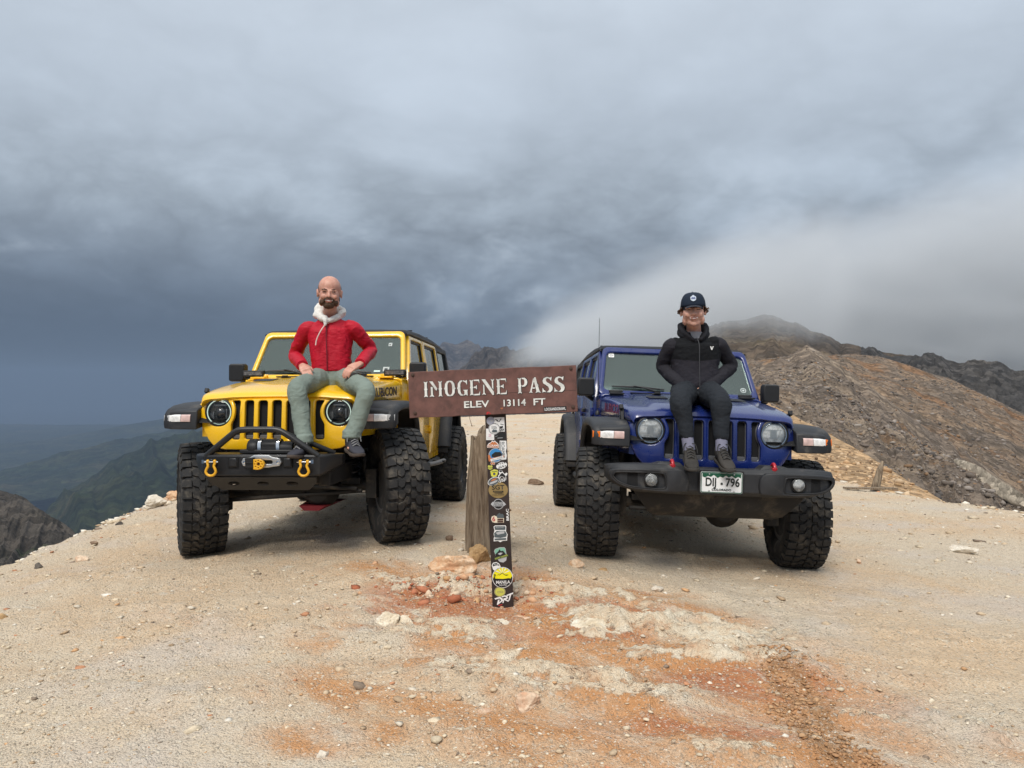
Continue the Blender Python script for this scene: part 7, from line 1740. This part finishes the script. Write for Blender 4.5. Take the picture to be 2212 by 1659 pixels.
    ell_loft(b, [(waist+Vector((0, .0, -.045)), .164, .116), (waist+Vector((0, 0, .01)), .158, .116), (waist.lerp(chest, .5), .164, .120), (chest, .180, .124), (chest+Vector((0, 0, .075)), .180, .116), (neck+Vector((0, .015, -.070)), .152, .092), (neck+Vector((0, .015, -.030)), .112, .082), (neck+Vector((0, .015, -.005)), .078, .070)], 26)
    for sh, el, wr, s in ((shL, elL, wrL, -1), (shR, elR, wrR, 1)):
        limb(b, [sh+Vector((-s*.05, 0, .012)), sh+Vector((s*.004, 0, .0)), sh.lerp(el, .5)+Vector((s*.006, 0, 0)), el, el.lerp(wr, .5), wr.lerp(el, .06)], [.050, .062, .057, .053, .049, .043], 16)
    link('jacket', bake(b, .0072, 1, 'jacket', folds(.016, 5, 13, 3.0, fine=.35)), M_RED, root)
    for el, wr in ((elL, wrL), (elR, wrR)):
        q = MB(); q.tube([wr.lerp(el, .10), wr.lerp(el, -.01)], [.050, .044], 16); q.build('cuff', M_RED, root)
    zp = MB(); fr = lambda p, dy: p+Vector((0, dy, 0))
    zp.tube(smooth_path([fr(waist, -.128)+Vector((-.004, 0, -.04)), fr(waist.lerp(chest, .5), -.138), fr(chest, -.143), fr(chest, -.133)+Vector((0, 0, .085)), fr(neck, -.088)+Vector((0, 0, -.05))], 4), .0035, 6); zp.build('zip', material('zip_dark', (.10, .008, .015), .5), root)
    # ---- white hood bunched around the neck, drawstring
    nk = neck+Vector((0, -.004, .036))
    M_HOODW = cloth('white_hood', (.68, .66, .62), .9, .012, 12, .3, .06)
    b = MB(); pts = []; rr = []
    for a in np.linspace(0, 2*math.pi, 26, endpoint=False):
        x, y = math.sin(a), -math.cos(a); fr_ = max(0, -y); bk = max(0, y); lf = max(0, -x)
        pts.append(nk+Vector((x*(.088+.012*bk), .020+y*.078-.020*fr_**3, -.018+.055*bk+.035*lf*(.4+bk)-.050*fr_**2)))
        rr.append(.029+.014*bk+.016*lf*(1-.6*fr_)-.006*fr_)
    b.tube(pts, rr, 10, closed=True)
    # folded hood hanging open on one side
    limb(b, [nk+Vector((-.105, .00, .000)), nk+Vector((-.105, .045, .050)), nk+Vector((-.070, .080, .085)), nk+Vector((-.01, .098, .075))], [.026, .030, .026, .020], 12)
    limb(b, [nk+Vector((.085, -.02, -.015)), nk+Vector((.098, .03, .020)), nk+Vector((.06, .085, .05))], [.024, .026, .024], 12)
    limb(b, [nk+Vector((-.02, -.085, -.045)), nk+Vector((-.012, -.104, -.075)), nk+Vector((-.010, -.114, -.105))], [.026, .022, .010], 10)
    limb(b, [nk+Vector((-.080, -.03, -.025)), nk+Vector((-.115, .0, -.020)), nk+Vector((-.09, .06, .01))], [.024, .026, .026], 10)
    link('hood', bake(b, .0055, 2, 'hood', folds(.014, 16, 26, 6.0)), M_HOODW, root)
    ds = MB(); ds.tube(smooth_path([neck+Vector((-.014, -.130, -.075)), neck+Vector((-.045, -.146, -.13)), neck+Vector((-.072, -.146, -.19)), neck+Vector((-.080, -.146, -.235))], 5), .0048, 8); ds.build('drawstring', material('cord_white', (.70, .55, .50), .8), root)
    # ---- shoes
    MSH = cloth('navy_grey_shoe', (.040, .040, .050), .75, .004, 40); MSO = material('brown_sole', (.060, .045, .036), .85, var=.3); MLA = material('pale_lace', (.22, .22, .22), .8)
    shoe('shoe', root, ankL, (-.25, -1, 0), MSH, MSO, MSH, MLA, 1.0); shoe('shoe', root, ankR, (.55, -1, 0), MSH, MSO, MSH, MLA, 1.05, 6)
    return root

def build_youth():
    org = at(1503, 872, 6.02)
    root = empty('person', org); tag(root, 'young person in cap and dark jacket, hands in pockets, sitting on the blue car', 'person')
    A = lambda x, y, Y: at(x, y, Y)-org
    hipL, hipR = A(1482, 846, 6.02), A(1527, 846, 6.02); kneL, kneR = A(1470, 866, 5.58), A(1556, 868, 5.58)
    ankL, ankR = A(1489, 970, 5.50), A(1559, 972, 5.49)
    shL, shR = A(1452, 746, 6.06), A(1550, 744, 6.06); elL, elR = A(1432, 792, 6.16), A(1578, 790, 6.16); wrL, wrR = A(1467, 832, 5.95), A(1538, 832, 5.95)
    neck, head = A(1499, 716, 6.06), A(1497, 672, 5.97); chest = A(1501, 768, 6.07); waist = A(1502, 822, 6.05); pel = A(1503, 844, 6.05)
    KH = 1.13; Hm = basis(head, yaw=-11, pitch=2, roll=-2) @ Matrix.Diagonal((KH*1.05, KH, KH, 1))
    b = MB(); head_shapes(b, Hm, KH, 1.06)
    limb(b, [neck+Vector((0, .02, -.04)), neck+Vector((0, .01, .03)), head+Vector((0, .018, -.055))], [.064, .058, .056])
    ell_loft(b, [(pel+Vector((0, 0, -.06)), .12, .085), (pel, .15, .10), (waist, .135, .09), (chest, .16, .10), (neck+Vector((0, .01, -.10)), .12, .07), (neck+Vector((0, .01, -.04)), .06, .05)])
    for sh, el, wr in ((shL, elL, wrL), (shR, elR, wrR)): limb(b, [chest.lerp(sh, .6), sh+Vector((0, 0, -.012)), sh.lerp(el, .5), el, el.lerp(wr, .5), wr], [.04, .040, .038, .034, .032, .026])
    for hp, kn, an in ((hipL, kneL, ankL), (hipR, kneR, ankR)): limb(b, [hp, hp.lerp(kn, .5), kn, kn.lerp(an, .4)+Vector((0, .015, 0)), an], [.078, .070, .054, .048, .036]); b.sphere(an+Vector((0, -.045, -.062)), (.026, .06, .014))
    hand(b, wrL, (.72, -.30, -.35), (.3, -.2, .8), (-.2, -.8, .2), .165, .4); hand(b, wrR, (-.72, -.30, -.35), (-.3, -.2, .8), (.2, -.8, .2), .165, .4)
    body = link('body', bake(b, .0062, 3, 'body'), M_SKIN2, root)
    def hp_(x, y, z): return Hm @ Vector((x, y, z))
    def face_bit(nm, pts, r, mat, par=body, n=8): q = MB(); q.tube([hp_(*p) for p in pts], r, n); q.build(nm, mat, par)
    ME = material('eye_dark', ()); MH = cloth('hair_chestnut', (.085, .045, .026), .75, .004, 60, .2, .3); MT = material('teeth', ()); ML = material('lips', ())
    for s in (-1, 1):
        face_bit('eye', [(s*.020, -.0905, .0035), (s*.030, -.0905, .0055), (s*.042, -.0835, .0030)], [.0020, .0032, .0020], ME)
        face_bit('eyebrow', [(s*.014, -.0935, .0195), (s*.030, -.0935, .0235), (s*.052, -.0825, .0190)], [.0030, .0042, .0024], MH)
    q = MB(); q.loft([[hp_(x, -.0975+abs(x)*.30+dy, -.0550+abs(x)*abs(x)*7+dz) for dy, dz in ((0, .0056), (-.0012, 0), (0, -.0056))] for x in np.linspace(-.026, .026, 7)], closed=False); q.build('teeth', MT, body)
    face_bit('lip', [(-.031, -.0850, -.0465), (-.012, -.0965, -.0495), (0, -.0985, -.0493), (.012, -.0965, -.0495), (.031, -.0850, -.0465)], [.0018, .003, .003, .003, .0018], ML)
    face_bit('lip', [(-.029, -.0850, -.0500), (-.012, -.0950, -.0600), (0, -.0965, -.0618), (.012, -.0950, -.0600), (.029, -.0850, -.0500)], [.0018, .0032, .0036, .0032, .0018], ML)
    # ---- cap
    def dome(sc, z0, z1, a0, a1, n=22, m=9):
        q = MB(); rings = []
        for i in range(m+1):
            t = i/m; z = z0+(z1-z0)*math.sin(t*math.pi/2); r = math.cos(t*math.pi/2)**.62 if t < 1 else .02
            rings.append([tuple(hp_(.0855*sc*r*math.sin(a), .012-.108*sc*r*math.cos(a), z)) for a in np.linspace(a0, a1, n)])
        q.loft(rings, closed=False); return q
    M_CAP = cloth('navy_cap', (.012, .020, .036), .8, .001, 50, .2); M_CAPM = cloth('white_cap_mesh', (.60, .62, .66), .85, .0015, 120, .1); M_BILL = cloth('cap_bill', (.034, .036, .046), .8, .001, 60, .2)
    cap = dome(1.03, .028, .132, -1.22, 1.22).build('cap', M_CAP, root); cap.modifiers.new('t', 'SOLIDIFY').thickness = .003
    cb = dome(1.01, .022, .130, 1.15, 2*math.pi-1.15).build('cap_back', M_CAPM, cap); cb.modifiers.new('t', 'SOLIDIFY').thickness = .002
    bl = MB(); rings = []
    for t in np.linspace(0, 1, 6):
        rings.append([tuple(hp_(.074*math.sin(a)*(1-.10*t), .010-(.104+.066*t*math.cos(a)**.7)*math.cos(a),   .032-.012*t-.020*math.sin(a)**2*(.4+.6*t)+.004)) for a in np.linspace(-1.25, 1.25, 19)])
    bl.loft(rings, closed=False); bo = bl.build('cap_bill', M_BILL, cap); bo.modifiers.new('t', 'SOLIDIFY').thickness = .004
    bt = MB(); bt.sphere(hp_(0, .012, .133), .006, 10, 6); bt.build('cap_button', M_CAP, cap)
    em = plate([(0, .024), (.010, .014), (.018, .010), (.018, -.010), (.010, -.018), (0, -.022), (-.010, -.018), (-.018, -.010), (-.018, .010), (-.010, .014)], (), .002)
    def capf(x, z): r = math.sqrt(max(0., 1-((z-.028)/.104)**2))**.62; return .012-.1135*r*math.cos(math.asin(min(1, abs(x)/.0855)))-.0035
    map_mesh(em, lambda c: hp_(c.x, capf(c.x, .085+c.y)-c.z, .085+c.y)); link('cap_emblem', em, material('emblem_pale', (.46, .52, .60), .6), cap)
    e2 = plate([(-.014, .002), (-.006, .010), (0, .004), (.006, .011), (.014, .002), (.014, -.007), (-.014, -.007)], (), .001); map_mesh(e2, lambda c: hp_(c.x, capf(c.x, .085+c.y)-.0015-c.z, .085+c.y)); link('emblem_print', e2, material('emblem_blue', (.10, .13, .25), .6), cap)
    # hair flicking out under the cap
    hb = MB(); rr = random.Random(3)
    for s in (-1, 1):
        for i in range(9):
            p0 = Vector((s*.078, .01+.010*i-.03, .026-.003*i)); p1 = p0+Vector((s*(.008+.006*rr.random()), .004, -.016)); p2 = p1+Vector((s*(.008+.010*rr.random()), 0, -.004+.016*rr.random()*(1 if s > 0 else .5)))
            hb.tube([hp_(*p0), hp_(*p1), hp_(*p2)], [.008, .006, .002], 6)
        hb.sphere(tuple(hp_(s*.072, .02, .008)), (.012, .045, .028), 10, 8)
    hb.sphere(tuple(hp_(0, .075, -.01)), (.07, .035, .05), 12, 8)
    hb.build('hair', MH, root)
    # ---- trousers
    b = MB()
    ell_loft(b, [(pel+Vector((0, .01, -.085)), .155, .115), (pel+Vector((0, .01, -.02)), .190, .130), (waist+Vector((0, .0, .0)), .180, .118), (waist+Vector((0, 0, .03)), .17, .11)])
    for hp, kn, an, s in ((hipL, kneL, ankL, -1), (hipR, kneR, ankR, 1)):
        limb(b, [hp+Vector((s*.01, .02, 0)), hp.lerp(kn, .45), hp.lerp(kn, .85)+Vector((0, 0, .006)), kn+Vector((0, -.012, -.030)), kn.lerp(an, .35), kn.lerp(an, .62), kn.lerp(an, .72)], [.106, .098, .084, .080, .066, .056, .052], 18)
    link('trousers', bake(b, .0072, 1, 'trousers', folds(.015, 6, 12, 4.0, fine=.35)), cloth('slate_trousers', (.015, .018, .023), .85, .010, 10), root)
    # ---- socks
    MSK = cloth('lavender_sock', (.20, .20, .27), .9, .003, 30)
    for kn, an in ((kneL, ankL), (kneR, ankR)):
        q = MB(); q.tube([kn.lerp(an, .68), kn.lerp(an, .82), an+Vector((0, 0, -.01))], [.046, .044, .044], 14); q.build('sock', MSK, root)
    # ---- jacket: dark yoke above, charcoal below and sleeves
    mj = cloth('two_tone_jacket', (.006, .007, .009), .85, .010, 11, .12, .15); N = NT(mj.node_tree); bs = mj.node_tree.nodes['Principled BSDF']
    tc = N.node('ShaderNodeTexCoord').outputs['Object']; z = N.sep(tc)[2]; zs = (chest+Vector((0, 0, -.050))).z
    xx = N.sep(tc)[0]
    N.set(bs, 'Base Color', N.mix(N.math('GREATER_THAN', N.math('ADD', z, N.math('MULTIPLY', N.math('ABSOLUTE', xx), -.10)), zs), (.020, .0185, .025), (.0045, .005, .0065)))
    b = MB()
    ell_loft(b, [(waist+Vector((0, -.01, -.085)), .150, .125), (waist+Vector((0, -.005, -.03)), .185, .132), (waist.lerp(chest, .5), .186, .130), (chest, .200, .132), (chest+Vector((0, 0, .080)), .196, .122), (neck+Vector((0, .015, -.095)), .155, .094), (neck+Vector((0, .015, -.05)), .110, .084), (neck+Vector((0, .015, -.015)), .080, .074)], 26)
    for sh, s in ((shL, -1), (shR, 1)): b.sphere(sh+Vector((-s*.035, 0, .0)), (.062, .066, .062), 16, 12)
    link('jacket', bake(b, .0072, 1, 'jacket', folds(.016, 5, 11, 7.0, fine=.5)), mj, root)
    M_SLV = cloth('charcoal_sleeve', (.018, .017, .022), .85, .011, 12, .15, .12)
    for sh, el, wr, s in ((shL, elL, wrL, -1), (shR, elR, wrR, 1)):
        b = MB(); limb(b, [sh+Vector((-s*.02, 0, .0)), sh+Vector((s*.010, 0, -.01)), sh.lerp(el, .5)+Vector((s*.008, 0, 0)), el, el.lerp(wr, .5), wr+Vector((-s*.015, -.01, 0))], [.054, .064, .061, .056, .053, .050], 16)
        link('sleeve', bake(b, .0072, 1, 'sleeve', folds(.016, 7, 15, 9.0+s, fine=.35)), M_SLV, root)
    zp = MB(); fr = lambda p, dy: p+Vector((0, dy, 0))
    zp.tube(smooth_path([fr(waist, -.150)+Vector((0, 0, -.07)), fr(waist.lerp(chest, .5), -.147), fr(chest, -.149), fr(chest, -.139)+Vector((0, 0, .085)), fr(neck, -.094)+Vector((0, 0, -.055))], 4), .0032, 6); zp.build('zip', material('zip_grey', (.05, .05, .055), .5), root)
    lg = plate([(-.016, .014), (-.006, .014), (.000, -.004), (.006, .014), (.014, .014), (.014, .008), (.010, .008), (.003, -.014), (-.005, -.014)], (), .0012)
    c0 = chest+Vector((.105, 0, .055)); map_mesh(lg, lambda q: Vector((c0.x+q.x, c0.y-.127-q.z, c0.z+q.y))); link('jacket_logo', lg, M_WHITE, root)
    # collar / hood around the neck and grey tee
    b = MB(); pts = []; rr = []
    for a in np.linspace(0, 2*math.pi, 26, endpoint=False):
        x, y = math.sin(a), -math.cos(a); fr_ = max(0, -y); bk = max(0, y)
        pts.append(neck+Vector((x*(.092+.012*abs(x)), .018+y*.074-.022*fr_**3, -.020+.060*bk-.062*fr_**2))); rr.append(.020+.014*bk+.008*abs(x)-.004*fr_)
    b.tube(pts, rr, 10, closed=True)
    for s in (-1, 1):
        limb(b, [neck+Vector((s*.030, -.095, -.070)), neck+Vector((s*.072, -.060, -.030)), neck+Vector((s*.100, .0, .010)), neck+Vector((s*.098, .04, .045)), neck+Vector((s*.075, .07, .065))], [.013, .018, .024, .026, .022], 10)
    link('hood', bake(b, .0055, 2, 'hood', folds(.012, 14, 22, 11.)), cloth('dark_hood', (.016, .016, .020), .85, .010, 14), root)
    q = MB(); ell_loft(q, [(neck+Vector((0, -.008, -.06)), .068, .070), (neck+Vector((0, -.006, -.020)), .064, .064), (neck+Vector((0, -.004, -.005)), .060, .060)], 20); q.build('tee_collar', cloth('grey_tee', (.30, .30, .32), .9, .002, 30), root)
    # ---- shoes
    MSH = cloth('grey_brown_boot', (.040, .036, .032), .8, .006, 40, .1, .35); MSO = material('dark_sole', (.035, .031, .027), .85, var=.3); MLA = material('dark_lace', (.03, .03, .03), .8)
    shoe('shoe', root, ankL, (-.10, -1, 0), MSH, MSO, MSH, MLA, 1.04, 14); shoe('shoe', root, ankR, (.06, -1, 0), MSH, MSO, MSH, MLA, 1.04, 14)
    return root
MAN = build_man(); YOUTH = build_youth()
